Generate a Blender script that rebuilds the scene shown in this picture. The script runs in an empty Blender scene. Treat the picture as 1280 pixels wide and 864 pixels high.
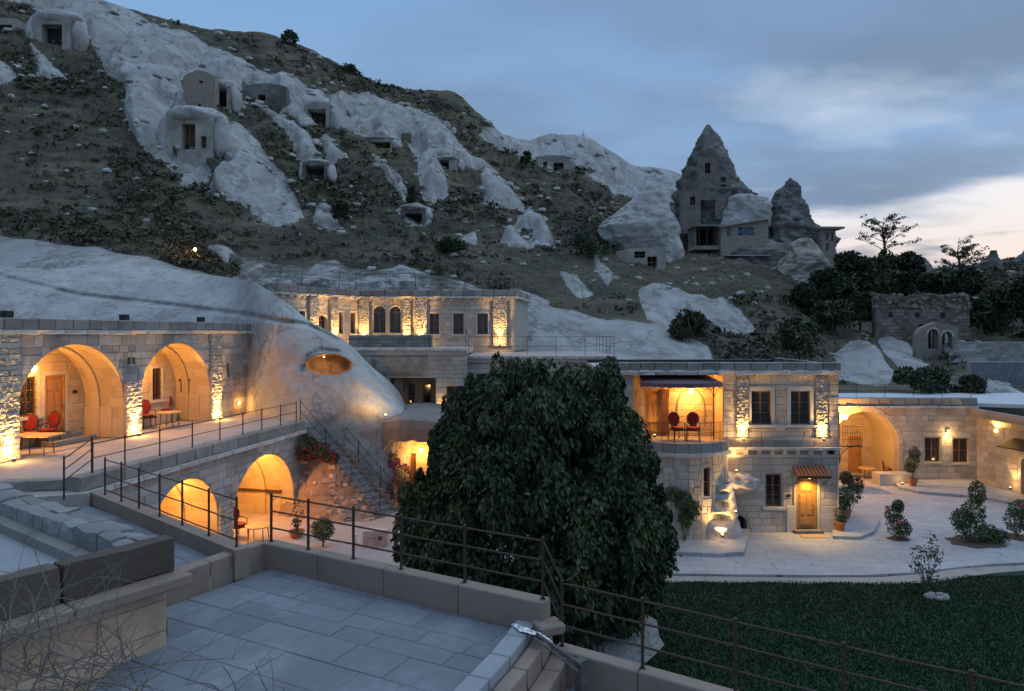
import bpy, math, random
import numpy as np
from mathutils import Vector, Matrix, noise
from mathutils.geometry import tessellate_polygon
random.seed(7); np.random.seed(7)
R = math.radians
sc = bpy.context.scene
COL = sc.collection
# ---------------------------------------------------------------- camera
F, HX, HY, EYE = 853.33, 640.0, 415.0, 8.15
cam = bpy.data.objects.new('camera', bpy.data.cameras.new('camera'))
COL.objects.link(cam)
cam.location = (0, 0, EYE); cam.rotation_euler = (R(90), 0, 0)
cam.data.lens = 24; cam.data.sensor_width = 36; cam.data.shift_y = -17 / 1280
cam.data.clip_start = 0.1; cam.data.clip_end = 6000
sc.camera = cam
# ---------------------------------------------------------------- colour management
sc.view_settings.view_transform = 'Standard'
sc.view_settings.look = 'None'
sc.view_settings.exposure = 0.38
sc.view_settings.gamma = 1.0
# ---------------------------------------------------------------- sky
world = bpy.data.worlds.new("World"); sc.world = world; world.use_nodes = True
NT = world.node_tree; NT.nodes.clear()
def wn(t, **kw):
    n = NT.nodes.new(t)
    for k, v in kw.items(): setattr(n, k, v)
    return n
def wmath(op, a, b=None, c=None):
    n = wn('ShaderNodeMath', operation=op)
    for i, v in enumerate((a, b, c)):
        if v is None: continue
        if isinstance(v, (int, float)): n.inputs[i].default_value = v
        else: NT.links.new(v, n.inputs[i])
    return n.outputs[0]
def wramp(fac, pts, interp='EASE'):
    n = wn('ShaderNodeValToRGB'); n.color_ramp.interpolation = interp
    e = n.color_ramp.elements
    while len(e) < len(pts): e.new(0.5)
    for el, (p, c) in zip(e, pts):
        el.position = p; el.color = (c, c, c, 1) if isinstance(c, (int, float)) else (*c, 1)
    NT.links.new(fac, n.inputs[0]); return n.outputs[0]
def wmix(fac, a, b):
    n = wn('ShaderNodeMix', data_type='RGBA')
    for s, v in ((n.inputs[0], fac), (n.inputs[6], a), (n.inputs[7], b)):
        if isinstance(v, (int, float)): s.default_value = v
        elif isinstance(v, tuple): s.default_value = (*v, 1)
        else: NT.links.new(v, s)
    return n.outputs[2]
SUN_AZ = 42.0                                   # the glow of the sunset, to the right of the view
tc = wn('ShaderNodeTexCoord'); sep = wn('ShaderNodeSeparateXYZ')
NT.links.new(tc.outputs['Generated'], sep.inputs[0])
sky = wn('ShaderNodeTexSky', sky_type='NISHITA'); sky.sun_disc = False
sky.sun_elevation = R(2.0); sky.sun_rotation = R(SUN_AZ); sky.altitude = 1100; sky.air_density = 1.0; sky.dust_density = 1.5; sky.ozone_density = 2.0
zc = wmath('MAXIMUM', sep.outputs[2], 0.0)
den = wmath('ADD', zc, 0.16)
cx = wmath('DIVIDE', sep.outputs[0], den); cy = wmath('DIVIDE', sep.outputs[1], den)
comb = wn('ShaderNodeCombineXYZ'); NT.links.new(cx, comb.inputs[0]); NT.links.new(cy, comb.inputs[1])
def wnoise(vec, scale, detail=5, rough=0.55, loc=(0, 0, 0), scl=(1, 1, 1)):
    mp = wn('ShaderNodeMapping'); mp.inputs[1].default_value = loc; mp.inputs[3].default_value = scl
    NT.links.new(vec, mp.inputs[0])
    n = wn('ShaderNodeTexNoise'); n.inputs['Scale'].default_value = scale; n.inputs['Detail'].default_value = detail
    n.inputs['Roughness'].default_value = rough; NT.links.new(mp.outputs[0], n.inputs[0]); return n.outputs[0]
n1 = wnoise(comb.outputs[0], 0.62, 6, 0.50, (3.1, 7.7, 0), (1, 1.5, 1))
n2 = wnoise(comb.outputs[0], 1.15, 5, 0.48, (5.25, 2.35, 0), (1.1, 1.7, 1))
vm = wn('ShaderNodeVectorMath', operation='DOT_PRODUCT'); NT.links.new(tc.outputs['Generated'], vm.inputs[0])
vm.inputs[1].default_value = (math.sin(R(SUN_AZ)) * math.cos(R(3)), math.cos(R(SUN_AZ)) * math.cos(R(3)), math.sin(R(3)))
dotg = vm.outputs['Value']
base = wmix(wramp(zc, [(0.0, 0.0), (0.45, 1.0)], 'LINEAR'), (0.150, 0.232, 0.340), (0.092, 0.163, 0.280))
deck = wmix(wramp(n1, [(0.38, 0.0), (0.66, 1.0)]), base, (0.078, 0.115, 0.178))
warmth = wramp(dotg, [(0.62, 0.0), (0.90, 1.0)])
thin = wmath('MULTIPLY', wramp(n2, [(0.54, 0.0), (0.66, 0.35), (0.80, 1.0)]), warmth)
deck = wmix(thin, deck, (0.265, 0.305, 0.36))
edge = wmath('ADD', zc, wmath('MULTIPLY', wmath('SUBTRACT', n1, 0.5), 0.16))
edge = wmath('ADD', edge, wmath('MULTIPLY', wmath('SUBTRACT', n2, 0.5), 0.10))
strip = wramp(edge, [(0.150, 1.0), (0.190, 0.0)])
glowfac = wmath('MULTIPLY', strip, wramp(dotg, [(0.875, 0.0), (0.955, 1.0)]))
glowcol = wmix(wramp(zc, [(0.06, 0.0), (0.17, 1.0)]), (0.35, 0.30, 0.285), (0.365, 0.360, 0.370))
skyc = wmix(glowfac, deck, glowcol)
n3 = wnoise(tc.outputs['Generated'], 4.2, 5, 0.5, (2.2, 0.3, 1.0), (1, 1, 5.5))
bank = wmath('MULTIPLY', wramp(n3, [(0.44, 0.0), (0.53, 1.0)]), wramp(zc, [(0.095, 1.0), (0.150, 0.0)]))
skyc = wmix(wmath('MULTIPLY', bank, 0.9), skyc, (0.115, 0.135, 0.175))
nsc = wn('ShaderNodeVectorMath', operation='SCALE'); NT.links.new(sky.outputs[0], nsc.inputs[0]); nsc.inputs['Scale'].default_value = 0.05
final = wmix(0.90, nsc.outputs[0], skyc)
bg = wn('ShaderNodeBackground'); bg.inputs[1].default_value = 2.0
NT.links.new(final, bg.inputs[0])
wo = wn('ShaderNodeOutputWorld'); NT.links.new(bg.outputs[0], wo.inputs[0])
# ---------------------------------------------------------------- soft fill lamp added high up to brighten the dusk scene
sl = bpy.data.lights.new('dusk_fill', 'SUN'); sl.energy = 1.15; sl.angle = R(120); sl.color = (0.66, 0.83, 1.0)
so = bpy.data.objects.new('dusk_fill', sl); COL.objects.link(so)
so.rotation_euler = (R(90 - 58), 0, R(180 - SUN_AZ)); so.location = (60, 60, 60)

# ================================================================ helpers
def P(px, py, Y):
    return Vector(((px - HX) / F * Y, Y, EYE + (HY - py) / F * Y))
def G(px, py, z):
    Y = (EYE - z) * F / (py - HY)
    return Vector(((px - HX) / F * Y, Y, z))
def tag(o, label=None, cat=None, group=None, kind=None):
    if label: o['label'] = label
    if cat: o['category'] = cat
    if group: o['group'] = group
    if kind: o['kind'] = kind
    return o
ORG = {}
def org(o): return ORG.get(o.name, Vector((0, 0, 0))) if o is not None else Vector((0, 0, 0))
def root(name, loc, label, cat, group=None):
    o = bpy.data.objects.new(name, None); COL.objects.link(o)
    o.location = loc; o.empty_display_size = 0.2
    ORG[o.name] = Vector(loc)
    return tag(o, label, cat, group)
def link(name, me, mat, parent=None, loc=None):
    """loc is a world point; the mesh is relative to it"""
    o = bpy.data.objects.new(name, me)
    if mat is not None and len(me.materials) == 0: me.materials.append(mat)
    COL.objects.link(o)
    loc = Vector(loc) if loc is not None else (org(parent) if parent else Vector((0, 0, 0)))
    if parent is not None:
        o.parent = parent; o.location = loc - org(parent)
    else: o.location = loc
    ORG[o.name] = loc
    return o
def dup_tree(o, parent=None, delta=Vector((0, 0, 0)), label=None, rot=None):
    c = o.copy(); COL.objects.link(c); c.parent = parent
    if parent is None:
        c.location = o.location + delta
        if label: c['label'] = label
    for ch in list(o.children): dup_tree(ch, c)
    return c
class MB:
    def __init__(s): s.v = []; s.f = []
    def add(s, vs, fs):
        n = len(s.v); s.v += [tuple(v) for v in vs]; s.f += [tuple(i + n for i in f) for f in fs]; return s
    def box(s, c, size, rz=0.0, taper=1.0):
        cx, cy, cz = c; a, b, h = size[0] / 2, size[1] / 2, size[2] / 2
        ca, sa = math.cos(rz), math.sin(rz); vs = []
        for z, t in ((-h, 1), (h, taper)):
            for x, y in ((-a, -b), (a, -b), (a, b), (-a, b)):
                x *= t; y *= t
                vs.append((cx + x * ca - y * sa, cy + x * sa + y * ca, cz + z))
        return s.add(vs, [(0, 3, 2, 1), (4, 5, 6, 7), (0, 1, 5, 4), (1, 2, 6, 5), (2, 3, 7, 6), (3, 0, 4, 7)])
    def fbox(s, fr, u0, u1, v0, v1, w0, w1):
        vs = [fr(u, v, w) for w in (w0, w1) for (u, v) in ((u0, v0), (u1, v0), (u1, v1), (u0, v1))]
        return s.add(vs, [(0, 3, 2, 1), (4, 5, 6, 7), (0, 1, 5, 4), (1, 2, 6, 5), (2, 3, 7, 6), (3, 0, 4, 7)])
    def tube(s, pts, r, n=6, r2=None, cap=True):
        pts = [Vector(p) for p in pts]; m = len(pts); rings = []
        up = Vector((0, 0, 1)); vs = []
        for i, p in enumerate(pts):
            d = (pts[min(i + 1, m - 1)] - pts[max(i - 1, 0)])
            d = d.normalized() if d.length > 1e-9 else Vector((0, 0, 1))
            a = d.cross(up)
            if a.length < 0.05: a = d.cross(Vector((1, 0, 0)))
            a.normalize(); b = d.cross(a)
            rr = r if r2 is None else r + (r2 - r) * i / max(1, m - 1)
            for k in range(n):
                t = 2 * math.pi * k / n
                vs.append(p + a * (rr * math.cos(t)) + b * (rr * math.sin(t)))
        fs = [(i * n + k, i * n + (k + 1) % n, (i + 1) * n + (k + 1) % n, (i + 1) * n + k) for i in range(m - 1) for k in range(n)]
        if cap: fs += [tuple(range(n)), tuple(range((m - 1) * n, m * n))[::-1]]
        return s.add(vs, fs)
    def lathe(s, c, prof, n=12):
        c = Vector(c); vs = []; m = len(prof)
        for (r, z) in prof:
            for k in range(n):
                t = 2 * math.pi * k / n; vs.append(c + Vector((r * math.cos(t), r * math.sin(t), z)))
        fs = [(i * n + k, i * n + (k + 1) % n, (i + 1) * n + (k + 1) % n, (i + 1) * n + k) for i in range(m - 1) for k in range(n)]
        fs += [tuple(range(n))[::-1], tuple(range((m - 1) * n, m * n))]
        return s.add(vs, fs)
    def prism(s, poly, z0, z1):
        """poly: list of (x,y) counter-clockwise or not"""
        n = len(poly)
        vs = [(x, y, z0) for x, y in poly] + [(x, y, z1) for x, y in poly]
        tr = tessellate_polygon([[Vector((x, y, 0)) for x, y in poly]])
        fs = [tuple(t) for t in tr] + [tuple(i + n for i in t) for t in tr]
        fs += [(i, (i + 1) % n, (i + 1) % n + n, i + n) for i in range(n)]
        return s.add(vs, fs)
    def build(s, name, mat, parent=None, loc=None, smooth=False, label=None):
        L = Vector(loc) if loc is not None else (org(parent) if parent else Vector((0, 0, 0)))
        me = bpy.data.meshes.new(name)
        me.from_pydata([(x - L.x, y - L.y, z - L.z) for x, y, z in s.v], [], s.f)
        me.validate()
        if smooth: me.polygons.foreach_set('use_smooth', [True] * len(me.polygons))
        me.update()
        o = link(name, me, mat, parent, L)
        if label: o['label'] = label
        return o
class Frame:
    """a vertical plane: u to the right seen from outside, v up, w outwards"""
    def __init__(s, o, ang):
        s.o = Vector(o); s.a = ang; s.u = Vector((math.cos(ang), math.sin(ang), 0)); s.n = Vector((math.sin(ang), -math.cos(ang), 0))
    def __call__(s, u, v, w=0.0): return s.o + s.u * u + s.n * w + Vector((0, 0, v))
    def shift(s, u=0, v=0, w=0): return Frame(s(u, v, w), s.a)
def np_mesh(name, V, Fq, mat, parent=None, smooth=False, loc=(0, 0, 0), attrs=None):
    """V (n,3) float, Fq (m,k) int"""
    V = np.asarray(V, dtype=np.float32); Fq = np.asarray(Fq, dtype=np.int32); k = Fq.shape[1]
    me = bpy.data.meshes.new(name)
    me.vertices.add(len(V)); me.vertices.foreach_set('co', (V - np.array(loc, dtype=np.float32)).ravel())
    me.loops.add(Fq.size); me.loops.foreach_set('vertex_index', Fq.ravel())
    me.polygons.add(len(Fq)); me.polygons.foreach_set('loop_start', np.arange(0, Fq.size, k, dtype=np.int32))
    me.polygons.foreach_set('loop_total', np.full(len(Fq), k, dtype=np.int32))
    me.update(calc_edges=True)
    if smooth: me.polygons.foreach_set('use_smooth', np.ones(len(Fq), dtype=bool))
    for an, av in (attrs or {}).items():
        at = me.attributes.new(an, 'FLOAT', 'POINT'); at.data.foreach_set('value', np.asarray(av, dtype=np.float32).ravel())
    return link(name, me, mat, parent, Vector(loc))

# ================================================================ materials
def newmat(name):
    m = bpy.data.materials.new(name); m.use_nodes = True
    return m, m.node_tree, m.node_tree.nodes['Principled BSDF']
class NB:
    def __init__(s, nt): s.nt = nt
    def n(s, t, **kw):
        x = s.nt.nodes.new(t)
        for k, v in kw.items(): setattr(x, k, v)
        return x
    def l(s, a, b): s.nt.links.new(a, b)
    def noise(s, scale, detail=4, rough=0.55, vec=None, scl=None):
        n = s.n('ShaderNodeTexNoise'); n.inputs['Scale'].default_value = scale; n.inputs['Detail'].default_value = detail; n.inputs['Roughness'].default_value = rough
        if vec is None: vec = s.pos()
        if scl:
            mp = s.n('ShaderNodeMapping'); mp.inputs[3].default_value = scl; s.l(vec, mp.inputs[0]); vec = mp.outputs[0]
        s.l(vec, n.inputs[0]); return n.outputs[0]
    def pos(s): return s.n('ShaderNodeNewGeometry').outputs['Position']
    def ramp(s, fac, pts, interp='LINEAR'):
        n = s.n('ShaderNodeValToRGB'); n.color_ramp.interpolation = interp; e = n.color_ramp.elements
        while len(e) < len(pts): e.new(0.5)
        for el, (p, c) in zip(e, pts): el.position = p; el.color = (c, c, c, 1) if isinstance(c, (int, float)) else (*c, 1)
        s.l(fac, n.inputs[0]); return n.outputs[0]
    def mix(s, fac, a, b, mode='MIX'):
        n = s.n('ShaderNodeMix', data_type='RGBA', blend_type=mode)
        for q, v in ((n.inputs[0], fac), (n.inputs[6], a), (n.inputs[7], b)):
            if isinstance(v, (int, float)): q.default_value = v
            elif isinstance(v, tuple): q.default_value = (*v, 1)
            else: s.l(v, q)
        return n.outputs[2]
    def math(s, op, a, b=None):
        n = s.n('ShaderNodeMath', operation=op)
        for i, v in enumerate((a, b)):
            if v is None: continue
            if isinstance(v, (int, float)): n.inputs[i].default_value = v
            else: s.l(v, n.inputs[i])
        return n.outputs[0]
    def bump(s, h, strength=0.4, dist=0.02, normal=None):
        b = s.n('ShaderNodeBump'); b.inputs['Strength'].default_value = strength; b.inputs['Distance'].default_value = dist
        s.l(h, b.inputs['Height'])
        if normal is not None: s.l(normal, b.inputs['Normal'])
        return b.outputs[0]
def stone_mat(name, c1, c2, c3, rough=0.9, bump=0.35, dist=0.012, nsc=9.0, stain=(0.14, 0.12, 0.10), stainamt=0.45, vary=True):
    m, nt, b = newmat(name); q = NB(nt)
    r = q.math('FRACT', q.math('ADD', q.n('ShaderNodeObjectInfo').outputs['Random'], q.n('ShaderNodeNewGeometry').outputs['Random Per Island'])) if vary else q.noise(1.3, 3)
    col = q.ramp(r, [(0.0, c1), (0.5, c2), (1.0, c3)])
    big = q.noise(0.9, 5, 0.6)
    col = q.mix(q.ramp(big, [(0.48, 0.0), (0.72, stainamt)]), col, stain)
    fine = q.noise(nsc, 6, 0.65)
    col = q.mix(q.ramp(fine, [(0.3, 0.35), (0.7, 0.0)]), col, tuple(x * 0.6 for x in c2))
    q.l(col, b.inputs['Base Color']); b.inputs['Roughness'].default_value = rough
    q.l(q.bump(fine, bump, dist), b.inputs['Normal'])
    return m
M = {}
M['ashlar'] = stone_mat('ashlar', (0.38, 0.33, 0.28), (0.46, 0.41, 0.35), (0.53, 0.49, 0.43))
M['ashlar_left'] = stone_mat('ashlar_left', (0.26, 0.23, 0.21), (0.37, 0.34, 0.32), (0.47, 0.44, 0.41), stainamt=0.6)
M['interior'] = stone_mat('interior_stone', (0.44, 0.35, 0.22), (0.50, 0.40, 0.26), (0.55, 0.46, 0.32), stainamt=0.12, bump=0.2)
M['mortar'] = stone_mat('mortar', (0.36, 0.33, 0.29), (0.38, 0.35, 0.31), (0.42, 0.39, 0.35), vary=False)
M['rubble'] = stone_mat('rough_faced_stone', (0.36, 0.33, 0.28), (0.46, 0.42, 0.36), (0.56, 0.52, 0.45), bump=0.9, dist=0.05, nsc=14.0, stainamt=0.25)
M['trim'] = stone_mat('trim_stone', (0.48, 0.44, 0.39), (0.52, 0.48, 0.43), (0.57, 0.53, 0.48), stainamt=0.3)
M['coping'] = stone_mat('coping_stone', (0.20, 0.18, 0.165), (0.27, 0.245, 0.22), (0.33, 0.30, 0.27), stainamt=0.6, stain=(0.09, 0.08, 0.075))
M['slab'] = stone_mat('paving_slab', (0.155, 0.165, 0.185), (0.18, 0.19, 0.21), (0.21, 0.22, 0.24), stain=(0.31, 0.325, 0.35), stainamt=0.75, bump=0.25, dist=0.006, nsc=5)
M['cement'] = stone_mat('cement_roof', (0.26, 0.27, 0.285), (0.32, 0.33, 0.345), (0.42, 0.43, 0.44), stain=(0.25, 0.25, 0.25), stainamt=0.4, bump=0.3, dist=0.01, nsc=3, vary=False)
M['render'] = stone_mat('parapet_render', (0.25, 0.175, 0.135), (0.31, 0.225, 0.175), (0.37, 0.28, 0.22), stain=(0.20, 0.15, 0.12), stainamt=0.65, bump=0.3, nsc=6, vary=False)
M['paving'] = stone_mat('courtyard_stone', (0.47, 0.45, 0.43), (0.54, 0.52, 0.50), (0.60, 0.58, 0.56), stainamt=0.25, stain=(0.36, 0.34, 0.32), bump=0.2, nsc=4, vary=False)
M['terrace'] = stone_mat('terrace_screed', (0.38, 0.32, 0.28), (0.43, 0.37, 0.33), (0.50, 0.44, 0.40), stainamt=0.4, stain=(0.30, 0.27, 0.25), bump=0.2, nsc=4, vary=False)
M['roofwhite'] = stone_mat('white_roof_screed', (0.52, 0.53, 0.54), (0.58, 0.59, 0.60), (0.66, 0.67, 0.68), stainamt=0.3, stain=(0.4, 0.4, 0.4), vary=False)
M['bigstone'] = stone_mat('weathered_block', (0.070, 0.050, 0.040), (0.095, 0.068, 0.052), (0.13, 0.095, 0.075), stainamt=0.6, stain=(0.08, 0.065, 0.055), bump=0.7, dist=0.02, nsc=12)
M['pinkwall'] = stone_mat('pink_plaster_stone', (0.52, 0.33, 0.21), (0.60, 0.40, 0.27), (0.64, 0.46, 0.33), stainamt=0.5, stain=(0.30, 0.18, 0.13), bump=0.6, dist=0.015, nsc=6)
def tuff_mat():
    m, nt, b = newmat('white_tuff'); q = NB(nt)
    v1 = q.noise(0.35, 8, 0.6); v2 = q.noise(2.2, 6, 0.65); v3 = q.noise(1.0, 4, 0.6, scl=(1, 1, 0.25))
    col = q.ramp(v1, [(0.28, (0.30, 0.285, 0.265)), (0.5, (0.41, 0.395, 0.37)), (0.72, (0.54, 0.53, 0.51))])
    col = q.mix(q.ramp(v2, [(0.52, 0.0), (0.78, 0.6)]), col, (0.34, 0.32, 0.30))
    col = q.mix(q.ramp(v3, [(0.52, 0.0), (0.75, 0.45)]), col, (0.40, 0.36, 0.32))
    cr = q.math('ABSOLUTE', q.math('SUBTRACT', q.noise(0.45, 6, 0.62, scl=(1, 1, 0.6)), 0.5)); col = q.mix(q.ramp(cr, [(0.0, 0.65), (0.018, 0.0)]), col, (0.17, 0.155, 0.14))
    sp = q.noise(7.0, 3, 0.7); col = q.mix(q.ramp(sp, [(0.60, 0.0), (0.68, 0.55)]), col, (0.20, 0.19, 0.17))
    q.l(col, b.inputs['Base Color']); b.inputs['Roughness'].default_value = 0.95
    n1 = q.bump(v2, 0.7, 0.15); q.l(q.bump(q.noise(9, 5), 0.4, 0.03, n1), b.inputs['Normal']); return m
M['tuff'] = tuff_mat()
def darktuff_mat():
    m, nt, b = newmat('grey_tuff'); q = NB(nt)
    v1 = q.noise(0.25, 8, 0.65); v2 = q.noise(1.6, 7, 0.7)
    col = q.ramp(v1, [(0.3, (0.095, 0.09, 0.085)), (0.50, (0.18, 0.17, 0.16)), (0.66, (0.34, 0.31, 0.28))])
    col = q.mix(q.ramp(v2, [(0.5, 0.0), (0.75, 0.5)]), col, (0.08, 0.078, 0.075))
    q.l(col, b.inputs['Base Color']); b.inputs['Roughness'].default_value = 1.0
    q.l(q.bump(v2, 0.9, 0.6), b.inputs['Normal']); return m
M['darktuff'] = darktuff_mat()
def hill_mat():
    m, nt, b = newmat('hillside'); q = NB(nt)
    at = q.n('ShaderNodeAttribute'); at.attribute_name = 'rock'
    e = q.math('ADD', at.outputs['Fac'], q.math('ADD', q.math('MULTIPLY', q.math('SUBTRACT', q.noise(0.30, 8, 0.7), 0.5), 0.7), q.math('MULTIPLY', q.math('SUBTRACT', q.noise(2.2, 6, 0.7), 0.5), 0.35)))
    rock = q.ramp(e, [(0.44, 0.0), (0.56, 1.0)])
    g1 = q.noise(0.11, 8, 0.6); g2 = q.noise(0.9, 8, 0.72); g3 = q.noise(0.28, 5, 0.6, scl=(0.5, 0.5, 2.5))
    gr = q.ramp(g1, [(0.3, (0.062, 0.058, 0.036)), (0.5, (0.130, 0.108, 0.068)), (0.7, (0.205, 0.165, 0.105))])
    gr = q.mix(q.ramp(g2, [(0.50, 0.0), (0.66, 0.75)]), gr, (0.030, 0.034, 0.020))
    gr = q.mix(q.ramp(g3, [(0.50, 0.0), (0.68, 0.75)]), gr, (0.27, 0.215, 0.135))
    pt = q.noise(0.6, 9, 0.75)
    gr = q.mix(q.ramp(pt, [(0.62, 0.0), (0.68, 0.7)]), gr, (0.30, 0.27, 0.24))
    rk = q.ramp(q.noise(0.22, 8, 0.6), [(0.3, (0.34, 0.33, 0.31)), (0.55, (0.46, 0.45, 0.43)), (0.8, (0.57, 0.56, 0.54))])
    rk = q.mix(q.ramp(q.noise(1.4, 8, 0.7), [(0.5, 0.0), (0.75, 0.45)]), rk, (0.27, 0.25, 0.23))
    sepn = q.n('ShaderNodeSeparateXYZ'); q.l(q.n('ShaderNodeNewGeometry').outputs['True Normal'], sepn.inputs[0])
    rk = q.mix(q.ramp(q.math('ADD', sepn.outputs[2], q.math('MULTIPLY', q.math('SUBTRACT', q.noise(0.5, 5), 0.5), 0.35)), [(0.30, 0.75), (0.62, 0.0)]), rk, (0.29, 0.255, 0.215))  # steep rock browner as weathered, and darker: shade put into the colour
    str_ = q.noise(0.8, 5, 0.6, scl=(1, 0.35, 0.12)); rk = q.mix(q.ramp(str_, [(0.44, 0.0), (0.64, 0.65)]), rk, (0.26, 0.245, 0.225))
    rk = q.mix(q.ramp(q.noise(0.09, 5, 0.6), [(0.45, 0.0), (0.65, 0.45)]), rk, (0.33, 0.32, 0.30))
    cr = q.math('ABSOLUTE', q.math('SUBTRACT', q.noise(0.17, 7, 0.62, scl=(1, 1, 0.5)), 0.5)); rk = q.mix(q.ramp(cr, [(0.0, 0.7), (0.022, 0.0)]), rk, (0.15, 0.14, 0.125))
    col = q.mix(rock, gr, rk)
    q.l(col, b.inputs['Base Color']); b.inputs['Roughness'].default_value = 1.0
    hh = q.mix(rock, g2, q.math('MULTIPLY', q.noise(1.4, 8, 0.7), 0.35))
    q.l(q.bump(hh, 1.0, 1.0), b.inputs['Normal']); return m
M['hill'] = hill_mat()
def plain(name, c, rough=0.6, metal=0.0, nz=0.0, spec=None):
    m, nt, b = newmat(name); q = NB(nt)
    if nz:
        col = q.mix(q.ramp(q.noise(nz, 5, 0.6), [(0.3, 0.0), (0.7, 1.0)]), tuple(x * 0.65 for x in c), tuple(min(1, x * 1.25) for x in c)); q.l(col, b.inputs['Base Color'])
    else: b.inputs['Base Color'].default_value = (*c, 1)
    b.inputs['Roughness'].default_value = rough; b.inputs['Metallic'].default_value = metal
    return m
def emis(name, c, s):
    m, nt, b = newmat(name); b.inputs['Base Color'].default_value = (*c, 1)
    b.inputs['Emission Color'].default_value = (*c, 1); b.inputs['Emission Strength'].default_value = s; return m
M['iron'] = plain('rusty_iron', (0.075, 0.042, 0.032), 0.7, 0.3, 25)
M['black'] = plain('black_iron', (0.02, 0.02, 0.022), 0.5, 0.5)
M['red'] = plain('red_upholstery', (0.22, 0.013, 0.010), 0.85, 0, 30)
M['darkwood'] = plain('dark_wood', (0.055, 0.025, 0.015), 0.45, 0, 18)
M['tablewood'] = plain('light_table_wood', (0.55, 0.36, 0.17), 0.5, 0, 12)
M['glass'] = plain('dark_glass', (0.015, 0.018, 0.022), 0.08)
M['glass'].node_tree.nodes['Principled BSDF'].inputs['Specular IOR Level'].default_value = 0.7
M['curtain'] = plain('pale_curtain', (0.35, 0.31, 0.26), 0.9, 0, 9)
M['terracotta'] = plain('terracotta', (0.42, 0.15, 0.065), 0.8, 0, 14)
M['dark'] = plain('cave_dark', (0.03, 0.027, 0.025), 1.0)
M['plaster'] = plain('tan_plaster', (0.30, 0.25, 0.20), 0.95, 0, 3)
M['awning'] = plain('dark_purple_awning', (0.13, 0.075, 0.10), 0.8, 0, 5)
M['bluepaint'] = plain('blue_paint', (0.06, 0.16, 0.38), 0.6)
M['foil'] = plain('silver_foil', (0.75, 0.76, 0.78), 0.28, 0.85, 20)
M['twig'] = plain('dry_twig', (0.19, 0.155, 0.13), 0.9, 0, 20)
M['white'] = plain('white_paint', (0.7, 0.68, 0.66), 0.6)
M['pvc'] = plain('grey_fitting', (0.11, 0.10, 0.095), 0.75, 0, 8)
M['soil'] = plain('soil', (0.10, 0.07, 0.05), 1.0, 0, 12)
M['bulb'] = emis('warm_bulb', (1.0, 0.62, 0.22), 14.0)
M['bulbsoft'] = emis('warm_lens', (1.0, 0.60, 0.22), 7.0)
M['litcurtain'] = emis('lit_room_glass', (1.0, 0.42, 0.09), 0.5)
def wood_mat(name, c1, c2):
    m, nt, b = newmat(name); q = NB(nt)
    g = q.noise(6, 6, 0.6, scl=(4, 4, 0.35)); col = q.ramp(g, [(0.3, c1), (0.7, c2)])
    q.l(col, b.inputs['Base Color']); b.inputs['Roughness'].default_value = 0.5
    q.l(q.bump(g, 0.3, 0.005), b.inputs['Normal']); return m
M['door'] = wood_mat('door_wood', (0.26, 0.125, 0.04), (0.42, 0.22, 0.075))
M['window'] = wood_mat('window_wood', (0.10, 0.048, 0.022), (0.17, 0.08, 0.036))
def leaf_mat(name, c1, c2, c3, trans=0.15):
    m, nt, b = newmat(name); q = NB(nt)
    r = q.n('ShaderNodeNewGeometry').outputs['Random Per Island']
    col = q.ramp(r, [(0.0, c1), (0.55, c2), (1.0, c3)])
    col = q.mix(q.ramp(q.noise(1.1, 3), [(0.4, 0.0), (0.65, 0.5)]), col, c3)
    q.l(col, b.inputs['Base Color']); b.inputs['Roughness'].default_value = 0.62; b.inputs['Specular IOR Level'].default_value = 0.3
    return m
M['leaf'] = leaf_mat('tree_leaf', (0.014, 0.030, 0.012), (0.026, 0.046, 0.018), (0.060, 0.078, 0.030))
M['leaflight'] = leaf_mat('young_leaf', (0.030, 0.050, 0.018), (0.052, 0.074, 0.028), (0.10, 0.115, 0.045))
M['leafdark'] = leaf_mat('dark_leaf', (0.020, 0.034, 0.018), (0.032, 0.050, 0.025), (0.058, 0.074, 0.034))
M['leafmid'] = leaf_mat('shrub_leaf', (0.04, 0.07, 0.025), (0.06, 0.095, 0.035), (0.10, 0.12, 0.05))
M['tuft'] = leaf_mat('dry_bush', (0.022, 0.030, 0.016), (0.048, 0.046, 0.024), (0.095, 0.078, 0.042))
M['drygrass'] = leaf_mat('dry_grass', (0.070, 0.062, 0.038), (0.125, 0.104, 0.064), (0.21, 0.175, 0.11))
M['petalred'] = plain('red_petal', (0.45, 0.02, 0.03), 0.7)
M['petalpink'] = plain('pink_petal', (0.50, 0.06, 0.17), 0.7)
M['grass'] = leaf_mat('lawn_blade', (0.012, 0.036, 0.011), (0.017, 0.046, 0.014), (0.034, 0.066, 0.022))
M['lawn'] = plain('lawn_soil', (0.012, 0.038, 0.010), 1.0, 0, 0.8)
M['bark'] = plain('bark', (0.12, 0.09, 0.065), 0.95, 0, 10)
M['gravel'] = stone_mat('gravel_bed', (0.30, 0.29, 0.28), (0.42, 0.41, 0.40), (0.52, 0.51, 0.50), nsc=40)
M['earth'] = plain('bare_earth', (0.22, 0.18, 0.14), 1.0, 0, 2)
M['rubblegrey'] = stone_mat('lichen_rubble', (0.20, 0.20, 0.19), (0.29, 0.285, 0.27), (0.38, 0.37, 0.35), stain=(0.12, 0.12, 0.10), stainamt=0.6, bump=1.0, dist=0.04, nsc=9)
M['tuffshade'] = plain('carved_tuff_face', (0.36, 0.32, 0.275), 1.0, 0, 0.9)
M['darkplaster'] = plain('carved_rock_bay', (0.19, 0.165, 0.15), 1.0, 0, 1.5)
M['ruin'] = stone_mat('reddish_ruin_stone', (0.14, 0.10, 0.08), (0.22, 0.16, 0.13), (0.32, 0.27, 0.23), stainamt=0.7, stain=(0.06, 0.05, 0.045))
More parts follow.
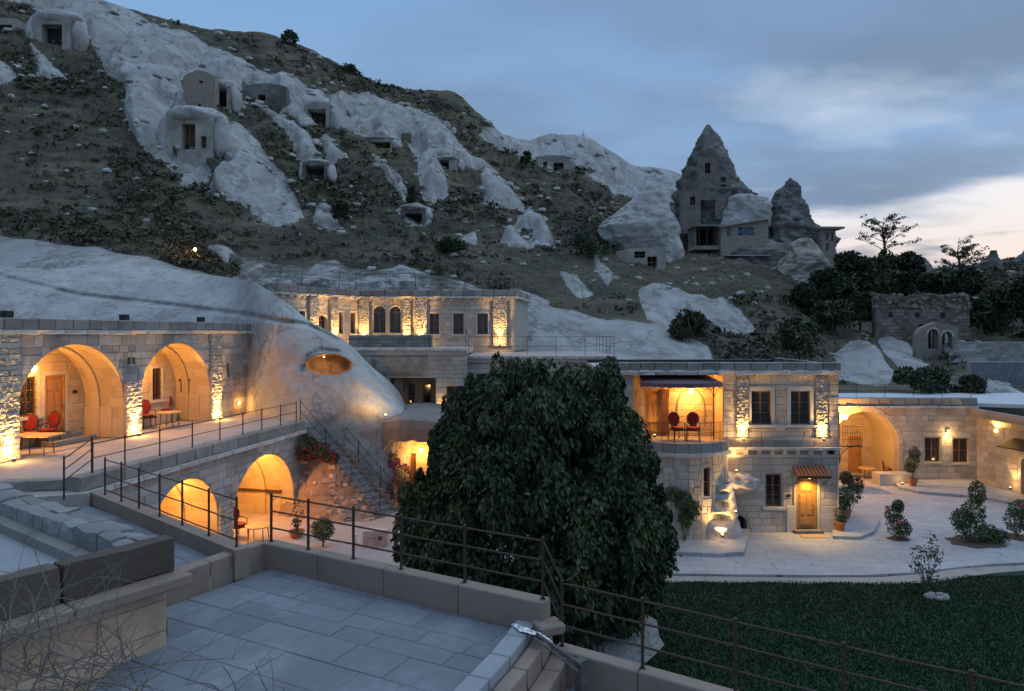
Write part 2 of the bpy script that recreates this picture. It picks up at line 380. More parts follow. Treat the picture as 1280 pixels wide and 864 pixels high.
M['ruin2'] = stone_mat('pale_ruin_stone', (0.26, 0.24, 0.22), (0.36, 0.34, 0.32), (0.46, 0.44, 0.42), stainamt=0.5)
M['pinkbox'] = plain('pink_grey_paint', (0.52, 0.40, 0.36), 0.7, 0, 4)

def paving_mat():
    m, nt, b = newmat('courtyard_slabs'); q = NB(nt)
    mp = q.n('ShaderNodeMapping'); mp.inputs[2].default_value = (0, 0, .12); q.l(q.pos(), mp.inputs[0])
    br = q.n('ShaderNodeTexBrick'); br.inputs['Scale'].default_value = 1.0; br.inputs['Mortar Size'].default_value = 0.012; br.inputs['Mortar Smooth'].default_value = 0.3
    br.inputs['Brick Width'].default_value = 0.95; br.inputs['Row Height'].default_value = 0.55
    br.inputs['Color1'].default_value = (0.34, 0.345, 0.36, 1); br.inputs['Color2'].default_value = (0.42, 0.42, 0.43, 1); br.inputs['Mortar'].default_value = (0.17, 0.165, 0.16, 1)
    q.l(mp.outputs[0], br.inputs['Vector'])
    col = q.mix(q.ramp(q.noise(0.5, 6, 0.6), [(0.40, 0.0), (0.7, 0.65)]), br.outputs['Color'], (0.27, 0.265, 0.26))
    col = q.mix(q.ramp(q.noise(3.0, 6, 0.7), [(0.5, 0.0), (0.75, 0.5)]), col, (0.48, 0.48, 0.49))
    q.l(col, b.inputs['Base Color']); b.inputs['Roughness'].default_value = 0.75
    q.l(q.bump(br.outputs['Fac'], -0.4, 0.01, q.bump(q.noise(6, 5), 0.3, 0.01)), b.inputs['Normal']); return m
M['paving'] = paving_mat()
# ================================================================ terrain
def struct(o): o['kind'] = 'structure'; return o
mb = MB(); S = 3000
mb.add([(-S, -S, -0.06), (S, -S, -0.06), (S, S, -0.06), (-S, S, -0.06)], [(0, 1, 2, 3)])
struct(mb.build('ground', M['earth']))

HC = [(-330, [(470, 34), (330, 44), (288, 50), (150, 70), (0, 96), (-130, 128)]),
      (0,   [(470, 34), (330, 44), (292, 49), (150, 69), (50, 88), (-50, 118)]),
      (70,  [(470, 36), (330, 44), (300, 48), (175, 66), (80, 86), (-28, 116)]),
      (140, [(470, 38), (330, 45), (312, 48), (200, 64), (100, 84), (4, 114)]),
      (195, [(470, 40), (340, 46), (322, 49), (210, 64), (110, 84), (20, 115)]),
      (250, [(470, 42), (350, 47), (330, 50), (220, 66), (120, 86), (36, 116)]),
      (330, [(470, 46), (352, 49), (325, 55), (225, 71), (130, 90), (42, 118)]),
      (380, [(470, 46), (352, 49), (322, 56), (228, 74), (135, 94), (56, 120)]),
      (430, [(470, 46), (352, 49), (322, 57), (232, 75), (145, 97), (84, 122)]),
      (475, [(470, 46), (352, 49), (326, 57), (238, 76), (160, 98), (106, 124)]),
      (530, [(470, 46), (355, 50), (332, 57), (245, 76), (170, 99), (112, 125)]),
      (570, [(470, 44), (362, 50), (335, 58), (255, 77), (180, 100), (115, 126)]),
      (600, [(470, 44), (375, 50), (340, 58), (262, 79), (200, 102), (144, 128)]),
      (632, [(470, 44), (380, 50), (342, 58), (268, 80), (215, 104), (170, 131)]),
      (660, [(470, 42), (385, 50), (345, 59), (272, 81), (222, 107), (173, 134)]),
      (685, [(470, 42), (390, 50), (345, 60), (275, 82), (225, 110), (168, 138)]),
      (700, [(470, 41), (395, 50), (346, 61), (278, 83), (228, 112), (169, 140)]),
      (738, [(470, 40), (405, 50), (350, 62), (280, 85), (235, 115), (173, 144)]),
      (760, [(470, 39), (412, 49), (352, 63), (285, 88), (245, 118), (188, 148)]),
      (790, [(470, 38), (425, 46), (360, 62), (300, 86), (262, 116), (207, 150)]),
      (830, [(470, 38), (440, 44), (370, 61), (315, 84), (280, 108), (213, 150)]),
      (856, [(470, 38), (445, 44), (375, 61), (320, 82), (290, 105), (219, 150)]),
      (900, [(470, 38), (440, 46), (375, 62), (325, 82), (300, 104), (256, 140)]),
      (960, [(480, 40), (440, 50), (375, 64), (330, 84), (310, 104), (290, 130)]),
      (1050, [(492, 43), (440, 56), (390, 72), (350, 92), (338, 108), (325, 130)]),
      (1150, [(496, 43), (450, 54), (410, 70), (370, 90), (350, 105), (338, 128)]),
      (1220, [(496, 43), (468, 50), (430, 62), (385, 82), (360, 100), (330, 125)]),
      (1290, [(500, 44), (478, 50), (440, 62), (390, 84), (362, 100), (318, 125)]),
      (1700, [(500, 44), (478, 50), (440, 62), (390, 84), (360, 100), (310, 125)])]
NR = 190; STEP = 3.0
pxs = np.arange(-330, 1700.1, STEP); hx = np.array([c[0] for c in HC], float)
cpy = np.array([[p[0] for p in c[1]] for c in HC], float); cY = np.array([[p[1] for p in c[1]] for c in HC], float)
def smooth1(a, k):
    ker = np.hanning(k + 2)[1:-1]; ker /= ker.sum()
    return np.convolve(np.pad(a, k // 2, mode='edge'), ker, mode='valid')[:len(a)]
tk = np.array([0, .12, .24, .52, .78, 1.0]); tt = np.linspace(0, 1, NR)
PY = np.zeros((NR, len(pxs))); YY = np.zeros_like(PY)
ctrl_py = np.array([smooth1(np.interp(pxs, hx, cpy[:, k]), 5 if k == 5 else 13) for k in range(6)])
ctrl_Y = np.array([smooth1(np.interp(pxs, hx, cY[:, k]), 13) for k in range(6)])
for j in range(len(pxs)):
    PY[:, j] = np.interp(tt, tk, ctrl_py[:, j]); YY[:, j] = np.interp(tt, tk, ctrl_Y[:, j])
for _ in range(6):      # soften the kinks along the slope, keep bottom and crest
    PY[1:-1] = (PY[:-2] + 2 * PY[1:-1] + PY[2:]) / 4; YY[1:-1] = (YY[:-2] + 2 * YY[1:-1] + YY[2:]) / 4
# outcrops of bare white tuff (plan outlines on the slope)
ROCKS = [
 [(20,-60),(134,0),(195,30),(243,45),(295,70),(333,87),(382,108),(430,118),(471,124),(505,137),(545,151),(565,167),(575,184),(595,198),(622,214),(605,216),(595,211),(572,204),(545,198),(552,215),(562,241),(545,249),(528,250),(524,230),(523,194),(505,171),(495,176),(454,171),(421,151),(411,134),(380,129),(394,157),(377,161),(361,139),(347,142),(361,132),(340,108),(302,99),(309,134),(298,132),(288,118),(267,104),(240,92),(229,100),(222,96),(236,135),(208,128),(212,184),(229,186),(253,194),(264,215),(247,226),(229,229),(208,201),(190,190),(170,174),(156,139),(158,108),(127,90),(121,62),(96,30),(55,12),(0,-5),(-60,-60)],
 [(605,214),(622,222),(640,242),(656,260),(630,258),(602,255),(604,235)],
 [(662,261),(678,275),(694,307),(660,306),(625,300),(640,280)],
 [(267,156),(285,156),(302,160),(318,172),(330,188),(352,212),(368,240),(380,274),(360,282),(330,278),(312,262),(299,253),(275,244),(253,236),(258,225),(272,218),(285,205),(270,190)],
 [(42,59),(60,72),(82,94),(60,96),(42,90),(45,72)], [(0,76),(14,82),(24,94),(0,104),(-40,100),(-60,80)],
 [(321,128),(351,146),(385,172),(405,208),(385,206),(368,198),(364,175),(344,152)], [(399,174),(410,175),(422,188),(432,202),(420,208),(408,202)],
 [(467,190),(473,195),(490,218),(506,245),(502,247),(484,224)], [(492,215),(500,222),(509,238),(502,238)],
 [(390,258),(400,252),(414,258),(421,278),(410,284),(394,280)],
 [(600,170),(609,160),(652,165),(699,150),(736,160),(760,170),(799,195),(850,200),(870,240),(860,262),(829,248),(815,252),(790,245),(775,230),(745,211),(724,207),(699,214),(669,201),(652,203),(632,190),(618,178)],
 [(727,221),(745,214),(767,226),(787,239),(789,248),(769,245),(758,233),(740,228)],
 [(797,362),(812,357),(850,366),(866,372),(892,380),(905,372),(915,378),(932,390),(945,412),(930,424),(905,414),(885,398),(862,404),(840,412),(822,405),(808,398)],
 [(575,286),(592,286),(596,298),(580,300)],
 [(1047,442),(1062,430),(1080,424),(1092,434),(1117,463),(1110,482),(1080,480),(1046,475)], [(1095,424),(1108,420),(1129,427),(1150,443),(1168,463),(1153,475),(1129,464),(1112,448)],
 [(300,320),(340,330),(380,335),(420,326),(450,332),(480,336),(500,330),(540,345),(575,350),(600,362),(640,368),(660,378),(700,386),(740,396),(800,404),(850,416),(885,434),(900,470),(300,470),(-330,470),(-330,300),(0,296),(120,312),(200,326),(260,345),(300,352)],
 [(255,305),(270,303),(300,322),(285,330)], [(500,262),(520,262),(532,276),(515,280)], [(740,300),(746,330),(765,345),(758,355),(742,340)],
 [(1180,470),(1215,462),(1290,470),(1290,500),(1180,500)], [(640,360),(668,366),(690,380),(668,384)], [(700,340),(725,352),(745,372),(728,372),(708,356)],
 [(560,30),(563,30),(563,33)],
]
HOLES = [[(501,166),(516,163),(513,176),(500,178)], [(652,284),(668,284),(666,294),(655,300),(648,292)], [(430,140),(436,136),(440,146)]]
def sdist(px, py, polys):
    best = np.full(px.shape, -1e9)
    for pl in polys:
        a = np.array(pl, float); b = np.roll(a, -1, 0)
        d2 = np.full(px.shape, 1e18); ins = np.zeros(px.shape, bool)
        for (x0, y0), (x1, y1) in zip(a, b):
            ex, ey = x1 - x0, y1 - y0; L = ex * ex + ey * ey + 1e-9
            t = np.clip(((px - x0) * ex + (py - y0) * ey) / L, 0, 1)
            d2 = np.minimum(d2, (px - x0 - t * ex) ** 2 + (py - y0 - t * ey) ** 2)
            c = ((y0 > py) != (y1 > py)) & (px < (x1 - x0) * (py - y0) / (y1 - y0 + 1e-12) + x0)
            ins ^= c
        d = np.sqrt(d2); best = np.maximum(best, np.where(ins, d, -d))
    return best
PXG = np.repeat(pxs[None, :], NR, 0)
wob = np.zeros_like(PXG)
for i in range(NR):
    for j in range(0, len(pxs)):
        wob[i, j] = noise.noise(Vector((pxs[j] * 0.035, PY[i, j] * 0.05, 3.3)))
sd = sdist(PXG + wob * 6, PY + wob * 5, ROCKS); sh = sdist(PXG, PY, HOLES)
sd = np.minimum(sd, -sh)
rockv = np.clip(0.62 + sd / 9.0, 0, 1)
band = (PXG > 285) & (PXG < 665) & (PY > 318) & (PY < 364); rockv[band] = np.minimum(rockv[band], 0.52)
band = (PXG > 640) & (PXG < 1000) & (PY > 318) & (PY < 372); rockv[band] = np.maximum(rockv[band], 0.36)
band = (PXG > 1180) & (PY > 425) & (PY < 500); rockv[band] = np.minimum(rockv[band], 0.45)
X = (PXG - HX) / F * YY; Z = EYE + (HY - PY) / F * YY; Yw = YY.copy()
# noise relief, measured in metres
rel = np.zeros_like(X); rel2 = np.zeros_like(X); amp = np.clip((YY - 42) / 40, 0.12, 1.4)
for i in range(NR):
    for j in range(len(pxs)):
        p = Vector((X[i, j], Yw[i, j], Z[i, j]))
        rel[i, j] = noise.fractal(p * 0.11, 1.0, 2.1, 4); rel2[i, j] = noise.fractal(p * 0.75, 0.9, 2.2, 4)
grass = 1 - rockv
up = rel * 0.9 * amp * (0.35 + 0.65 * grass) + rel2 * 0.55 * grass * amp + rel2 * 0.10 * rockv
bul = np.clip(sd, 0, 14) / 14; up += np.sqrt(bul) * 1.0 * np.clip((YY - 48) / 20, 0, 1)
flute = np.zeros_like(X)
for i in range(NR):
    for j in range(len(pxs)):
        flute[i, j] = 1.1 * noise.fractal(Vector((X[i, j] * 0.085 + Z[i, j] * 0.03, Yw[i, j] * 0.02, Z[i, j] * 0.025)), 1.0, 2.0, 2) + .6 * noise.fractal(Vector((X[i, j] * 0.20 + Z[i, j] * 0.07, Yw[i, j] * 0.05, Z[i, j] * 0.07)), 0.95, 2.1, 4)
up += (.5 - np.abs(flute) * 2.4) * 1.55 * np.clip(rockv * 1.5 - .4, 0, 1) * np.clip((YY - 46) / 20, 0.15, 1)
near = np.clip((YY - 47) / 8, 0, 1); crest = np.clip((tt[:, None] - 0.9) / 0.1, 0, 1)
up *= near * (1 - 0.75 * crest)
Z2 = Z + up * 0.75; Y2 = Yw - up * 0.6; X2 = (PXG - HX) / F * Y2 * 1.0
X2 = X + (X2 - X) * 0.0
V = np.stack([X2, Y2, Z2], -1)
lastr = V[-1].copy()
b1 = lastr + np.array([0, 6, -0.3]); b1[:, 0] = lastr[:, 0] * 1.04; b2 = lastr + np.array([0, 45, -12]); b2[:, 0] = lastr[:, 0] * 1.3; b3 = b2 + np.array([0, 90, -45]); b3[:, 2] = np.maximum(b3[:, 2] * 0 - 1, -1)
f1 = V[0].copy(); f1[:, 2] = -1.0
V = np.concatenate([f1[None], V, b1[None], b2[None], b3[None]], 0)
rk = np.concatenate([rockv[:1], rockv, rockv[-1:], rockv[-1:] * 0, rockv[-1:] * 0], 0)
nr, ncl = V.shape[:2]; idx = np.arange(nr * ncl).reshape(nr, ncl)
Q = np.stack([idx[:-1, :-1], idx[:-1, 1:], idx[1:, 1:], idx[1:, :-1]], -1).reshape(-1, 4)
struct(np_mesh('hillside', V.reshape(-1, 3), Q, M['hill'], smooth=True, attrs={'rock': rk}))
HV = V[1:NR + 1]
def hill_at(px, py):
    """world point of the slope seen at a pixel, for standing things on it"""
    j = int(round((px + 330) / STEP)); col = HV[:, j]
    pyy = HY - (col[:, 2] - EYE) / col[:, 1] * F
    i = int(np.argmin(np.abs(pyy - py))); return Vector(col[i])
# dry bushes and grass tufts scattered over the slope
def tufts(name, N, size, pred, mat, label, seed, thin=1.0, kk=(10, 18)):
    rs = np.random.RandomState(seed); vs = []; fs = []; n = 0; tries = 0
    while n < N and tries < N * 12:
        tries += 1
        i = rs.randint(4, NR - 2); j = rs.randint(0, len(pxs) - 1)
        px, py = pxs[j], PY[i, j]
        if px < -60 or px > 1340 or py < -20: continue
        if not pred(i, j, px, py, rs): continue
        c = HV[i, j] + (HV[i, j + 1] - HV[i, j]) * rs.rand(); s = size * min(2.2, math.exp(rs.normal() * .45 - .30)) * (0.6 + YY[i, j] / 120)
        k = rs.randint(*kk)
        d = rs.normal(size=(k, 3)); d[:, 2] = np.abs(d[:, 2]) * 0.9; d /= np.linalg.norm(d, axis=1)[:, None] + 1e-6
        cc = c + d * s * rs.uniform(0.35, 1.0, (k, 1)) * np.array([1, 1, 0.8])
        a = rs.normal(size=(k, 3)); a /= np.linalg.norm(a, axis=1)[:, None]; b = np.cross(a, d); b /= np.linalg.norm(b, axis=1)[:, None] + 1e-6
        if thin < 1: a = d * 0.8 + a * 0.4
        w = s * rs.uniform(0.16, 0.34, (k, 1))
        q = np.stack([cc - a * w, cc + b * w * 0.8 * thin, cc + a * w, cc - b * w * 0.8 * thin], 1)
        base = len(vs) * 4; vs.append(q); n += 1
    A = np.concatenate(vs).reshape(-1, 3); Qf = np.arange(len(A)).reshape(-1, 4)
    o = np_mesh(name, A, Qf, mat); tag(o, label, 'bushes', kind='stuff'); return o
def pr(i, j, px, py, rs):
    if rockv[i, j] > 0.30: return False
    return noise.fractal(Vector((X[i, j], Yw[i, j], Z[i, j])) * .085, 1, 2.2, 4) + rs.uniform(-.12, .12) > 0.02 or rs.rand() < .14
tufts('hillside_bushes', 9500, 0.42, pr, M['tuft'], 'dark green and brown scrub dotted over the slope between the white rocks', 3, kk=(12, 22))
def pr2(i, j, px, py, rs): return rockv[i, j] < 0.42
tufts('hillside_grass', 15000, 0.40, pr2, M['drygrass'], 'dry straw coloured grass tufts covering the slope', 4, thin=.22, kk=(7, 12))

rsb = np.random.RandomState(21); bv = []; bf = []; cnt = 0
while cnt < 1700:
    i = rsb.randint(4, NR - 2); j = rsb.randint(90, len(pxs) - 60); q = rockv[i, j]
    if not (((.12 < q < .34 or .38 < q < .50) and rsb.rand() < .9) or rsb.rand() < .06) or YY[i, j] < 47 or (YY[i, j] < 61 and rsb.rand() < .88): continue
    c = HV[i, j]; s = (.10 + .5 * rsb.rand() ** 2.5) * YY[i, j] / 80; cnt += 1; a = rsb.uniform(0, 3.14); ca, sa = math.cos(a) * s, math.sin(a) * s
    loc_ = [(-1, -.7, -.5), (1, -.7, -.5), (1, .7, -.5), (-1, .7, -.5), (-.6, -.4, .6), (.6, -.45, .5), (.65, .4, .7), (-.6, .4, .5)]
    k0 = len(bv)
    for (x, y, z) in loc_: x += rsb.uniform(-.25, .25); y += rsb.uniform(-.25, .25); bv.append((c[0] + x * ca - y * sa, c[1] + x * sa + y * ca, c[2] + (z + .1) * s * .8))
    bf += [(k0 + a_, k0 + b_, k0 + c_, k0 + d_) for a_, b_, c_, d_ in ((0, 3, 2, 1), (4, 5, 6, 7), (0, 1, 5, 4), (1, 2, 6, 5), (2, 3, 7, 6), (3, 0, 4, 7))]
tag(np_mesh('loose_rocks', bv, bf, M['tuff']), 'loose pale stones scattered along the edges of the white rocks', 'rocks', kind='stuff')

# ================================================================ near ground: lawn, courtyard, terraces
def sheet(name, poly, z, mat, thick=None, kind='structure', bottom=None, parent=None):
    mb = MB(); b = bottom if bottom is not None else z - 0.02
    mb.prism(poly, b, z); o = mb.build(name, mat, parent)
    if kind: o['kind'] = kind
    return o
# courtyard paving
def g2(px, py, z=0.0):
    v = G(px, py, z); return (v.x, v.y)
sheet('courtyard_paving', [(-12, 16), (1.5, 16), (1.5, 21.0), g2(700, 716), g2(840, 719), g2(900, 720), g2(1000, 721), g2(1080, 721), g2(1140, 718), g2(1190, 712), g2(1240, 707), g2(1285, 705), (18, 23.6), (30, 23.6), (36, 46), (-14, 46)], 0.06, M['paving'], bottom=-0.05)
sheet('lawn', [(1.0, 3), (30, 3), (30, 23.2), (18, 23.2), g2(1285, 712), g2(1235, 716), g2(1190, 722), g2(1150, 728), g2(1090, 729), g2(1000, 728), g2(900, 728), g2(838, 727), g2(700, 727), (-3, 21), (-3, 12)], 0.0, M['lawn'], bottom=-0.05)
# bare strip between lawn and kerb
strip = [g2(x, y) for x, y in ((690, 717), (840, 720.5), (1000, 722.5), (1100, 722), (1150, 718), (1200, 711), (1285, 706.5), (1285, 713), (1240, 717), (1200, 722.5), (1160, 729), (1100, 730), (1040, 728.5), (1010, 730), (960, 728), (900, 729), (880, 727), (838, 728.5), (690, 728))]
sheet('bare_soil_strip', strip, 0.012, stone_mat('pale_soil', (0.30, 0.28, 0.24), (0.36, 0.33, 0.29), (0.42, 0.39, 0.34), nsc=20, vary=False))
# grass blades over the part of the lawn in view
rs = np.random.RandomState(5)
def poly_in(px, py, poly):
    ins = np.zeros(px.shape, bool); a = np.array(poly); b = np.roll(a, -1, 0)
    for (x0, y0), (x1, y1) in zip(a, b): ins ^= ((y0 > py) != (y1 > py)) & (px < (x1 - x0) * (py - y0) / (y1 - y0 + 1e-12) + x0)
    return ins
N = 110000
gx = rs.uniform(2, 20, N); gy = rs.uniform(13, 22.8, N)
lp = [g2(640, 728), g2(838, 727), g2(900, 727.5), g2(1000, 727.5), g2(1090, 728.5), g2(1150, 727), g2(1200, 721), g2(1240, 716), g2(1285, 712), (18, 22.6), (20, 13), (2, 13)]
ok = poly_in(gx, gy, lp) & (np.hypot(gx - 0.3, gy - 18.2) > 3.1); gx = gx[ok]; gy = gy[ok]; n = len(gx)
h = rs.uniform(0.03, 0.075, n); an = rs.uniform(0, 6.28, n); w = rs.uniform(0.012, 0.03, n)
dx = np.cos(an) * w; dy = np.sin(an) * w; lx = rs.normal(0, 0.02, n); ly = rs.normal(0, 0.02, n)
z0 = np.zeros(n) - 0.005
V3 = np.stack([np.stack([gx - dx, gy - dy, z0], -1), np.stack([gx + dx, gy + dy, z0], -1), np.stack([gx + lx, gy + ly, h], -1)], 1).reshape(-1, 3)
tag(np_mesh('lawn_grass', V3, np.arange(3 * n).reshape(-1, 3), M['grass']), 'short dark green lawn grass beside the pale courtyard', 'grass', kind='stuff')

# ================================================================ masonry
def unit_block(name, jit, nx=1, nz=1, rough=0.0, inx=0.04, inz=0.07):
    """stone with a chamfered front (local -y), unit size"""
    r = random.Random(name)
    xs = [-0.5 + inx + (1 - 2 * inx) * i / nx for i in range(nx + 1)]; zs = [-0.5 + inz + (1 - 2 * inz) * i / nz for i in range(nz + 1)]
    v = [(-.5, .5, -.5), (.5, .5, -.5), (.5, .5, .5), (-.5, .5, .5), (-.5, -.36, -.5), (.5, -.36, -.5), (.5, -.36, .5), (-.5, -.36, .5)]
    f = [(0, 1, 5, 4), (1, 2, 6, 5), (2, 3, 7, 6), (3, 0, 4, 7)]
    k0 = len(v)
    for z in zs:
        for x in xs: v.append((x + r.uniform(-jit, jit) * .3, -.5 + r.uniform(-1, 1) * jit * (.6 if rough else 1) - rough * .55 * r.random(), z + r.uniform(-jit, jit) * .3))
    W = nx + 1
    for i in range(nz):
        for j in range(nx):
            a = k0 + i * W + j; f.append((a, a + 1, a + 1 + W, a + W))
    f.append(tuple([4, 5] + [k0 + j for j in range(nx, -1, -1)])); f.append(tuple([7] + [k0 + nz * W + j for j in range(nx + 1)] + [6]))
    f.append(tuple([4] + [k0 + i * W for i in range(nz + 1)] + [7])); f.append(tuple([6] + [k0 + i * W + nx for i in range(nz, -1, -1)] + [5]))
    me = bpy.data.meshes.new(name); me.from_pydata(v, [], f); me.update(); return me
BLK = [unit_block('stone_block_%d' % i, 0.06) for i in range(4)]
RUB = [unit_block('rough_stone_%d' % i, 0.30, 3, 2, 0.9, 0.05, 0.08) for i in range(6)]
MATCOPY = {}
def blk(me, mat):
    k = (me.name, mat.name)
    if k not in MATCOPY:
        c = me.copy(); c.materials.append(mat); MATCOPY[k] = c
    return MATCOPY[k]
def put(name, me, parent, loc, rz, scale):
    o = bpy.data.objects.new(name, me); COL.objects.link(o); o.parent = parent
    o.location = Vector(loc) - org(parent); o.rotation_euler = (0, 0, rz); o.scale = scale; return o
def clip_poly(poly, n, d):
    """keep points with n.p >= d"""
    out = []
    for i in range(len(poly)):
        a = poly[i]; b = poly[(i + 1) % len(poly)]
        da = a[0] * n[0] + a[1] * n[1] - d; db = b[0] * n[0] + b[1] * n[1] - d
        if da >= 0: out.append(a)
        if (da > 0) != (db > 0) and abs(da - db) > 1e-9:
            t = da / (da - db); out.append((a[0] + (b[0] - a[0]) * t, a[1] + (b[1] - a[1]) * t))
    return out
def parea(p): return abs(sum(p[i][0] * p[(i + 1) % len(p)][1] - p[(i + 1) % len(p)][0] * p[i][1] for i in range(len(p)))) / 2
def poly_stone_vf(poly, w_back, w_front, ch=0.012):
    c = (sum(p[0] for p in poly) / len(poly), sum(p[1] for p in poly) / len(poly)); n = len(poly)
    fr = []
    for p in poly:
        d = math.hypot(p[0] - c[0], p[1] - c[1]) + 1e-6; k = max(0.3, 1 - ch * 1.3 / d); fr.append((c[0] + (p[0] - c[0]) * k, c[1] + (p[1] - c[1]) * k))
    V = [(p[0], w_back, p[1]) for p in poly] + [(p[0], w_front - ch, p[1]) for p in poly] + [(p[0], w_front, p[1]) for p in fr]
    fc = [(i, (i + 1) % n, (i + 1) % n + n, i + n) for i in range(n)] + [(i + n, (i + 1) % n + n, (i + 1) % n + 2 * n, i + 2 * n) for i in range(n)] + [tuple(range(2 * n, 3 * n))]
    return V, fc
def poly_stone(name, fr, poly, w_back, w_front, mat, parent, ch=0.012):
    V, fc = poly_stone_vf(poly, w_back, w_front, ch)
    c = fr(sum(p[0] for p in poly) / len(poly), sum(p[1] for p in poly) / len(poly), 0)
    me = bpy.data.meshes.new(name); me.from_pydata([tuple(fr(u, v, w) - c) for (u, w, v) in V], [], fc); me.materials.append(mat); me.update()
    return link(name, me, None, parent, c)
def arc_pts(op, off=0.0, n=18):
    rx = op['r'] + off; ry = op.get('ry', op['r']) + off
    return [(op['u'] + rx * math.cos(math.pi * i / n), op['vs'] + ry * math.sin(math.pi * i / n)) for i in range(n + 1)]
def op_outline(op):
    if op['t'] == 'rect': return [(op['u0'], op['v0']), (op['u1'], op['v0']), (op['u1'], op['v1']), (op['u0'], op['v1'])]
    a = arc_pts(op); return [(op['u'] + op['r'], op['vb'])] + a + [(op['u'] - op['r'], op['vb'])]
def RECT(u0, u1, v0, v1, m=0.0): return dict(t='rect', u0=u0, u1=u1, v0=v0, v1=v1, m=m)
def ARCH(u, r, vs, vb, ry=None, ring=0.0): return dict(t='arch', u=u, r=r, vs=vs, vb=vb, ry=ry or r, ring=ring)
def wall_core(name, fr, outline, ops, thick, mat, parent):
    loops = [outline] + [op_outline(o) for o in ops]
    flat = [p for l in loops for p in l]; n = len(flat)
    tr = tessellate_polygon([[Vector((u, v, 0)) for u, v in l] for l in loops])
    vs = [fr(u, v, 0) for u, v in flat] + [fr(u, v, -thick) for u, v in flat]
    fs = [tuple(t) for t in tr] + [tuple(i + n for i in t) for t in tr]; k = 0
    for l in loops:
        m = len(l); fs += [(k + i, k + (i + 1) % m, k + (i + 1) % m + n, k + i + n) for i in range(m)]; k += m
    mb = MB(); mb.add(vs, fs); return mb.build(name, mat, parent)
def masonry(fr, L, v0, v1, ops, course, sw, mat, parent, name='stone', proud=0.022, depth=0.06, maxn=300, rough=False, seed=1, gap=0.007, top=None, zones=(), nogo=()):
    """lays courses of stones on the face of a wall, cut round the openings"""
    r = random.Random(seed); items = []
    v = v0; k = 0
    while v < v1 - 0.04:
        h = min(course * r.uniform(0.88, 1.14), v1 - v)
        if v1 - (v + h) < course * 0.4: h = v1 - v
        u = -r.uniform(0, sw) * (k % 2); k += 1
        while u < L - 0.02:
            w = sw * r.uniform(0.6, 1.45); a, b = max(u, 0), min(u + w, L); u += w
            if L - b < sw * 0.3: b = L; u = L
            if b - a < 0.05: continue
            rects = [(a + gap, b - gap, v + gap, v + h - gap)]
            for o in list(ops) + [dict(t='rect', u0=z[0], u1=z[1], v0=z[2], v1=z[3], m=0) for z in zones]:
                if o['t'] == 'rect': R0 = (o['u0'] - o['m'], o['u1'] + o['m'], o['v0'] - o['m'], o['v1'] + o['m'])
                else: R0 = (o['u'] - o['r'] - o['ring'], o['u'] + o['r'] + o['ring'], o['vb'] - 0.01, o['vs'])
                nw = []
                for (x0, x1, y0, y1) in rects:
                    if x1 <= R0[0] or x0 >= R0[1] or y1 <= R0[2] or y0 >= R0[3]: nw.append((x0, x1, y0, y1)); continue
                    if x0 < R0[0]: nw.append((x0, R0[0] - gap, y0, y1)); x0 = R0[0]
                    if x1 > R0[1]: nw.append((R0[1] + gap, x1, y0, y1)); x1 = R0[1]
                    if y0 < R0[2]: nw.append((x0, x1, y0, R0[2] - gap))
                    if y1 > R0[3]: nw.append((x0, x1, R0[3] + gap, y1))
                rects = [q for q in nw if q[1] - q[0] > 0.035 and q[3] - q[2] > 0.03]
            for (x0, x1, y0, y1) in rects:
                poly = [(x0, y0), (x1, y0), (x1, y1), (x0, y1)]; cut = False
                for o in ops:
                    if o['t'] != 'arch' or y1 < o['vs']: continue
                    rx, ry = o['r'] + o['ring'] + gap, o['ry'] + o['ring'] + gap
                    ins = [((p[0] - o['u']) / rx) ** 2 + (max(0, p[1] - o['vs']) / ry) ** 2 < 1 for p in poly]
                    qx = min(max(o['u'], x0), x1); qy = max(o['vs'], y0)
                    if not any(ins) and ((qx - o['u']) / rx) ** 2 + ((qy - o['vs']) / ry) ** 2 >= 1: continue
                    if all(ins): poly = []; break
                    c = ((x0 + x1) / 2, (y0 + y1) / 2); d = ((c[0] - o['u']) / rx, max(0.02, (c[1] - o['vs']) / ry)); dl = math.hypot(*d); d = (d[0] / dl, d[1] / dl)
                    n = (d[0] / rx, d[1] / ry); pt = (o['u'] + d[0] * rx, o['vs'] + d[1] * ry)
                    poly = clip_poly(poly, n, n[0] * pt[0] + n[1] * pt[1]); cut = True
                    if len(poly) < 3: break
                if top is not None and poly: poly2 = clip_poly(poly, top[0], top[1]); cut = cut or poly2 != poly; poly = poly2
                if len(poly) >= 3 and parea(poly) > 0.002: items.append((poly, cut, r.uniform(-0.006, 0.012)))
        v += h
    def px_size(it):
        c = fr(it[0][0][0], it[0][0][1]); dist = (c - Vector((0, 0, EYE))).length; return -parea(it[0]) / dist ** 2
    items.sort(key=px_size); vis = items[:maxn]; rest = items[maxn:]
    for poly, cut, j in vis:
        if cut: poly_stone(name, fr, poly, 0.0 - 0.03, proud + j, mat, parent); continue
        x0, x1 = poly[0][0], poly[1][0]; y0, y1 = poly[0][1], poly[2][1]
        me = blk((RUB if rough else BLK)[r.randrange(6 if rough else 4)], mat); dd = depth
        c = fr((x0 + x1) / 2, (y0 + y1) / 2, proud + j - dd / 2)
        put(name, me, parent, c, fr.a, (x1 - x0, dd, y1 - y0))
    if rest:
        mb = MB()
        for poly, cut, j in rest:
            V_, f_ = poly_stone_vf(poly, -0.03, proud + j + (r.uniform(0, 0.03) if rough else 0)); mb.add([fr(u, v, w) for u, w, v in V_], f_)
        o = mb.build(name + '_courses', mat, parent); o['kind'] = 'stuff'
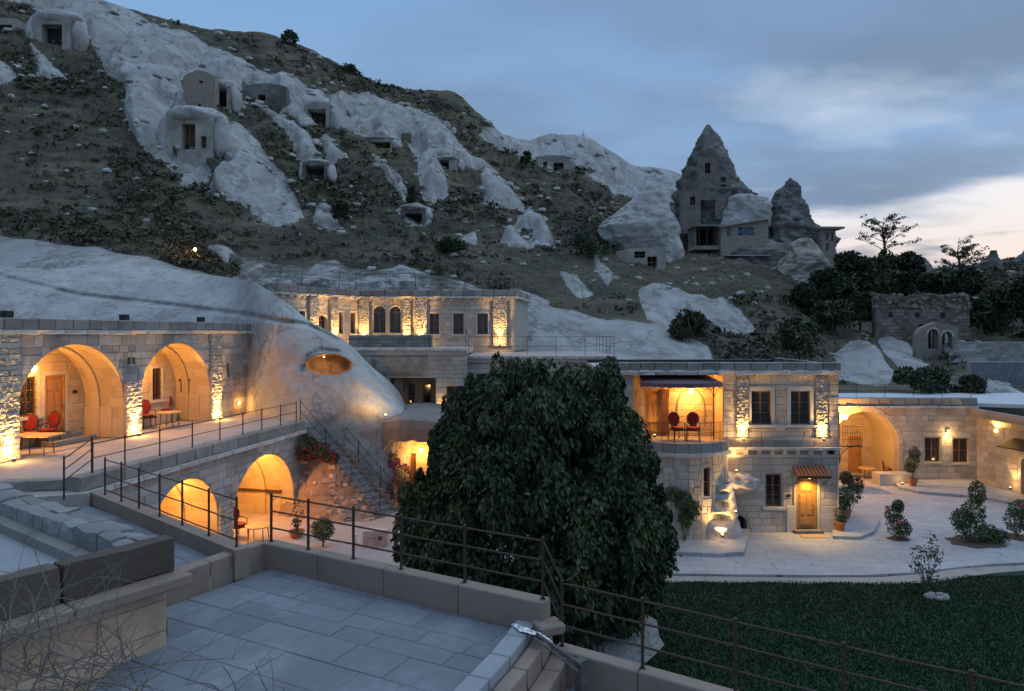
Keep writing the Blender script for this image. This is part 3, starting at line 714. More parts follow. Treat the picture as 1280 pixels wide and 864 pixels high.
def arch_ring(fr, op, width, mat, parent, n=17, proud=0.03, name='arch_stone', depth=0.30):
    rx, ry = op['r'], op['ry']
    for i in range(n):
        t0 = math.pi * i / n + 0.006; t1 = math.pi * (i + 1) / n - 0.006
        pl = []
        for (t, o) in ((t0, 0.0), (t0, width), ((t0 + t1) / 2, width), (t1, width), (t1, 0.0), ((t0 + t1) / 2, 0.0)):
            pl.append((op['u'] + (rx + o + 0.001) * math.cos(t), op['vs'] + (ry + o + 0.001) * math.sin(t)))
        poly_stone(name, fr, pl, -0.03, proud + random.uniform(-.004, .006), mat, parent)
def jambs(fr, op, width, mat, parent, h=0.32, proud=0.03, name='arch_stone'):
    for s in (-1, 1):
        v = op['vb']
        while v < op['vs'] - 0.05:
            hh = min(h * random.uniform(.9, 1.1), op['vs'] - v)
            a = op['u'] + s * (op['r'] + 0.001); b = op['u'] + s * (op['r'] + width)
            x0, x1 = min(a, b), max(a, b); poly_stone(name, fr, [(x0, v + .005), (x1, v + .005), (x1, v + hh - .005), (x0, v + hh - .005)], -0.03, proud + random.uniform(-.004, .006), mat, parent); v += hh
def vault(fr, op, depth, mat, parent, start, name='vault'):
    """soffit and side walls of a barrel vault running back from the opening"""
    pts = [(op['u'] + op['r'], op['vb'])] + arc_pts(op, 0.0, 20) + [(op['u'] - op['r'], op['vb'])]
    mb = MB(); n = len(pts); e = 0.12
    outer = [(op['u'] + op['r'] + e, op['vb'])] + arc_pts(op, e, 20) + [(op['u'] - op['r'] - e, op['vb'])]
    ring = [[fr(u, v, w) for u, v in pl] for w in (-start, -depth) for pl in (pts, outer)]
    vs = [p for rg in ring for p in rg]; fs = []
    for i in range(n - 1):
        fs += [(i, i + 1, 2 * n + i + 1, 2 * n + i), (n + i, n + i + 1, 3 * n + i + 1, 3 * n + i)]
    mb.add(vs, fs); return mb.build(name, mat, parent)
def vault_stones(fr, op, w0, w1, mat, parent, du=.36, dw=.52, seed=1):
    r = random.Random(seed); prof = [(op['u'] + op['r'], op['vb'])] + arc_pts(op, 0.0, 40) + [(op['u'] - op['r'], op['vb'])]
    P2 = [Vector((a, b, 0)) for a, b in prof]; cum = [0.0]
    for a, b in zip(P2[:-1], P2[1:]): cum.append(cum[-1] + (b - a).length)
    def at(s):
        s = max(0, min(cum[-1], s)); i = max(k for k in range(len(cum) - 1) if cum[k] <= s + 1e-9); d = (P2[i + 1] - P2[i]).normalized(); p = P2[i] + d * (s - cum[i]); return p, Vector((-d.y, d.x, 0))
    n = int(round(cum[-1] / du)); du = cum[-1] / n
    for i in range(n):
        w = w0 + (0 if i % 2 else -dw * .4)
        while w < w1 - .02:
            ww = dw * r.uniform(.75, 1.25); a, b = max(w, w0), min(w + ww, w1); w += ww
            if w1 - b < dw * .25: b = w1; w = w1
            if b - a < .08: continue
            vs = []; g = .004; t = .010 + r.uniform(-.004, .005)
            for (off, e) in ((-.01, 0), (t - .003, 0), (t, .010)):
                for (s, wz) in ((i * du + g + e, a + g + e), ((i + 1) * du - g - e, a + g + e), ((i + 1) * du - g - e, b - g - e), (i * du + g + e, b - g - e)): p, nn = at(s); vs.append(fr(p.x + nn.x * off, p.y + nn.y * off, -wz))
            fs = [(k + q_, (k + 1) % 4 + q_, (k + 1) % 4 + q_ + 4, k + q_ + 4) for q_ in (0, 4) for k in range(4)] + [(8, 9, 10, 11)]
            m = MB(); m.add(vs, fs); m.build('vault_stone', mat, parent)
def rib(fr, op, w0, w1, drop, mat, parent):
    mb = MB(); n = 20; vs = []
    for w in (-w0, -w1):
        for off in (0.0, -drop):
            vs += [fr(u, v, w) for u, v in ([(op['u'] + op['r'] + off, op['vb'])] + arc_pts(op, off, n) + [(op['u'] - op['r'] - off, op['vb'])])]
    m = n + 3; fs = []
    for i in range(m - 1): fs += [(i, i + 1, m + i + 1, m + i), (m + i, m + i + 1, 3 * m + i + 1, 3 * m + i), (2 * m + i, 2 * m + i + 1, 3 * m + i + 1, 3 * m + i)]
    mb.add(vs, fs); return mb.build('vault_rib', mat, parent)
def door(fr, u0, u1, v0, v1, parent, w=0.0, mat=None, lit=None):
    mat = mat or M['door']; W = u1 - u0; H = v1 - v0
    mb = MB(); mb.fbox(fr, u0, u1, v0, v1, w - 0.06, w - 0.02); d = mb.build('door', mat, parent)
    f = MB(); t = 0.07
    f.fbox(fr, u0, u0 + t, v0, v1, w - 0.02, w + 0.03); f.fbox(fr, u1 - t, u1, v0, v1, w - 0.02, w + 0.03); f.fbox(fr, u0 + t, u1 - t, v1 - t, v1, w - 0.02, w + 0.03)
    f.build('frame', mat, d)
    x0, x1 = u0 + t + .05, u1 - t - .05; xm = (x0 + x1) / 2
    for (a, b, c, e) in ((x0, x1, 0.06, 0.24), (x0, xm - .025, .28, .72), (xm + .025, x1, .28, .72), (x0, x1, .76, .94)):
        p = MB(); p.fbox(fr, a, b, v0 + c * (H - t), v0 + e * (H - t), w - 0.02, w + 0.005)
        p.fbox(fr, a + .05, b - .05, v0 + c * (H - t) + .05, v0 + e * (H - t) - .05, w + 0.005, w + 0.014); p.build('panel', mat, d)
    h = MB(); h.tube([fr(x1 + .02, v0 + H * .46, w + .01), fr(x1 + .02, v0 + H * .46, w + .06), fr(x1 - .08, v0 + H * .46, w + .06)], 0.012); h.build('handle', M['black'], d)
    return d
def window(fr, u0, u1, v0, v1, parent, w=-0.12, mat=None, nx=2, ny=3, pane=None, bars=False, sill=True, curtain=True):
    mat = mat or M['window']; t = 0.06
    f = MB(); f.fbox(fr, u0, u0 + t, v0, v1, w - .03, w + .03); f.fbox(fr, u1 - t, u1, v0, v1, w - .03, w + .03); f.fbox(fr, u0 + t, u1 - t, v1 - t, v1, w - .03, w + .03); f.fbox(fr, u0 + t, u1 - t, v0, v0 + t, w - .03, w + .03)
    wd = f.build('window', mat, parent)
    g = MB(); ia, ib, ja, jb = u0 + t, u1 - t, v0 + t, v1 - t
    for i in range(1, nx): x = ia + (ib - ia) * i / nx; k = .035 if i * 2 == nx else .014; g.fbox(fr, x - k, x + k, ja, jb, w - .02, w + .025)
    for j in range(1, ny): y = ja + (jb - ja) * j / ny; g.fbox(fr, ia, ib, y - .014, y + .014, w - .018, w + .02)
    g.build('glazing_bars', mat, wd)
    for i in range(nx):
        p = MB(); p.fbox(fr, ia + (ib - ia) * i / nx, ia + (ib - ia) * (i + 1) / nx, ja, jb, w - .012, w - .006); p.build('pane', pane or M['glass'], wd)
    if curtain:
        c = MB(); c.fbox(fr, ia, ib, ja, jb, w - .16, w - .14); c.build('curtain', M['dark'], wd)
    if bars:
        b = MB()
        for i in range(1, 5): x = u0 + (u1 - u0) * i / 5; b.tube([fr(x, v0, w + .10), fr(x, v1, w + .10)], .009, 5)
        for j in range(1, 5): y = v0 + (v1 - v0) * j / 5; b.tube([fr(u0, y, w + .10), fr(u1, y, w + .10)], .009, 5)
        b.build('iron_bars', M['black'], wd)
    return wd
def surround(fr, u0, u1, v0, v1, wd, mat, parent, proud=0.045, sill=True):
    for (a, b, c, d) in ((u0 - wd, u0, v0, v1), (u1, u1 + wd, v0, v1), (u0 - wd, u1 + wd, v1, v1 + wd * 1.3)):
        m = MB(); m.fbox(fr, a + .003, b - .003, c + .003, d - .003, -.1, proud); m.build('window_surround', mat, parent)
    if sill:
        m = MB(); m.fbox(fr, u0 - wd - .06, u1 + wd + .06, v0 - .11, v0 - .003, -.1, proud + .06); m.build('sill', mat, parent)
def row(fr, L, v0, v1, w0, w1, bl, mat, parent, name, jit=0.006, u_start=0.0, maxn=300, gap=0.004):
    """a line of separate stones: parapet, coping, kerb, cornice"""
    r = random.Random(name + str(L)); u = u_start; n = 0
    while u < u_start + L - 0.01:
        b = min(u + bl * r.uniform(0.75, 1.25), u_start + L)
        if u_start + L - b < bl * 0.35: b = u_start + L
        j = r.uniform(-jit, jit); me = blk(BLK[r.randrange(4)], mat); d = w1 - w0
        put(name, me, parent, fr((u + b) / 2, (v0 + v1) / 2 + j, (w0 + w1) / 2 + j), fr.a, (b - u - gap, d, v1 - v0)); u = b
def frame_from(p0, p1, z=0.0):
    p0 = Vector(p0); p1 = Vector(p1); a = math.atan2(p1.y - p0.y, p1.x - p0.x); return Frame((p0.x, p0.y, z), a), math.hypot(p1.x - p0.x, p1.y - p0.y)
# ---------------------------------------------------------------- lamps
WARM = (1.0, 0.42, 0.08); GOLD = (1.0, 0.56, 0.17)
LK = 2.9
def lamp_light(name, kind, loc, power, col=WARM, target=None, spot=100, size=0.05, parent=None, blend=0.8):
    l = bpy.data.lights.new(name, kind); l.energy = power * LK; l.color = col
    if kind == 'SPOT': l.spot_size = R(spot); l.spot_blend = blend
    l.shadow_soft_size = size
    o = bpy.data.objects.new(name, l); COL.objects.link(o); o.location = Vector(loc) - org(parent)
    if parent: o.parent = parent
    if target is not None: o.rotation_euler = (Vector(target) - Vector(loc)).to_track_quat('-Z', 'Y').to_euler()
    return o
def uplight(p, n, power, label, group='small floodlights shining up the rough stone piers', h=2.5, col=GOLD, spot=70):
    """a small floodlight at the foot of a wall; n points away from the wall"""
    p = Vector(p); n = Vector(n).normalized(); t = root('floodlight', p, label, 'floodlight', group)
    b = MB(); b.lathe(p, [(0.055, 0.0), (0.06, 0.02), (0.06, 0.09), (0.05, 0.10)], 10); b.build('housing', M['pvc'], t)
    e = MB(); e.lathe(p, [(0.044, 0.102), (0.044, 0.106)], 10); e.build('lens', M['bulbsoft'], t)
    lamp_light('light', 'SPOT', p + Vector((0, 0, 0.15)), power, col, p + Vector((0, 0, h)) - n * 0.30, spot, 0.03, t)
    lamp_light('light', 'POINT', p + Vector((0, 0, 0.26)) - n * 0.05, power * 0.05, col, size=0.05, parent=t)
    return t
def lantern(p, power, label, hang=0.35, group='glass lanterns glowing over the terraces', scale=1.0):
    p = Vector(p); t = root('hanging_lantern', p, label, 'lantern', group)
    s = scale; c = MB(); c.tube([p + Vector((0, 0, .14 * s)), p + Vector((0, 0, hang))], .008, 5); c.build('chain', M['black'], t)
    g = MB(); g.lathe(p, [(.04 * s, -.10 * s), (.085 * s, -.05 * s), (.10 * s, .02 * s), (.07 * s, .09 * s)], 8); g.build('glass_shade', M['bulb'], t)
    k = MB(); k.lathe(p, [(.075 * s, .092 * s), (.03 * s, .13 * s), (.012 * s, .15 * s)], 8)
    for i in range(6):
        a = i * math.pi / 3; k.tube([p + Vector((.05 * s * math.cos(a), .05 * s * math.sin(a), -.11 * s)), p + Vector((.11 * s * math.cos(a), .11 * s * math.sin(a), 0)), p + Vector((.08 * s * math.cos(a), .08 * s * math.sin(a), .10 * s))], .006, 4)
    k.build('cage', M['black'], t)
    lamp_light('light', 'POINT', p + Vector((0, 0, -0.17 * s)), power, WARM, size=0.09, parent=t)
    return t
# ================================================================ left building with two arched porches
TZ = 4.45
LB = root('arched_stone_building', (-15.43, 15, TZ), 'long stone building on the left with two warmly lit arched porches above the terrace', 'building')
lf = Frame((-15.43, 15, TZ), math.atan2(0.9795, 0.2017))
LL = 16.8
A1 = ARCH(7.05, 2.05, 1.26, 0.0, ring=0.0); A2 = ARCH(11.85, 1.97, 1.30, 0.0, ring=0.0)
A1r = dict(A1, ring=0.30); A2r = dict(A2, ring=0.30)
sm_win = RECT(15.0, 15.2, 1.7, 2.35)
vent = RECT(9.25, 9.62, 2.55, 2.80)
wc = wall_core('front_wall', lf, [(0, -0.5), (LL, -0.5), (LL, 3.62), (0, 3.62)], [A1, A2, sm_win, vent], 0.45, M['mortar'], LB)
zl = [(4.2, 5.01, 0, 3.62), (9.10, 9.87, 0, 1.95), (13.82, 14.52, 0, 3.62)]
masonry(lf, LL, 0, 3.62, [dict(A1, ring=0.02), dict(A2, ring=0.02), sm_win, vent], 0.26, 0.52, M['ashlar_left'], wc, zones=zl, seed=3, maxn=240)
rw = MB()
for k, (a, b, c, d) in enumerate(zl):
    frz = lf.shift(u=a + 0.005)
    nm = MB(); nm.fbox(lf, a + .01, b - .01, 0, d, 0.0, 0.03); pc = nm.build('rough_pier', M['mortar'], LB)
    masonry(lf.shift(u=a, w=0.03), b - a, 0, d, [], 0.15, 0.34, M['rubble'], pc, name='rough_stone', proud=0.05, rough=True, seed=20 + k, maxn=80, gap=0.006)
# porches
bk = lf.shift(w=-1.6)
v1_ = vault(lf, A1, 1.62, M['interior'], LB, 0.45); v2_ = vault(lf, A2, 1.62, M['interior'], LB, 0.45)
vault_stones(lf, A1, .0, .93, M['interior'], v1_, seed=1); vault_stones(lf, A1, 1.27, 1.6, M['interior'], v1_, seed=2); vault_stones(lf, A2, .0, .93, M['interior'], v2_, seed=3); vault_stones(lf, A2, 1.27, 1.6, M['interior'], v2_, seed=4)
rib(lf, dict(A1, r=2.05, ry=2.05), 0.95, 1.25, 0.08, M['interior'], v1_); rib(lf, dict(A2), 0.95, 1.25, 0.08, M['interior'], v2_)
w1 = RECT(6.50, 7.16, 0.98, 2.25); d1 = RECT(7.46, 8.26, 0.28, 2.24)
b1_ = wall_core('porch_wall', bk, [(4.8, -.1), (9.3, -.1), (9.3, 3.5), (4.8, 3.5)], [w1, d1], 0.3, M['mortar'], LB)
masonry(bk.shift(u=4.9), 4.3, 0, 3.4, [RECT(w1['u0'] - 4.9, w1['u1'] - 4.9, w1['v0'], w1['v1'], .1), RECT(d1['u0'] - 4.9, d1['u1'] - 4.9, 0, d1['v1'], .1)], 0.30, 0.55, M['interior'], b1_, seed=5, maxn=120, gap=.004)
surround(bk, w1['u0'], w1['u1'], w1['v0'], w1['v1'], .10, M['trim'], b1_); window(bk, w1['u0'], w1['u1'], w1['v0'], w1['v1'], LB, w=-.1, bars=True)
door(bk, d1['u0'], d1['u1'], d1['v0'], d1['v1'], LB, w=-.02)
for (a, b, c, d) in ((7.34, 7.45, .28, 2.24), (8.27, 8.38, .28, 2.24), (7.34, 8.38, 2.25, 2.38)):
    m = MB(); m.fbox(bk, a, b, c, d, -.08, .04); m.build('door_surround', M['trim'], b1_)
m = MB(); m.fbox(bk, 7.0, 8.75, 0, 0.13, 0.0, 0.85); m.build('door_step', M['coping'], LB)
m = MB(); m.fbox(bk, 7.2, 8.55, 0.13, 0.27, 0.0, 0.45); m.build('door_step', M['coping'], LB)
w2 = RECT(12.4, 12.95, .95, 2.22); w3 = RECT(10.9, 11.6, .95, 2.22)
b2_ = wall_core('porch_wall', bk, [(9.6, -.1), (14.1, -.1), (14.1, 3.5), (9.6, 3.5)], [w2, w3], 0.3, M['mortar'], LB)
masonry(bk.shift(u=9.7), 4.3, 0, 3.4, [RECT(w2['u0'] - 9.7, w2['u1'] - 9.7, w2['v0'], w2['v1'], .1), RECT(w3['u0'] - 9.7, w3['u1'] - 9.7, w3['v0'], w3['v1'], .1)], 0.30, 0.55, M['interior'], b2_, seed=6, maxn=120, gap=.004)
for w_ in (w2, w3):
    surround(bk, w_['u0'], w_['u1'], w_['v0'], w_['v1'], .10, M['trim'], b2_); window(bk, w_['u0'], w_['u1'], w_['v0'], w_['v1'], LB, w=-.1, bars=True)
m = MB(); m.fbox(bk, 10.2, 13.4, 0, 0.42, 0.0, 0.35); m.build('stone_bench', M['interior'], LB)
# side wall panels of the porches: the dado ledge and niche
for (a, q) in ((9.10, 0), (13.82, 1)):
    m = MB(); m.fbox(lf, a - .045, a + .01, 0, 1.0, -1.58, -.46); m.build('dado', M['interior'], LB)
    m = MB(); m.fbox(lf, a - .075, a + .01, 1.0, 1.05, -1.58, -.46); m.build('dado_ledge', M['trim'], LB)
m = MB(); m.fbox(lf, 13.77, 13.83, 1.15, 1.62, -1.35, -.95); m.build('niche_shutter', M['window'], LB)
m = MB(); m.fbox(lf, 13.76, 13.84, 1.62, 1.72, -1.42, -.88); m.build('niche_lintel', M['darkwood'], LB)
m = MB(); m.fbox(lf, 15.0, 15.2, 1.7, 2.35, -.2, -.15); m.build('pane', M['glass'], LB)
m = MB(); m.fbox(lf, 9.25, 9.62, 2.55, 2.8, -.15, -.12); m.build('vent', M['dark'], LB)
m = MB(); m.fbox(lf, 9.42, 9.45, 2.55, 2.8, -.11, .03); m.build('vent_bar', M['trim'], LB)
row(lf, LL, 3.62, 3.76, -0.45, 0.16, 0.9, M['trim'], LB, 'cornice_stone')
row(lf, LL, 3.76, 4.10, -0.30, 0.06, 0.62, M['coping'], LB, 'parapet_stone')
m = MB(); m.add([lf(0, 3.7, -.3), lf(LL, 3.7, -.3), lf(LL, 3.7, -7), lf(0, 3.7, -7), lf(0, 3.6, -.3), lf(LL, 3.6, -.3), lf(LL, 3.6, -7), lf(0, 3.6, -7)], [(0, 1, 2, 3), (7, 6, 5, 4), (0, 4, 5, 1), (1, 5, 6, 2), (2, 6, 7, 3), (3, 7, 4, 0)]); m.build('roof', M['cement'], LB)
m = MB(); m.add([lf(LL, -.5, 0), lf(LL, -.5, -7), lf(LL, 3.6, -7), lf(LL, 3.6, 0)], [(0, 1, 2, 3)])
m.add([lf(0, -.5, 0), lf(0, -.5, -7), lf(0, 3.6, -7), lf(0, 3.6, 0)], [(0, 1, 2, 3)]); m.build('end_wall', M['ashlar_left'], LB)
lantern(lf(6.35, 2.55, -0.85), 62, 'bright glass lantern hanging in the leftmost arched porch', hang=.62)
lantern(lf(11.15, 2.58, -0.85), 62, 'bright glass lantern hanging in the second arched porch, over the red chairs', hang=.60)
for u, lab in ((4.62, 'floodlight at the foot of the rough pier at the left edge'), (9.48, 'floodlight at the foot of the pier between the two left porches'), (14.17, 'floodlight at the foot of the last pier of the left building')):
    uplight(lf(u, 0.0, 0.30), lf.n, 210, lab, spot=60)
m = root('wall_lamp_box', lf(15.8, 0.45, 0.05), 'little yellow lamp low on the wall beside the last pier of the left building', 'lamp')
q = MB(); q.fbox(lf, 15.7, 15.9, .45, .6, 0.0, .06); q.build('housing', M['pvc'], m); q = MB(); q.fbox(lf, 15.72, 15.88, .47, .58, .06, .065); q.build('lens', M['bulbsoft'], m)
lamp_light('light', 'POINT', lf(15.8, .52, .22), 5, WARM, parent=m)

# ================================================================ terrace of the left building and the arcade under it
af = Frame((-10.82, 17, 0.8), math.atan2(0.9797, 0.2003))
AR = root('arcade_terrace', (-10.82, 17, 0.8), 'raised terrace carried on a stone wall with two glowing arches in its lower floor', 'terrace')
B1 = ARCH(4.06, 1.54, 1.28, 0.0); B2 = ARCH(8.43, 2.04, 0.80, 0.0, ry=2.0)
AL = 11.3
ac = wall_core('arcade_wall', af, [(0, -.85), (AL, -.85), (AL, 3.2), (0, 3.2)], [B1, B2], 0.45, M['mortar'], AR)
zr = [(5.62, 6.37, 0, 1.7)]
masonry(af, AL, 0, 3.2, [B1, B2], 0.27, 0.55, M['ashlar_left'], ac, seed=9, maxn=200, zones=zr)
nm = MB(); nm.fbox(af, 5.63, 6.36, 0, 1.7, 0.0, .02); pc = nm.build('rough_pier', M['mortar'], AR)
masonry(af.shift(u=5.62, w=.02), .75, 0, 1.7, [], .15, .34, M['rubble'], pc, name='rough_stone', proud=.05, rough=True, seed=33)
v3 = vault(af, B1, 2.6, M['interior'], AR, .45); v4 = vault(af, B2, 2.6, M['interior'], AR, .45)
vault_stones(af, B1, .0, 1.18, M['interior'], v3, seed=5); vault_stones(af, B2, .0, 1.18, M['interior'], v4, seed=6); vault_stones(af, B1, 1.52, 2.6, M['interior'], v3, seed=7); vault_stones(af, B2, 1.52, 2.6, M['interior'], v4, seed=8)
rib(af, B1, 1.2, 1.5, .08, M['interior'], v3); rib(af, B2, 1.2, 1.5, .08, M['interior'], v4)
ab = af.shift(w=-2.6)
for (a, b, sd_) in ((2.3, 5.8, 1), (6.2, 10.6, 2)):
    m = MB(); m.fbox(ab, a, b, -.1, 3.1, -.3, 0); bw = m.build('vault_end_wall', M['mortar'], AR)
    masonry(ab.shift(u=a), b - a, 0, 3.05, [], .3, .55, M['interior'], bw, seed=40 + sd_, gap=.004, maxn=90)
m = MB(); m.fbox(af, 10.30, 10.46, .95, 1.02, -2.5, -.5); m.build('shelf', M['darkwood'], AR)
m = MB(); m.fbox(af, 10.40, 10.47, 1.35, 2.0, -2.0, -1.3); m.build('niche_shutter', M['interior'], AR)
row(af, AL, 3.2, 3.34, -.3, .15, .85, M['trim'], AR, 'cornice_stone')
row(af, AL, 3.34, 3.72, -.32, .06, .72, M['coping'], AR, 'kerb_stone')
m = MB(); m.prism([(-19, 15.2), (-12.9, 16.9), (-10.75, 17.35), (-8.56 - .1, 28.07), (-8.0, 29.5), (-11, 34), (-19, 31)], 4.12, 4.42); dk = m.build('terrace_floor', M['terrace'], AR)
for (x0, y0, x1, y1) in ((-12.9, 16.9, -10.75, 17.35),):
    ff, L_ = frame_from((x0, y0), (x1, y1)); row(ff, L_, 4.17, 4.43, -.3, .03, .8, M['coping'], AR, 'edge_stone')
lamp_light('light', 'POINT', af(4.2, 2.2, -1.0), 62, WARM, parent=AR, size=.12); lamp_light('light', 'POINT', af(8.6, 2.2, -1.0), 90, WARM, parent=AR, size=.12)
for u_, i_ in ((4.2, 0), (8.6, 1)):
    t = root('ceiling_lamp', af(u_, 2.35, -1.0), 'small ceiling lamp in the %s arch under the terrace' % ('smaller left' if i_ == 0 else 'larger right'), 'lamp', 'ceiling lamps under the terrace arches')
    q = MB(); q.lathe(af(u_, 2.36, -1.0), [(.04, -.05), (.09, 0), (.09, .06), (.02, .09), (.012, .42)], 10); q.build('lamp_shade', M['bulbsoft'], t)
uplight(af(10.85, 0.75, .30), af.n, 45, 'floodlight beside the right jamb of the larger lower arch', h=1.6)
sheet('lower_court_paving', [(-12, 15.8), (-4.9, 13.6), (-3.5, 20), (-3.6, 31), (-12, 31)], 0.815, M['terrace'], bottom=0.0)

# walkway between the roofs
struct_w = MB(); struct_w.prism([(-4.95, 12.95), (-5.0, 12.8), (-5.95, 11.0), (-5.2, 10.3), (-9, 11.5), (-15, 12.5), (-19, 15.2), (-12.9, 16.9), (-10.8, 17.2)], 0.0, 3.80)
WK = struct_w.build('walkway_roof', M['mortar'], loc=(-9, 13, 0)); WK['kind'] = 'structure'
kf, KL = frame_from(G(128, 613, 4.15)[:2], G(312, 684, 4.15)[:2])
mk = root('walkway_kerb', kf(0, 3.8), 'low rendered kerb along the narrow paved walkway above the lower court', 'kerb')
for i in range(4):
    q = MB(); q.fbox(kf, KL * i / 4 + .004, KL * (i + 1) / 4 - .004, 3.6, 4.15, .0, .28); q.build('kerb_block', M['render'], mk)
def pave(name, poly, ang, lu, lv, z, mat, parent, gap=.008, thick=.05, seed=1, maxn=300):
    """lay slabs over a convex polygon"""
    r = random.Random(seed); ca, sa = math.cos(ang), math.sin(ang)
    area = sum(poly[i][0] * poly[(i + 1) % len(poly)][1] - poly[(i + 1) % len(poly)][0] * poly[i][1] for i in range(len(poly)))
    pl = poly if area > 0 else poly[::-1]
    loc = [(x * ca + y * sa, -x * sa + y * ca) for x, y in pl]
    u0, u1 = min(p[0] for p in loc), max(p[0] for p in loc); v0, v1 = min(p[1] for p in loc), max(p[1] for p in loc); v = v0; items = []
    while v < v1:
        h = lv * r.choice((.8, 1, 1, 1.25)); u = u0 - r.random() * lu
        while u < u1:
            w = lu * r.uniform(.55, 1.35); q = [(u + gap, v + gap), (u + w - gap, v + gap), (u + w - gap, v + h - gap), (u + gap, v + h - gap)]
            for i in range(len(loc)):
                a, b = loc[i], loc[(i + 1) % len(loc)]; n = (-(b[1] - a[1]), b[0] - a[0]); q = clip_poly(q, n, n[0] * a[0] + n[1] * a[1])
                if len(q) < 3: break
            if len(q) >= 3 and parea(q) > .01: items.append([(x * ca - y * sa, x * sa + y * ca) for x, y in q])
            u += w
        v += h
    items.sort(key=lambda q: math.hypot(q[0][0], q[0][1]))
    rest = MB()
    for i, q in enumerate(items):
        n = len(q); c = (sum(p[0] for p in q) / n, sum(p[1] for p in q) / n); t = z + r.uniform(-.004, .004)
        vs = [(x, y, z - thick) for x, y in q] + [(x, y, t - .006) for x, y in q] + [(c[0] + (x - c[0]) * .975, c[1] + (y - c[1]) * .975, t) for x, y in q]
        fs = [(k, (k + 1) % n, (k + 1) % n + n, k + n) for k in range(n)] + [(k + n, (k + 1) % n + n, (k + 1) % n + 2 * n, k + 2 * n) for k in range(n)] + [tuple(range(2 * n, 3 * n))]
        if i < maxn: m = MB(); m.add(vs, fs); m.build(name, mat, parent, loc=(c[0], c[1], z))
        else: rest.add(vs, fs)
    if rest.v: o = rest.build(name + '_field', mat, parent); o['kind'] = 'stuff'
pave('paving_slab', [(-5.05, 12.8), (-5.9, 11.1), (-13.5, 13.0), (-12.8, 16.8), (-10.75, 17.1)], kf.a, .75, .42, 3.85, M['slab'], WK, seed=4)
m = MB(); m.prism([(-13.2, 16.75), (-10.8, 17.28), (-10.45, 16.85), (-12.9, 16.0)], 3.8, 4.16); m.build('landing_step', M['terrace'], WK)

# ================================================================ middle terrace roof in the foreground
CT = root('foreground_roof_terrace', (-1.5, 10, 0), 'paved grey roof terrace in the foreground with a low rendered parapet', 'roof terrace')
Ap = (-4.78, 13.5); Bp = (.62, 10.5)
m = MB(); m.prism([Ap, Bp, (.1, 9.0), (-.35, 8.3), (-1.6, 5.2), (-4.75, 5.2), (-5.95, 11.3)], 0, 3.53); m.build('terrace_base', M['mortar'], CT)
pf, PL = frame_from(Ap, Bp)
pave('paving_slab', [(-4.62, 13.1), (.25, 10.35), (-.15, 8.8), (-.62, 8.1), (-1.75, 5.3), (-4.6, 5.3), (-5.80, 11.2)], pf.a + .04, 1.0, .52, 3.6, M['slab'], CT, seed=8, gap=.0045)
def parapet_blocks(fr, L, v0, v1, w0, w1, n, name, mat, parent, u0=0.0):
    for i in range(n):
        a, b = u0 + L * i / n + .003, u0 + L * (i + 1) / n - .003; q = MB(); q.fbox(fr, a, b, v0, v1, w0, w1)
        o = q.build(name, mat, parent); bv = o.modifiers.new('bevel', 'BEVEL'); bv.width = .025; bv.segments = 2
parapet_blocks(pf, PL - .02, 3.5, 4.07, 0.0, .28, 4, 'parapet_block', M['render'], CT)
p2, P2L = frame_from((-6.05, 11.05), (-4.90, 13.32))
parapet_blocks(p2, P2L, 3.5, 4.07, -.14, .14, 2, 'parapet_block', M['render'], CT)
# raised gutter kerb and steps along its right edge
edge_pts = [(.30, 10.42), (.14, 9.9), (-.08, 9.3), (-.34, 8.7), (-.66, 7.95), (-1.05, 7.05), (-1.6, 5.8)]
def ribbon(pts, w_in, w_out, z0, z1, name, mat, parent, split=True):
    P2 = [Vector((x, y, 0)) for x, y in pts]; nr_ = []
    for i, p in enumerate(P2):
        d = (P2[min(i + 1, len(P2) - 1)] - P2[max(i - 1, 0)]).normalized(); nr_.append(Vector((-d.y, d.x, 0)))
    for i in range(len(P2) - 1):
        a, b = P2[i], P2[i + 1]; na, nb = nr_[i], nr_[i + 1]; g = (b - a).normalized() * .004
        q = [(a + g + na * w_in), (b - g + nb * w_in), (b - g + nb * w_out), (a + g + na * w_out)]
        m = MB(); m.prism([(v.x, v.y) for v in q], z0, z1); o = m.build(name, mat, parent); bv = o.modifiers.new('bevel', 'BEVEL'); bv.width = .03; bv.segments = 2
ribbon(edge_pts, -.24, .06, 3.45, 3.74, 'gutter_kerb', M['cement'], CT)
ribbon([(x + .02, y) for x, y in edge_pts[:-1]], .07, .29, 3.2, 3.60, 'step_stone', M['render'], CT)
ribbon([(x + .02, y) for x, y in edge_pts[:-1]], .30, .56, 2.9, 3.32, 'step_stone', M['render'], CT)
m = MB(); m.box((.55, 10.25, 3.72), (.42, .34, .16), .4); o = m.build('corner_stone', M['render'], CT); bv = o.modifiers.new('bevel', 'BEVEL'); bv.width = .03
# silver foil and pipes on the corner
t = root('foil_patch', (.28, 9.95, 3.74), 'crumpled silver foil waterproofing patch on the terrace corner', 'foil')
V_ = []; F_ = []; nn = 14
for i in range(nn + 1):
    for j in range(nn + 1):
        x = -.26 + .55 * i / nn; y = -.13 + .26 * j / nn; V_.append((.28 + x * .9 - y * .5 + .02 * noise.noise(Vector((i, j, 0)) * .7), 9.98 - x * .55 + y, 3.765 + .035 * abs(noise.noise(Vector((i * .6, j * .6, 4)))) - max(0, x) * .15))
for i in range(nn):
    for j in range(nn): a = i * (nn + 1) + j; F_.append((a, a + nn + 1, a + nn + 2, a + 1))
m = MB(); m.add(V_, F_); m.build('foil_sheet', M['foil'], t)
m = MB(); m.tube([(.35, 9.85, 3.80), (.55, 9.7, 3.72), (.95, 9.45, 3.55)], .024, 8); m.build('pipe', M['pvc'], t)
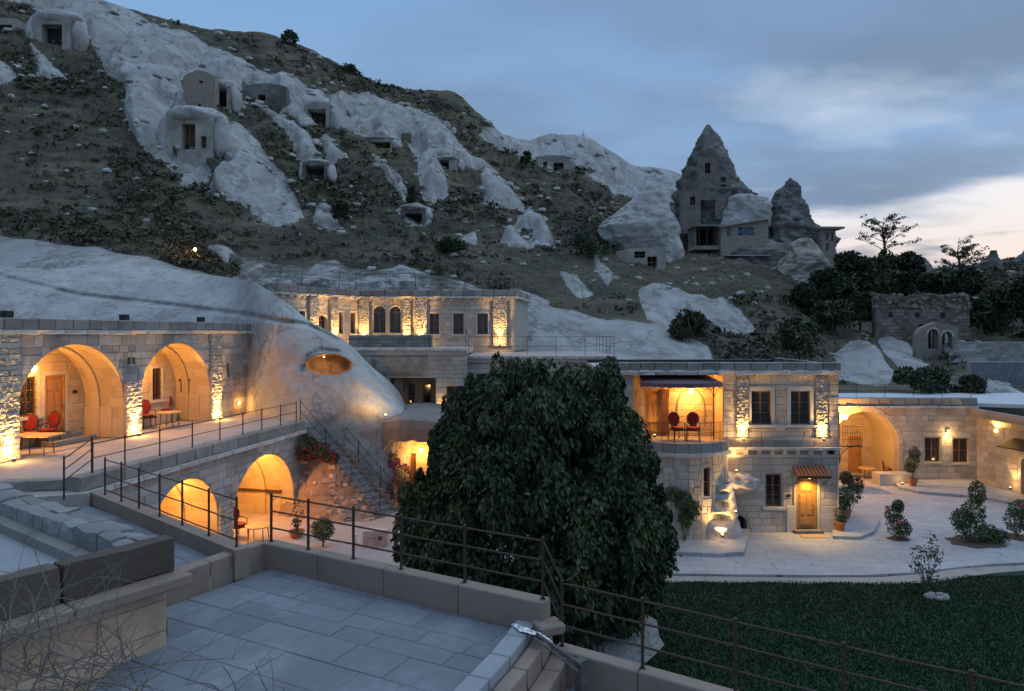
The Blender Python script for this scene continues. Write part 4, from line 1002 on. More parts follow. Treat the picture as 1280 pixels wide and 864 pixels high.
m = MB(); m.tube([(.30, 9.75, 3.78), (.55, 9.58, 3.68), (.90, 9.35, 3.50)], .016, 8); m.build('pipe', M['pvc'], t)
m = MB(); m.box((.98, 9.6, 3.3), (.14, .14, .5), .6); m.build('downpipe_box', M['pvc'], t)
# lower terrace at the right
LT = root('lower_roof_terrace', (3, 8, 0), 'lower paved terrace with rendered parapet at the bottom edge of the view', 'roof terrace')
lq, LQ = frame_from((.74, 10.45), (7.6, 6.1))
m = MB(); m.prism([(.78, 10.3), (7.6, 6.0), (7.6, 4.8), (-1.4, 4.8), (-.9, 6.6), (.1, 8.4)], 0, 2.88); m.build('terrace_base', M['mortar'], LT)
pave('paving_slab', [(.80, 10.15), (6.0, 6.85), (6.0, 5.2), (-.7, 5.2), (-.3, 7.4), (.35, 8.9)], lq.a, .6, .5, 2.95, M['slab'], LT, seed=12)
parapet_blocks(lq, LQ, 2.8, 3.42, .0, .26, 6, 'parapet_block', M['render'], LT)

# ================================================================ railings
def railing(pts, h, label, rails=(1.0, .62, .28), r=.016, post=None, group='rusty iron railings', every=None, mat=None, scroll=False):
    """pts: 3D feet of the posts"""
    mat = mat or M['iron']; t = root('iron_railing', pts[0], label, 'railing', group)
    for p in pts:
        p = Vector(p); q = MB(); q.tube([p, p + Vector((0, 0, h + .02))], r * 1.25, 6); q.lathe(p, [(r * 2.2, 0), (r * 2.0, .015)], 6); q.lathe(p + Vector((0, 0, h + .02)), [(r * 1.2, 0), (r * 1.7, .015), (r * .5, .035)], 6); q.build('post', mat, t)
    for k in rails:
        for a, b in zip(pts[:-1], pts[1:]):
            a = Vector(a) + Vector((0, 0, h * k)); b = Vector(b) + Vector((0, 0, h * k)); mid = (a + b) / 2 + Vector((random.uniform(-.006, .006), random.uniform(-.006, .006), random.uniform(-.008, .004)))
            q = MB(); q.tube([a, mid, b], r * .78, 6); q.build('rail', mat, t)
    if scroll:
        p = Vector(pts[0]); q = MB(); q.tube([p + Vector((.02 + .05 * (1 - i / 14) * math.cos(i * .6) + .03, .0, h * .93 + .05 * (1 - i / 14) * math.sin(i * .6))) for i in range(14)], .008, 5); q.build('scroll', mat, t)
    return t
def lerp(a, b, k): return tuple(a[i] + (b[i] - a[i]) * k for i in range(3))
us = [(G(px, 0 + py, 4.08).x, G(px, py, 4.08).y) for px, py in ((350, 674.5), (400, 685), (457, 697), (521, 711), (596, 728), (681, 744))]
# posts stand on the top of the parapet
def on_line(fr, L, w, z, fracs): return [tuple(fr(L * k, z, w)) for k in fracs]
railing(on_line(pf, PL, .14, 4.07, (.03, .19, .37, .545, .755, .985)), .90, 'rusty iron railing along the parapet of the foreground roof terrace', rails=(.99, .66, .30), r=.021, scroll=True)
e0 = pf(PL * .985, 4.07, .14); s0 = lq(.10, 3.42, .13)
t = root('iron_railing', e0, 'short sloping rails joining the two foreground railings', 'railing', 'rusty iron railings')
for k, k2 in ((.99, .98), (.66, .66), (.30, .32)):
    q = MB(); q.tube([e0 + Vector((0, 0, .9 * k)), s0 + Vector((0, 0, 1.0 * k2))], .015, 6); q.build('rail', M['iron'], t)
lqp = [tuple(lq(.10 + 1.28 * i, 3.42, .13)) for i in range(7)]
railing(lqp, .95, 'rusty iron railing above the lawn, running out at the bottom right', rails=(.99, .66, .32), r=.020)
railing(on_line(kf, KL, .14, 4.15, (.08, .22, .36, .51, .66, .82, .97)), .88, 'rusty railing on the kerb of the narrow walkway over the lower arches', rails=(.99, .55, .15), r=.017)
tp = [tuple(af(u, 3.72, -.12)) for u in (.6, 1.7, 3.05, 4.5, 5.9, 7.2, 8.4, 9.7, 10.9)]
railing(tp, .76, 'iron railing along the stone kerb of the left terrace', rails=(.99, .5), r=.016)
railing([tuple(af(-.5, 3.3, .1)), tuple(af(.55, 3.62, -.1))], 1.0, 'corner piece of railing with crossed bars at the near end of the left terrace', rails=(.98, .72, .45), r=.018)
railing([(-9.7, 29.6, 4.42), (-8.6, 29.9, 4.42), (-7.9, 29.6, 4.42)], .95, 'railing round the stair head against the white rock', rails=(.98, .5), r=.018)

# ================================================================ stair
ST = root('stone_staircase', (-5.3, 27.0, .8), 'steep outdoor stone staircase climbing left to the terrace beside the white rock', 'staircase')
T0 = Vector((-8.75, 28.5, 4.35)); T1 = Vector((-5.15, 27.0, .8)); ns = 16; wv = Vector((.45, .9, 0)).normalized() * 1.0
run = (T1 - T0); rd = Vector((run.x, run.y, 0)) / ns; ang = math.atan2(rd.y, rd.x)
for i in range(ns):
    z = T0.z - (i + 1) * (T0.z - T1.z) / (ns + 0); a = T0 + rd * i; c = a + rd * .5 + wv * .5
    q = MB(); q.box((c.x, c.y, z + .0), (rd.length + .05, 1.06, .10), ang); o = q.build('tread', M['slab'], ST)
    q = MB(); cc = c; q.box((cc.x, cc.y, (z - .05 + .4) / 2), (rd.length - .004, 1.0, z - .05 - .4), ang); q.build('riser', M['mortar'], ST)
    if i % 1 == 0:
        for s, wd in ((-.08, .22), (1.08, .26)):
            c2 = a + rd * .5 + wv * s; q = MB(); q.box((c2.x, c2.y, z + .04 + random.uniform(-.02, .05)), (rd.length * 1.05, wd, .26), ang + random.uniform(-.1, .1), .9); q.build('edge_stone', M['render'], ST)
fp = []
for k in (0.0, .33, .66, 1.0):
    b = T0 + run * k; fp.append(tuple(b - wv * .12 + Vector((0, 0, .1))))
railing(fp, .85, 'iron handrail sloping down the near side of the stone staircase', rails=(.98, .5), r=.016)
fp = [tuple(T0 + run * k + wv * 1.1 + Vector((0, 0, .1))) for k in (.22, .5, .78, 1.0)]
railing(fp, .85, 'iron handrail on the rock side of the stone staircase', rails=(.98, .5), r=.016)
# rubble flank under the stair
V_ = []; F_ = []; nu, nv = 46, 22
for j in range(nv + 1):
    for i in range(nu + 1):
        s = i / nu; k = j / nv; top = T0 + run * s - wv * .2; zt = top.z - .02; zb = .7
        out = k ** 1.3 * (1.3 - .5 * s); p = Vector((top.x - wv.x * out * .9, top.y - wv.y * out, zt + (zb - zt) * k))
        d = noise.fractal(p * 1.6, 1, 2.1, 4) * .13 * (.3 + k); V_.append((p.x, p.y - d, p.z + d * .3))
for j in range(nv):
    for i in range(nu): a = j * (nu + 1) + i; F_.append((a, a + 1, a + nu + 2, a + nu + 1))
m = MB(); m.add(V_, F_); m.build('rubble_bank', M['render'], ST, smooth=True)
r8 = random.Random(12)
for q8 in range(90):
    i = r8.randint(1, nu - 1); j = r8.randint(1, nv - 1); c8 = V_[j * (nu + 1) + i]; s8 = r8.uniform(.07, .20); m = MB(); m.box(c8, (s8 * 1.5, s8, s8 * .8), r8.uniform(-.6, .6), r8.uniform(.55, .9)); m.build('bank_stone', M['pinkwall'] if r8.random() < .6 else M['render'], ST)
V8 = []
rs8 = np.random.RandomState(5)
for q8 in range(420):
    i = rs8.randint(1, nu); j = int(rs8.randint(0, nv) * rs8.rand() ** .7); c8 = np.array(V_[j * (nu + 1) + i]); d8 = rs8.normal(size=3) * .5 + np.array([0, -.4, .9]); d8 /= np.linalg.norm(d8); l8 = rs8.uniform(.06, .2); w8 = np.cross(d8, rs8.normal(size=3)); w8 /= np.linalg.norm(w8); V8 += [c8 - w8 * .012, c8 + w8 * .012, c8 + d8 * l8]
np_mesh('dry_weeds', np.array(V8), np.arange(len(V8)).reshape(-1, 3), M['drygrass'], ST)['kind'] = 'stuff'

# ================================================================ big white rock between the buildings
def segd(x, y, a, b):
    ex, ey = b[0] - a[0], b[1] - a[1]; t = max(0, min(1, ((x - a[0]) * ex + (y - a[1]) * ey) / (ex * ex + ey * ey))); return math.hypot(x - a[0] - t * ex, y - a[1] - t * ey)
def grid_rock(name, cols, label, cat, mat, step=2.0, nr=130, creases=(), amp=.25, hole=None, extra=None, group=None, parent=None, fine=.10):
    xs = np.array([c[0] for c in cols], float); m = len(cols[0][1])
    pr_ = np.arange(xs[0], xs[-1] + .1, step); tkk = np.linspace(0, 1, m); t_ = np.linspace(0, 1, nr)
    def sm(vals): return smooth1(np.interp(pr_, xs, vals), 9)
    cp = np.array([sm([c[1][k][0] for c in cols]) for k in range(m)]); cq = np.array([sm([c[1][k][1] for c in cols]) for k in range(m)])
    A = np.array([np.interp(t_, tkk, cp[:, j]) for j in range(len(pr_))]).T; B = np.array([np.interp(t_, tkk, cq[:, j]) for j in range(len(pr_))]).T
    for _ in range(30): B[1:-1] = (B[:-2] + 2 * B[1:-1] + B[2:]) / 4
    V = np.zeros((nr, len(pr_), 3))
    for i in range(nr):
        for j, px in enumerate(pr_):
            py = A[i, j]; Y = B[i, j]; p = P(px, py, Y); d = noise.fractal(p * .35, 1, 2, 3) * amp + noise.fractal(p * 1.7, 1, 2, 3) * fine
            Y2 = Y - d
            for (cl_, ca_) in creases:
                if cl_[0][0] - 5 <= px <= cl_[-1][0] + 15 or ca_ < .5:
                    if ca_ < .5:
                        dd_ = min(segd(px, py, q0, q1) for q0, q1 in zip(cl_[:-1], cl_[1:])); Y2 += ca_ * math.exp(-(dd_ / 3.0) ** 2)
                    else:
                        dd_ = py - float(np.interp(px, [c_[0] for c_ in cl_], [c_[1] for c_ in cl_])); Y2 += ca_ * math.exp(-(dd_ / 2.2) ** 2) - ca_ * .7 * math.exp(-((dd_ + 11) / 9) ** 2)
            if hole:
                for (hx_, hy_, ha, hb, hd) in hole:
                    e = ((px - hx_) / ha) ** 2 + ((py - hy_) / hb) ** 2
                    if e < 1: Y2 += hd * min(1, (1 - e) * 5) 
                    elif e < 1.7 and py < hy_: Y2 -= .18 * (1.7 - e)
            V[i, j] = P(px, py, Y2)
    back = V.copy()
    # close it behind: a skirt from the top edge back and down
    b1 = V[0] + np.array([0, 1.5, -.3]); b2 = V[0] + np.array([0, 4.5, -2.0]); b3 = b2.copy(); b3[:, 2] = 0
    fd = V[-1].copy(); fd[:, 2] = np.minimum(fd[:, 2], -.2) * 0 + (-.2)
    V = np.concatenate([b3[None], b2[None], b1[None], V, fd[None]], 0)
    n1_, n2_ = V.shape[:2]; ix = np.arange(n1_ * n2_).reshape(n1_, n2_); Q = np.stack([ix[:-1, :-1], ix[1:, :-1], ix[1:, 1:], ix[:-1, 1:]], -1).reshape(-1, 4)
    c = V.reshape(-1, 3).mean(0); c[2] = 0
    o = np_mesh(name, V.reshape(-1, 3), Q, mat, parent, smooth=True, loc=tuple(c))
    if label: tag(o, label, cat, group)
    return o
grid_rock('tuff_rock', [
 (-80, [(306, 47.5), (350, 42), (396, 38), (440, 36), (500, 36)]),
 (0, [(308, 47.2), (354, 41), (398, 37.5), (440, 36), (500, 36)]),
 (100, [(322, 46), (362, 40), (400, 37), (440, 35.5), (500, 35.5)]),
 (190, [(334, 45), (370, 38.6), (402, 36), (440, 35), (520, 35)]),
 (250, [(342, 42), (378, 36.5), (410, 34.6), (470, 34), (548, 34)]),
 (290, [(348, 37.5), (392, 33.8), (430, 32.8), (480, 32.2), (548, 32)]),
 (318, [(352, 33), (397, 31.8), (430, 31.2), (480, 30.4), (548, 30.2)]),
 (350, [(373, 30.8), (401, 30.0), (436, 29.5), (486, 29.2), (560, 29.0)]),
 (384, [(400, 31.2), (411, 30.2), (442, 29.4), (492, 29.0), (600, 28.9)]),
 (405, [(411, 31.8), (421, 30.4), (450, 29.4), (496, 29.0), (620, 29.0)]),
 (430, [(425, 32), (437, 30.6), (460, 29.6), (503, 29.1), (640, 29.1)]),
 (457, [(453, 32), (462, 31), (482, 29.9), (512, 29.2), (655, 29.2)]),
 (478, [(470, 32), (480, 31), (498, 30), (522, 29.2), (660, 29.0)]),
 (494, [(487, 32), (497, 31), (510, 30), (530, 29.2), (665, 29.2)]),
 (503, [(510, 32), (514, 31), (520, 30), (532, 29.4), (665, 29.6)]),
 (520, [(514, 33), (517, 31.5), (522, 30), (534, 29.6), (560, 30.6)]),
 (545, [(519, 33), (521, 32), (526, 30.6), (534, 30.2), (560, 31.5)]),
 ], 'huge smooth white tuff rock with an orange lit oval cave opening', 'rock', M['tuff'], amp=.35, hole=[(411, 456, 29, 13.5, 2.2)], creases=[([(-60, 335), (0, 345), (100, 369), (200, 380), (310, 394), (384, 406), (420, 424)], .42), ([(378, 462), (384, 446), (402, 437), (422, 440)], .25)])
lc = P(405, 447, 30.9)
ci = root('cave_lamp', lc, 'hidden warm lamp inside the oval cave opening of the white rock', 'lamp')
q = MB(); q.lathe(lc, [(.03, 0), (.04, .04), (.01, .06)], 8); q.build('bulb', M['bulbsoft'], ci)
lamp_light('light', 'POINT', lc + Vector((0, -.1, -.1)), 5, (1, .34, .05), parent=ci, size=.12)
nose_ = uplight(P(482, 521, 28.3), (.3, -1, 0), 40, 'floodlight lighting the nose of the white rock', h=1.2, group=None, spot=90)
lamp_light('light', 'SPOT', P(482, 518, 28.2), 60, (1, .55, .17), P(462, 486, 29.6), 110, .1, nose_, 1.0)
# rock canopy over the lower room
m = MB(); cpts = [(P(476, 530, 28.6)), P(500, 527, 28.2), P(540, 524, 28.2), P(600, 522, 28.4), P(600, 522, 33.5), P(540, 520, 33.5), P(500, 524, 32), P(480, 528, 30.5)]
mbp = [(p.x, p.y) for p in cpts]; V_ = []; F_ = []; n = 40
front = [Vector((cpts[0].x, 28.9, 0)), Vector((cpts[1].x, 28.3, 0)), Vector((cpts[2].x, 28.1, 0)), Vector((cpts[3].x + 1, 28.2, 0))]
for i in range(n + 1):
    s = i / n * 3; k = min(2, int(s)); p = front[k].lerp(front[k + 1], s - k)
    zt = 4.42 + .18 * math.sin(i * .09) + .04 * noise.noise(Vector((i * .3, 0, 0))); zb = 3.55 - (0.55 if i < 6 else 0) * (6 - i) / 6 + .10 * noise.noise(Vector((i * .25, 5, 0)))
    for (yy, zz) in ((5.0, zt + .1), (2.0, zt + .05), (.3, zt), (.0, zt - .10), (-.05, (zt + zb) / 2 + .1), (.10, zb + .05), (.35, zb), (4.5, zb)): V_.append((p.x, p.y + yy + .04 * noise.noise(Vector((i * .4, zz, yy))), zz))
for i in range(n):
    for j in range(7): a = i * 8 + j; F_.append((a, a + 1, a + 9, a + 8))
F_.append(tuple(range(8))); m.add(V_, F_)
CN = m.build('rock_canopy', M['coping'], loc=(cpts[1].x, 29, 3.5), smooth=False); tag(CN, 'overhanging brown edged rock roof above the small lit room by the stair', 'rock roof')
# small room below
RM = root('cave_room', (-5.3, 29.7, .8), 'small stone room under the rock overhang, lit warm beside the tree', 'building')
rf = Frame((-5.55, 29.9, .8), 0.0); dr = RECT(.75, 1.35, 0.05, 2.05)
rc = wall_core('front_wall', rf, [(0, -.1), (4.2, -.1), (4.2, 2.95), (0, 2.95)], [dr], .3, M['mortar'], RM)
masonry(rf, 4.2, 0, 2.85, [dict(dr, m=.08)], .28, .5, M['interior'], rc, seed=14, maxn=120)
door(rf, .75, 1.35, .05, 2.05, RM, w=-.05, mat=M['window'])
for (a, b, c, d) in ((.66, .745, .05, 2.05), (1.355, 1.44, .05, 2.05), (.66, 1.44, 2.055, 2.15)):
    m = MB(); m.fbox(rf, a, b, c, d, -.05, .04); m.build('door_surround', M['trim'], rc)
lantern(rf(1.62, 2.25, .45), 30, 'lantern by the door of the small room beside the tree', hang=.2, group=None, scale=.8)

# ================================================================ middle building under the upper terrace
MBR = root('cave_hotel_middle_floor', (-8, 34, 4.0), 'middle storey cut into the rock with a recessed porch, half hidden by the big tree', 'building')
mf = Frame((-8.2, 34, 4.0), 0.0)
rec = RECT(2.1, 4.4, .15, 1.86); dw = RECT(4.95, 5.8, .2, 1.45)
mc = wall_core('front_wall', mf, [(0, -.8), (5.75 + .2, -.8), (5.95, 3.22), (0, 3.22)], [rec, dw], .35, M['mortar'], MBR)
masonry(mf, 5.95, 0, 3.22, [rec, dw], .22, .42, M['ashlar'], mc, seed=15, maxn=200, zones=[(1.2, 4.0, 1.95, 3.0)])
V_ = []; F_ = []
for j in range(13):
    for i in range(29):
        a, b = 1.1 + 3.0 * i / 28, 1.86 + 1.15 * j / 12; e = min(1, min(i, 28 - i) / 4, (min(j, 12 - j)) / 3); V_.append(mf(a, b, -.02 + .16 * e + .05 * noise.fractal(Vector((a, b, 0)) * 2, 1, 2, 3)))
for j in range(12):
    for i in range(28): a = j * 29 + i; F_.append((a, a + 1, a + 30, a + 29))
m = MB(); m.add(V_, F_); m.build('bare_rock_face', M['plaster'], MBR, smooth=True)
m = MB()
for (a, b, c, d, e, f_) in ((2.0, 4.5, .05, .15, -1.8, -.36), (2.0, 4.5, 1.87, 1.97, -1.8, -.36), (1.9, 2.09, .1, 1.9, -1.8, -.36), (4.41, 4.6, .1, 1.9, -1.8, -.36)): m.fbox(mf, a, b, c, d, e, f_)
m.build('porch_recess', M['plaster'], MBR)
pb = mf.shift(w=-1.6); po = [RECT(2.75, 3.15, .2, 1.45), RECT(3.55, 4.0, .2, 1.45)]
pw = wall_core('porch_wall', pb, [(1.9, 0), (4.6, 0), (4.6, 1.95), (1.9, 1.95)], po, .2, M['plaster'], MBR)
for o_ in po: window(pb, o_['u0'], o_['u1'], o_['v0'], o_['v1'], MBR, w=-.06, nx=1, ny=2)
m = MB(); m.fbox(mf, 2.15, 2.6, .15, 1.86, -1.2, -.9); pr2 = m.build('rough_pier', M['mortar'], MBR)
masonry(mf.shift(u=2.15, w=-.9), .45, .15, 1.86, [], .13, .22, M['rubble'], pr2, name='rough_stone', rough=True, proud=.04, seed=18, maxn=60)
uplight(mf(2.75, .15, -.62), mf.n, 16, 'floodlight inside the recessed porch of the middle storey', h=1.3)
uplight(mf(4.7, .0, .22), mf.n, 26, 'floodlight at the wall right of the recessed porch, against the tree', h=1.5)
window(mf, 4.95, 5.8, .2, 1.45, MBR, w=-.15)
mf2 = Frame((-2.3, 34.7, 4.0), 0.0); op2 = RECT(.5, 3.6, .2, 2.0)
m2 = wall_core('front_wall', mf2, [(0, -.8), (7.6, -.8), (7.6, 2.80), (0, 2.80)], [op2], .35, M['plaster'], MBR)
masonry(mf2, 7.6, 2.05, 2.8, [], .24, .5, M['ashlar'], m2, seed=16, maxn=80)
m = MB()
for (a, b, c, d, e, f_) in ((.4, 3.7, .05, .19, -2.2, -.36), (.4, 3.7, 2.01, 2.1, -2.2, -.36), (.3, .49, .1, 2.05, -2.2, -.36), (3.61, 3.8, .1, 2.05, -2.2, -.36), (.3, 3.8, .1, 2.05, -2.3, -2.2)): m.fbox(mf2, a, b, c, d, e, f_)
m.build('porch_recess', M['plaster'], MBR); row(mf2, 7.6, 2.80, 2.93, -.3, .18, .8, M['trim'], MBR, 'cornice_stone')
window(mf2.shift(w=-2.0), 1.9, 2.7, .4, 1.6, MBR, w=0.0)
row(mf, 5.95, 3.22, 3.34, -.3, .18, .8, M['trim'], MBR, 'cornice_stone')
sheet('upper_terrace_floor', [(-10.2, 33.9), (-2.3, 33.9), (-2.3, 41.2), (-9.3, 41.2), (-10.3, 38)], 7.30, M['terrace'], bottom=7.0)
sheet('upper_terrace_floor', [(-2.29, 34.6), (5.3, 34.6), (5.3, 43), (-2.29, 43)], 6.93, M['terrace'], bottom=6.6)
# low wall on the upper terrace
wf = Frame((-9.0, 37.6, 7.3), 0.0); LW = root('low_terrace_wall', (-9, 37.6, 7.3), 'low dark stone parapet wall on the upper terrace below the double arched windows', 'wall')
m = MB(); m.fbox(wf, 0, 4.6, 0, .55, -.3, 0); lc_ = m.build('wall', M['mortar'], LW); masonry(wf, 4.6, 0, .55, [], .19, .4, M['coping'], lc_, seed=19); row(wf, 4.6, .55, .68, -.35, .05, .6, M['coping'], LW, 'coping_stone')

# ================================================================ upper building
UB = root('upper_stone_building', (-7, 41, 7.3), 'upper stone building with uplit rough columns, arched windows and a flat roof under the hill', 'building')
zt0 = 7.3
ua = Frame((-12.4, 36.0, zt0), math.atan2(5.0, 3.2)); ubf = Frame((-9.2, 41.0, zt0), 0.0); ucf = Frame((-5.8, 40.7, zt0), 0.0)
def seg(fr, L, ops, zones, seed, top=2.85, back=.4, maxn=140):
    c = wall_core('front_wall', fr, [(0, -.6), (L, -.6), (L, top), (0, top)], ops, back, M['mortar'], UB)
    masonry(fr, L, 0, top - .05, [dict(o, m=.1) if o['t'] == 'rect' else dict(o, ring=.1) for o in ops], .24, .48, M['ashlar'], c, zones=zones, seed=seed, maxn=maxn)
    for (a, b, c0, d0) in zones:
        m = MB(); m.fbox(fr, a + .01, b - .01, c0, d0, 0.0, .12); pc = m.build('rough_column', M['mortar'], UB)
        masonry(fr.shift(u=a, w=.12), b - a, c0, d0, [], .15, .26, M['rubble'], pc, name='rough_stone', rough=True, proud=.06, seed=seed + 7, maxn=70, gap=.006)
    for o in ops:
        if o['t'] == 'rect': surround(fr, o['u0'], o['u1'], o['v0'], o['v1'], .09, M['trim'], c); window(fr, o['u0'], o['u1'], o['v0'], o['v1'], UB, w=-.15)
        else:
            arch_ring(fr, o, .1, M['trim'], c, n=9); g = MB(); pl = op_outline(o)
            g.add([fr(u, v, -.2) for u, v in pl] + [fr(u, v, -.24) for u, v in pl], [tuple(range(len(pl))), tuple(range(len(pl), 2 * len(pl)))[::-1]]); w_ = g.build('arched_window', M['glass'], UB)
            f = MB(); f.fbox(fr, o['u'] - .02, o['u'] + .02, o['vb'], o['vs'] + o['ry'] - .02, -.19, -.15); f.fbox(fr, o['u'] - o['r'], o['u'] + o['r'], o['vs'] - .02, o['vs'] + .02, -.19, -.16); f.build('frame', M['window'], w_)
    row(fr, L, top, top + .13, -.3, .24, .6, M['trim'], UB, 'cornice_stone'); row(fr, L, top + .13, top + .5, -.25, .14, .7, M['coping'], UB, 'parapet_stone')
    u = .2
    while u < L - .1:
        m = MB(); m.fbox(fr, u, u + .12, top - .14, top - .005, -.02, .18); m.build('corbel', M['trim'], UB); u += .48
seg(ua, 5.94, [RECT(1.40, 1.85, 1.25, 2.0), ARCH(3.12, .32, 1.5, .1), RECT(4.32, 4.65, .75, 2.0), RECT(5.2, 5.62, .75, 2.0)], [(2.05, 2.68, 0, 2.8), (3.58, 4.15, 0, 2.8)], 51)
seg(ubf, 3.4, [ARCH(1.24, .36, 2.05, .8), ARCH(2.18, .34, 2.05, .8)], [(.02, .66, 0, 2.8), (2.66, 3.15, 0, 2.8)], 52)
seg(ucf, 5.95, [RECT(.88, 1.46, .72, 1.95), RECT(2.30, 2.92, .72, 1.95), RECT(3.73, 4.36, .72, 1.95)], [(0, .75, 0, 2.8), (4.66, 5.5, 0, 2.8)], 53)
m = MB(); m.prism([(-12.2, 36.3), (-9.0, 41.2), (.05, 41.0), (1.2, 47), (-16, 47), (-15.5, 38)], 10.05, 10.25); m.build('roof', M['roofwhite'], UB)
m = MB(); m.add([(.15, 40.7, 7), (.15, 40.7, 10.15), (1.1, 47, 10.15), (1.1, 47, 7)], [(0, 1, 2, 3)]); m.build('side_wall', M['ashlar'], UB)
row(Frame((.15, 40.7, zt0), R(81)), 6.3, 2.85, 2.98, -.3, .24, .6, M['trim'], UB, 'cornice_stone'); row(Frame((.15, 40.7, zt0), R(81)), 6.3, 2.98, 3.35, -.3, .14, .6, M['coping'], UB, 'parapet_stone')
ups = [(ua, 2.36, 'left of the arched door'), (ua, 3.86, 'right of the arched door'), (ubf, .34, 'left of the double arched windows'), (ubf, 2.9, 'right of the double arched windows'), (ucf, .38, 'left of the three square windows'), (ucf, 5.08, 'at the right end of the upper building')]
for fr, u, lab in ups: uplight(fr(u, .02, .52), fr.n, 190, 'floodlight at the foot of the rough column ' + lab, spot=62)
# roof rail and terrace rails, thin
def thin_rail(pts, h, label, n_per=1.4, rails=(1.0, .5), r=.012, group='thin dark railings around the upper terraces'):
    t = root('thin_railing', pts[0], label, 'railing', group)
    for a, b in zip(pts[:-1], pts[1:]):
        a = Vector(a); b = Vector(b); n = max(1, int((b - a).length / n_per))
        for i in range(n + 1): p = a.lerp(b, i / n); q = MB(); q.tube([p, p + Vector((0, 0, h))], r, 5); q.build('post', M['black'], t)
        for k in rails: q = MB(); q.tube([a + Vector((0, 0, h * k)), b + Vector((0, 0, h * k))], r * .8, 5); q.build('rail', M['black'], t)
    return t
thin_rail([P(305, 356, 46) - Vector((0, 0, 1.1)), (-15.5, 44.5, 10.2), (-12.3, 36.4, 10.65), (-9.4, 41.2, 10.65), (-5.8, 41.0, 10.65)], 1.0, 'thin dark railing on the roof of the upper building, towards the left')
thin_rail([(-5.8, 41.1, 10.65), (.1, 41.0, 10.65), (1.3, 46.5, 10.5)], .7, 'thin dark railing on the roof of the upper building, towards the right')
thin_rail([(-4.1, 34.05, 7.3), (-2.3, 34.05, 7.3), (-2.2, 34.75, 6.95), (5.2, 34.75, 6.95), (5.2, 42, 6.95)], .95, 'thin dark railing along the edge of the middle terrace')
thin_rail([(-9.4, 34.05, 7.3), (-4.15, 34.05, 7.3)], .95, 'thin dark railing in front of the uplit columns')
sm = root('roof_lamp', (-23.3, 50.2, 14.1), 'small lit lamp on a post above the white slope', 'lamp')
q = MB(); q.tube([(-23.3, 50.2, 13.0), (-23.3, 50.2, 14.1)], .03, 6); q.build('post', M['black'], sm); q = MB(); q.lathe((-23.3, 50.2, 14.1), [(.05, 0), (.11, .08), (.08, .2), (.02, .24)], 8); q.build('glass_shade', M['bulb'], sm)
lamp_light('light', 'POINT', (-23.3, 50.0, 14.3), 14, WARM, parent=sm)
# ================================================================ main two-storey house
HB = root('two_storey_stone_house', (8.54, 27.6, 0), 'two storey stone house with a covered balcony, uplit rough pilasters and a lit wooden door', 'house')
hf = Frame((8.54, 27.6, 0.06), 0.0); HL = 4.66
W1 = RECT(1.13, 1.94, 4.34, 5.70); W2 = RECT(2.72, 3.50, 4.34, 5.70); W3 = RECT(1.72, 2.36, 1.02, 2.34); D3 = RECT(2.94, 3.80, 0.06, 2.2)
NI = ARCH(.60, .36, .32, 0.0)
hc = wall_core('front_wall', hf, [(0, -.1), (HL, -.1), (HL, 6.35), (0, 6.35)], [W1, W2, W3, D3, NI], .4, M['mortar'], HB)
zh = [(.50, .98, 3.85, 6.2), (3.70, 4.18, 3.85, 6.2), (0, HL, 3.14, 3.70)]
masonry(hf, HL, 0, 6.35, [dict(W1, m=.15), dict(W2, m=.15), dict(W3, m=.06), dict(D3, m=.1), dict(NI, ring=.08)], .27, .50, M['ashlar'], hc, seed=61, zones=zh, maxn=300)
for k, (a, b, c, d) in enumerate(zh[:2]):
    m = MB(); m.fbox(hf, a + .01, b - .01, c, d, 0.0, .03); pc = m.build('rough_pilaster', M['mortar'], HB)
    masonry(hf.shift(u=a, w=.03), b - a, c, d, [], .13, .24, M['rubble'], pc, name='rough_stone', rough=True, proud=.06, seed=70 + k, maxn=80, gap=.006)
row(hf, HL + .02, 3.46, 3.70, -.05, .10, .5, M['coping'], HB, 'belt_stone'); row(hf, HL + .06, 3.34, 3.455, -.05, .24, .7, M['trim'], HB, 'belt_cornice_stone')
u = .3
while u < HL - .1: m = MB(); m.fbox(hf, u, u + .14, 3.16, 3.335, -.02, .17); m.build('corbel', M['trim'], HB); u += .52
row(hf, HL - .1, 3.02, 3.15, -.02, .045, .6, M['trim'], HB, 'belt_stone')
for w_ in (W1, W2):
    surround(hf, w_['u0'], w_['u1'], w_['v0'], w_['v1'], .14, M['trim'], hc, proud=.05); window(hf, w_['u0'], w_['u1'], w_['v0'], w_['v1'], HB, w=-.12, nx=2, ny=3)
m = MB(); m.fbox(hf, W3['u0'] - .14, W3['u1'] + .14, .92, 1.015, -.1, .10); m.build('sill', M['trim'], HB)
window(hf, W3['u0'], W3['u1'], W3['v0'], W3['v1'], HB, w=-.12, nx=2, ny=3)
door(hf, D3['u0'] + .04, D3['u1'] - .04, .14, 2.16, HB, w=-.06)
for (a, b, c, d) in ((2.84, 2.935, .06, 2.2), (3.805, 3.9, .06, 2.2), (2.84, 3.9, 2.205, 2.30)): m = MB(); m.fbox(hf, a, b, c, d, -.1, .05); m.build('door_surround', M['trim'], hc)
m = MB(); m.fbox(hf, 2.80, 3.94, 0.0, .13, .02, .30); m.build('door_step', M['coping'], HB)
m = MB(); m.fbox(hf, 2.9, 3.85, .002, .025, .36, .80); tag(m.build('doormat', M['tablewood'], None, loc=hf(3.3, 0, .6)), 'brown doormat in front of the lit wooden door', 'doormat')
# stone plinths either side of the door
for (a, b, c) in ((2.55, 2.84, .85), (3.92, HL, 1.05)):
    v = 0.0
    while v < c - .05: m = MB(); m.fbox(hf, a + .004, b - .004, v + .004, v + .26, .0, .07); m.build('plinth_stone', M['trim'], HB); v += .265
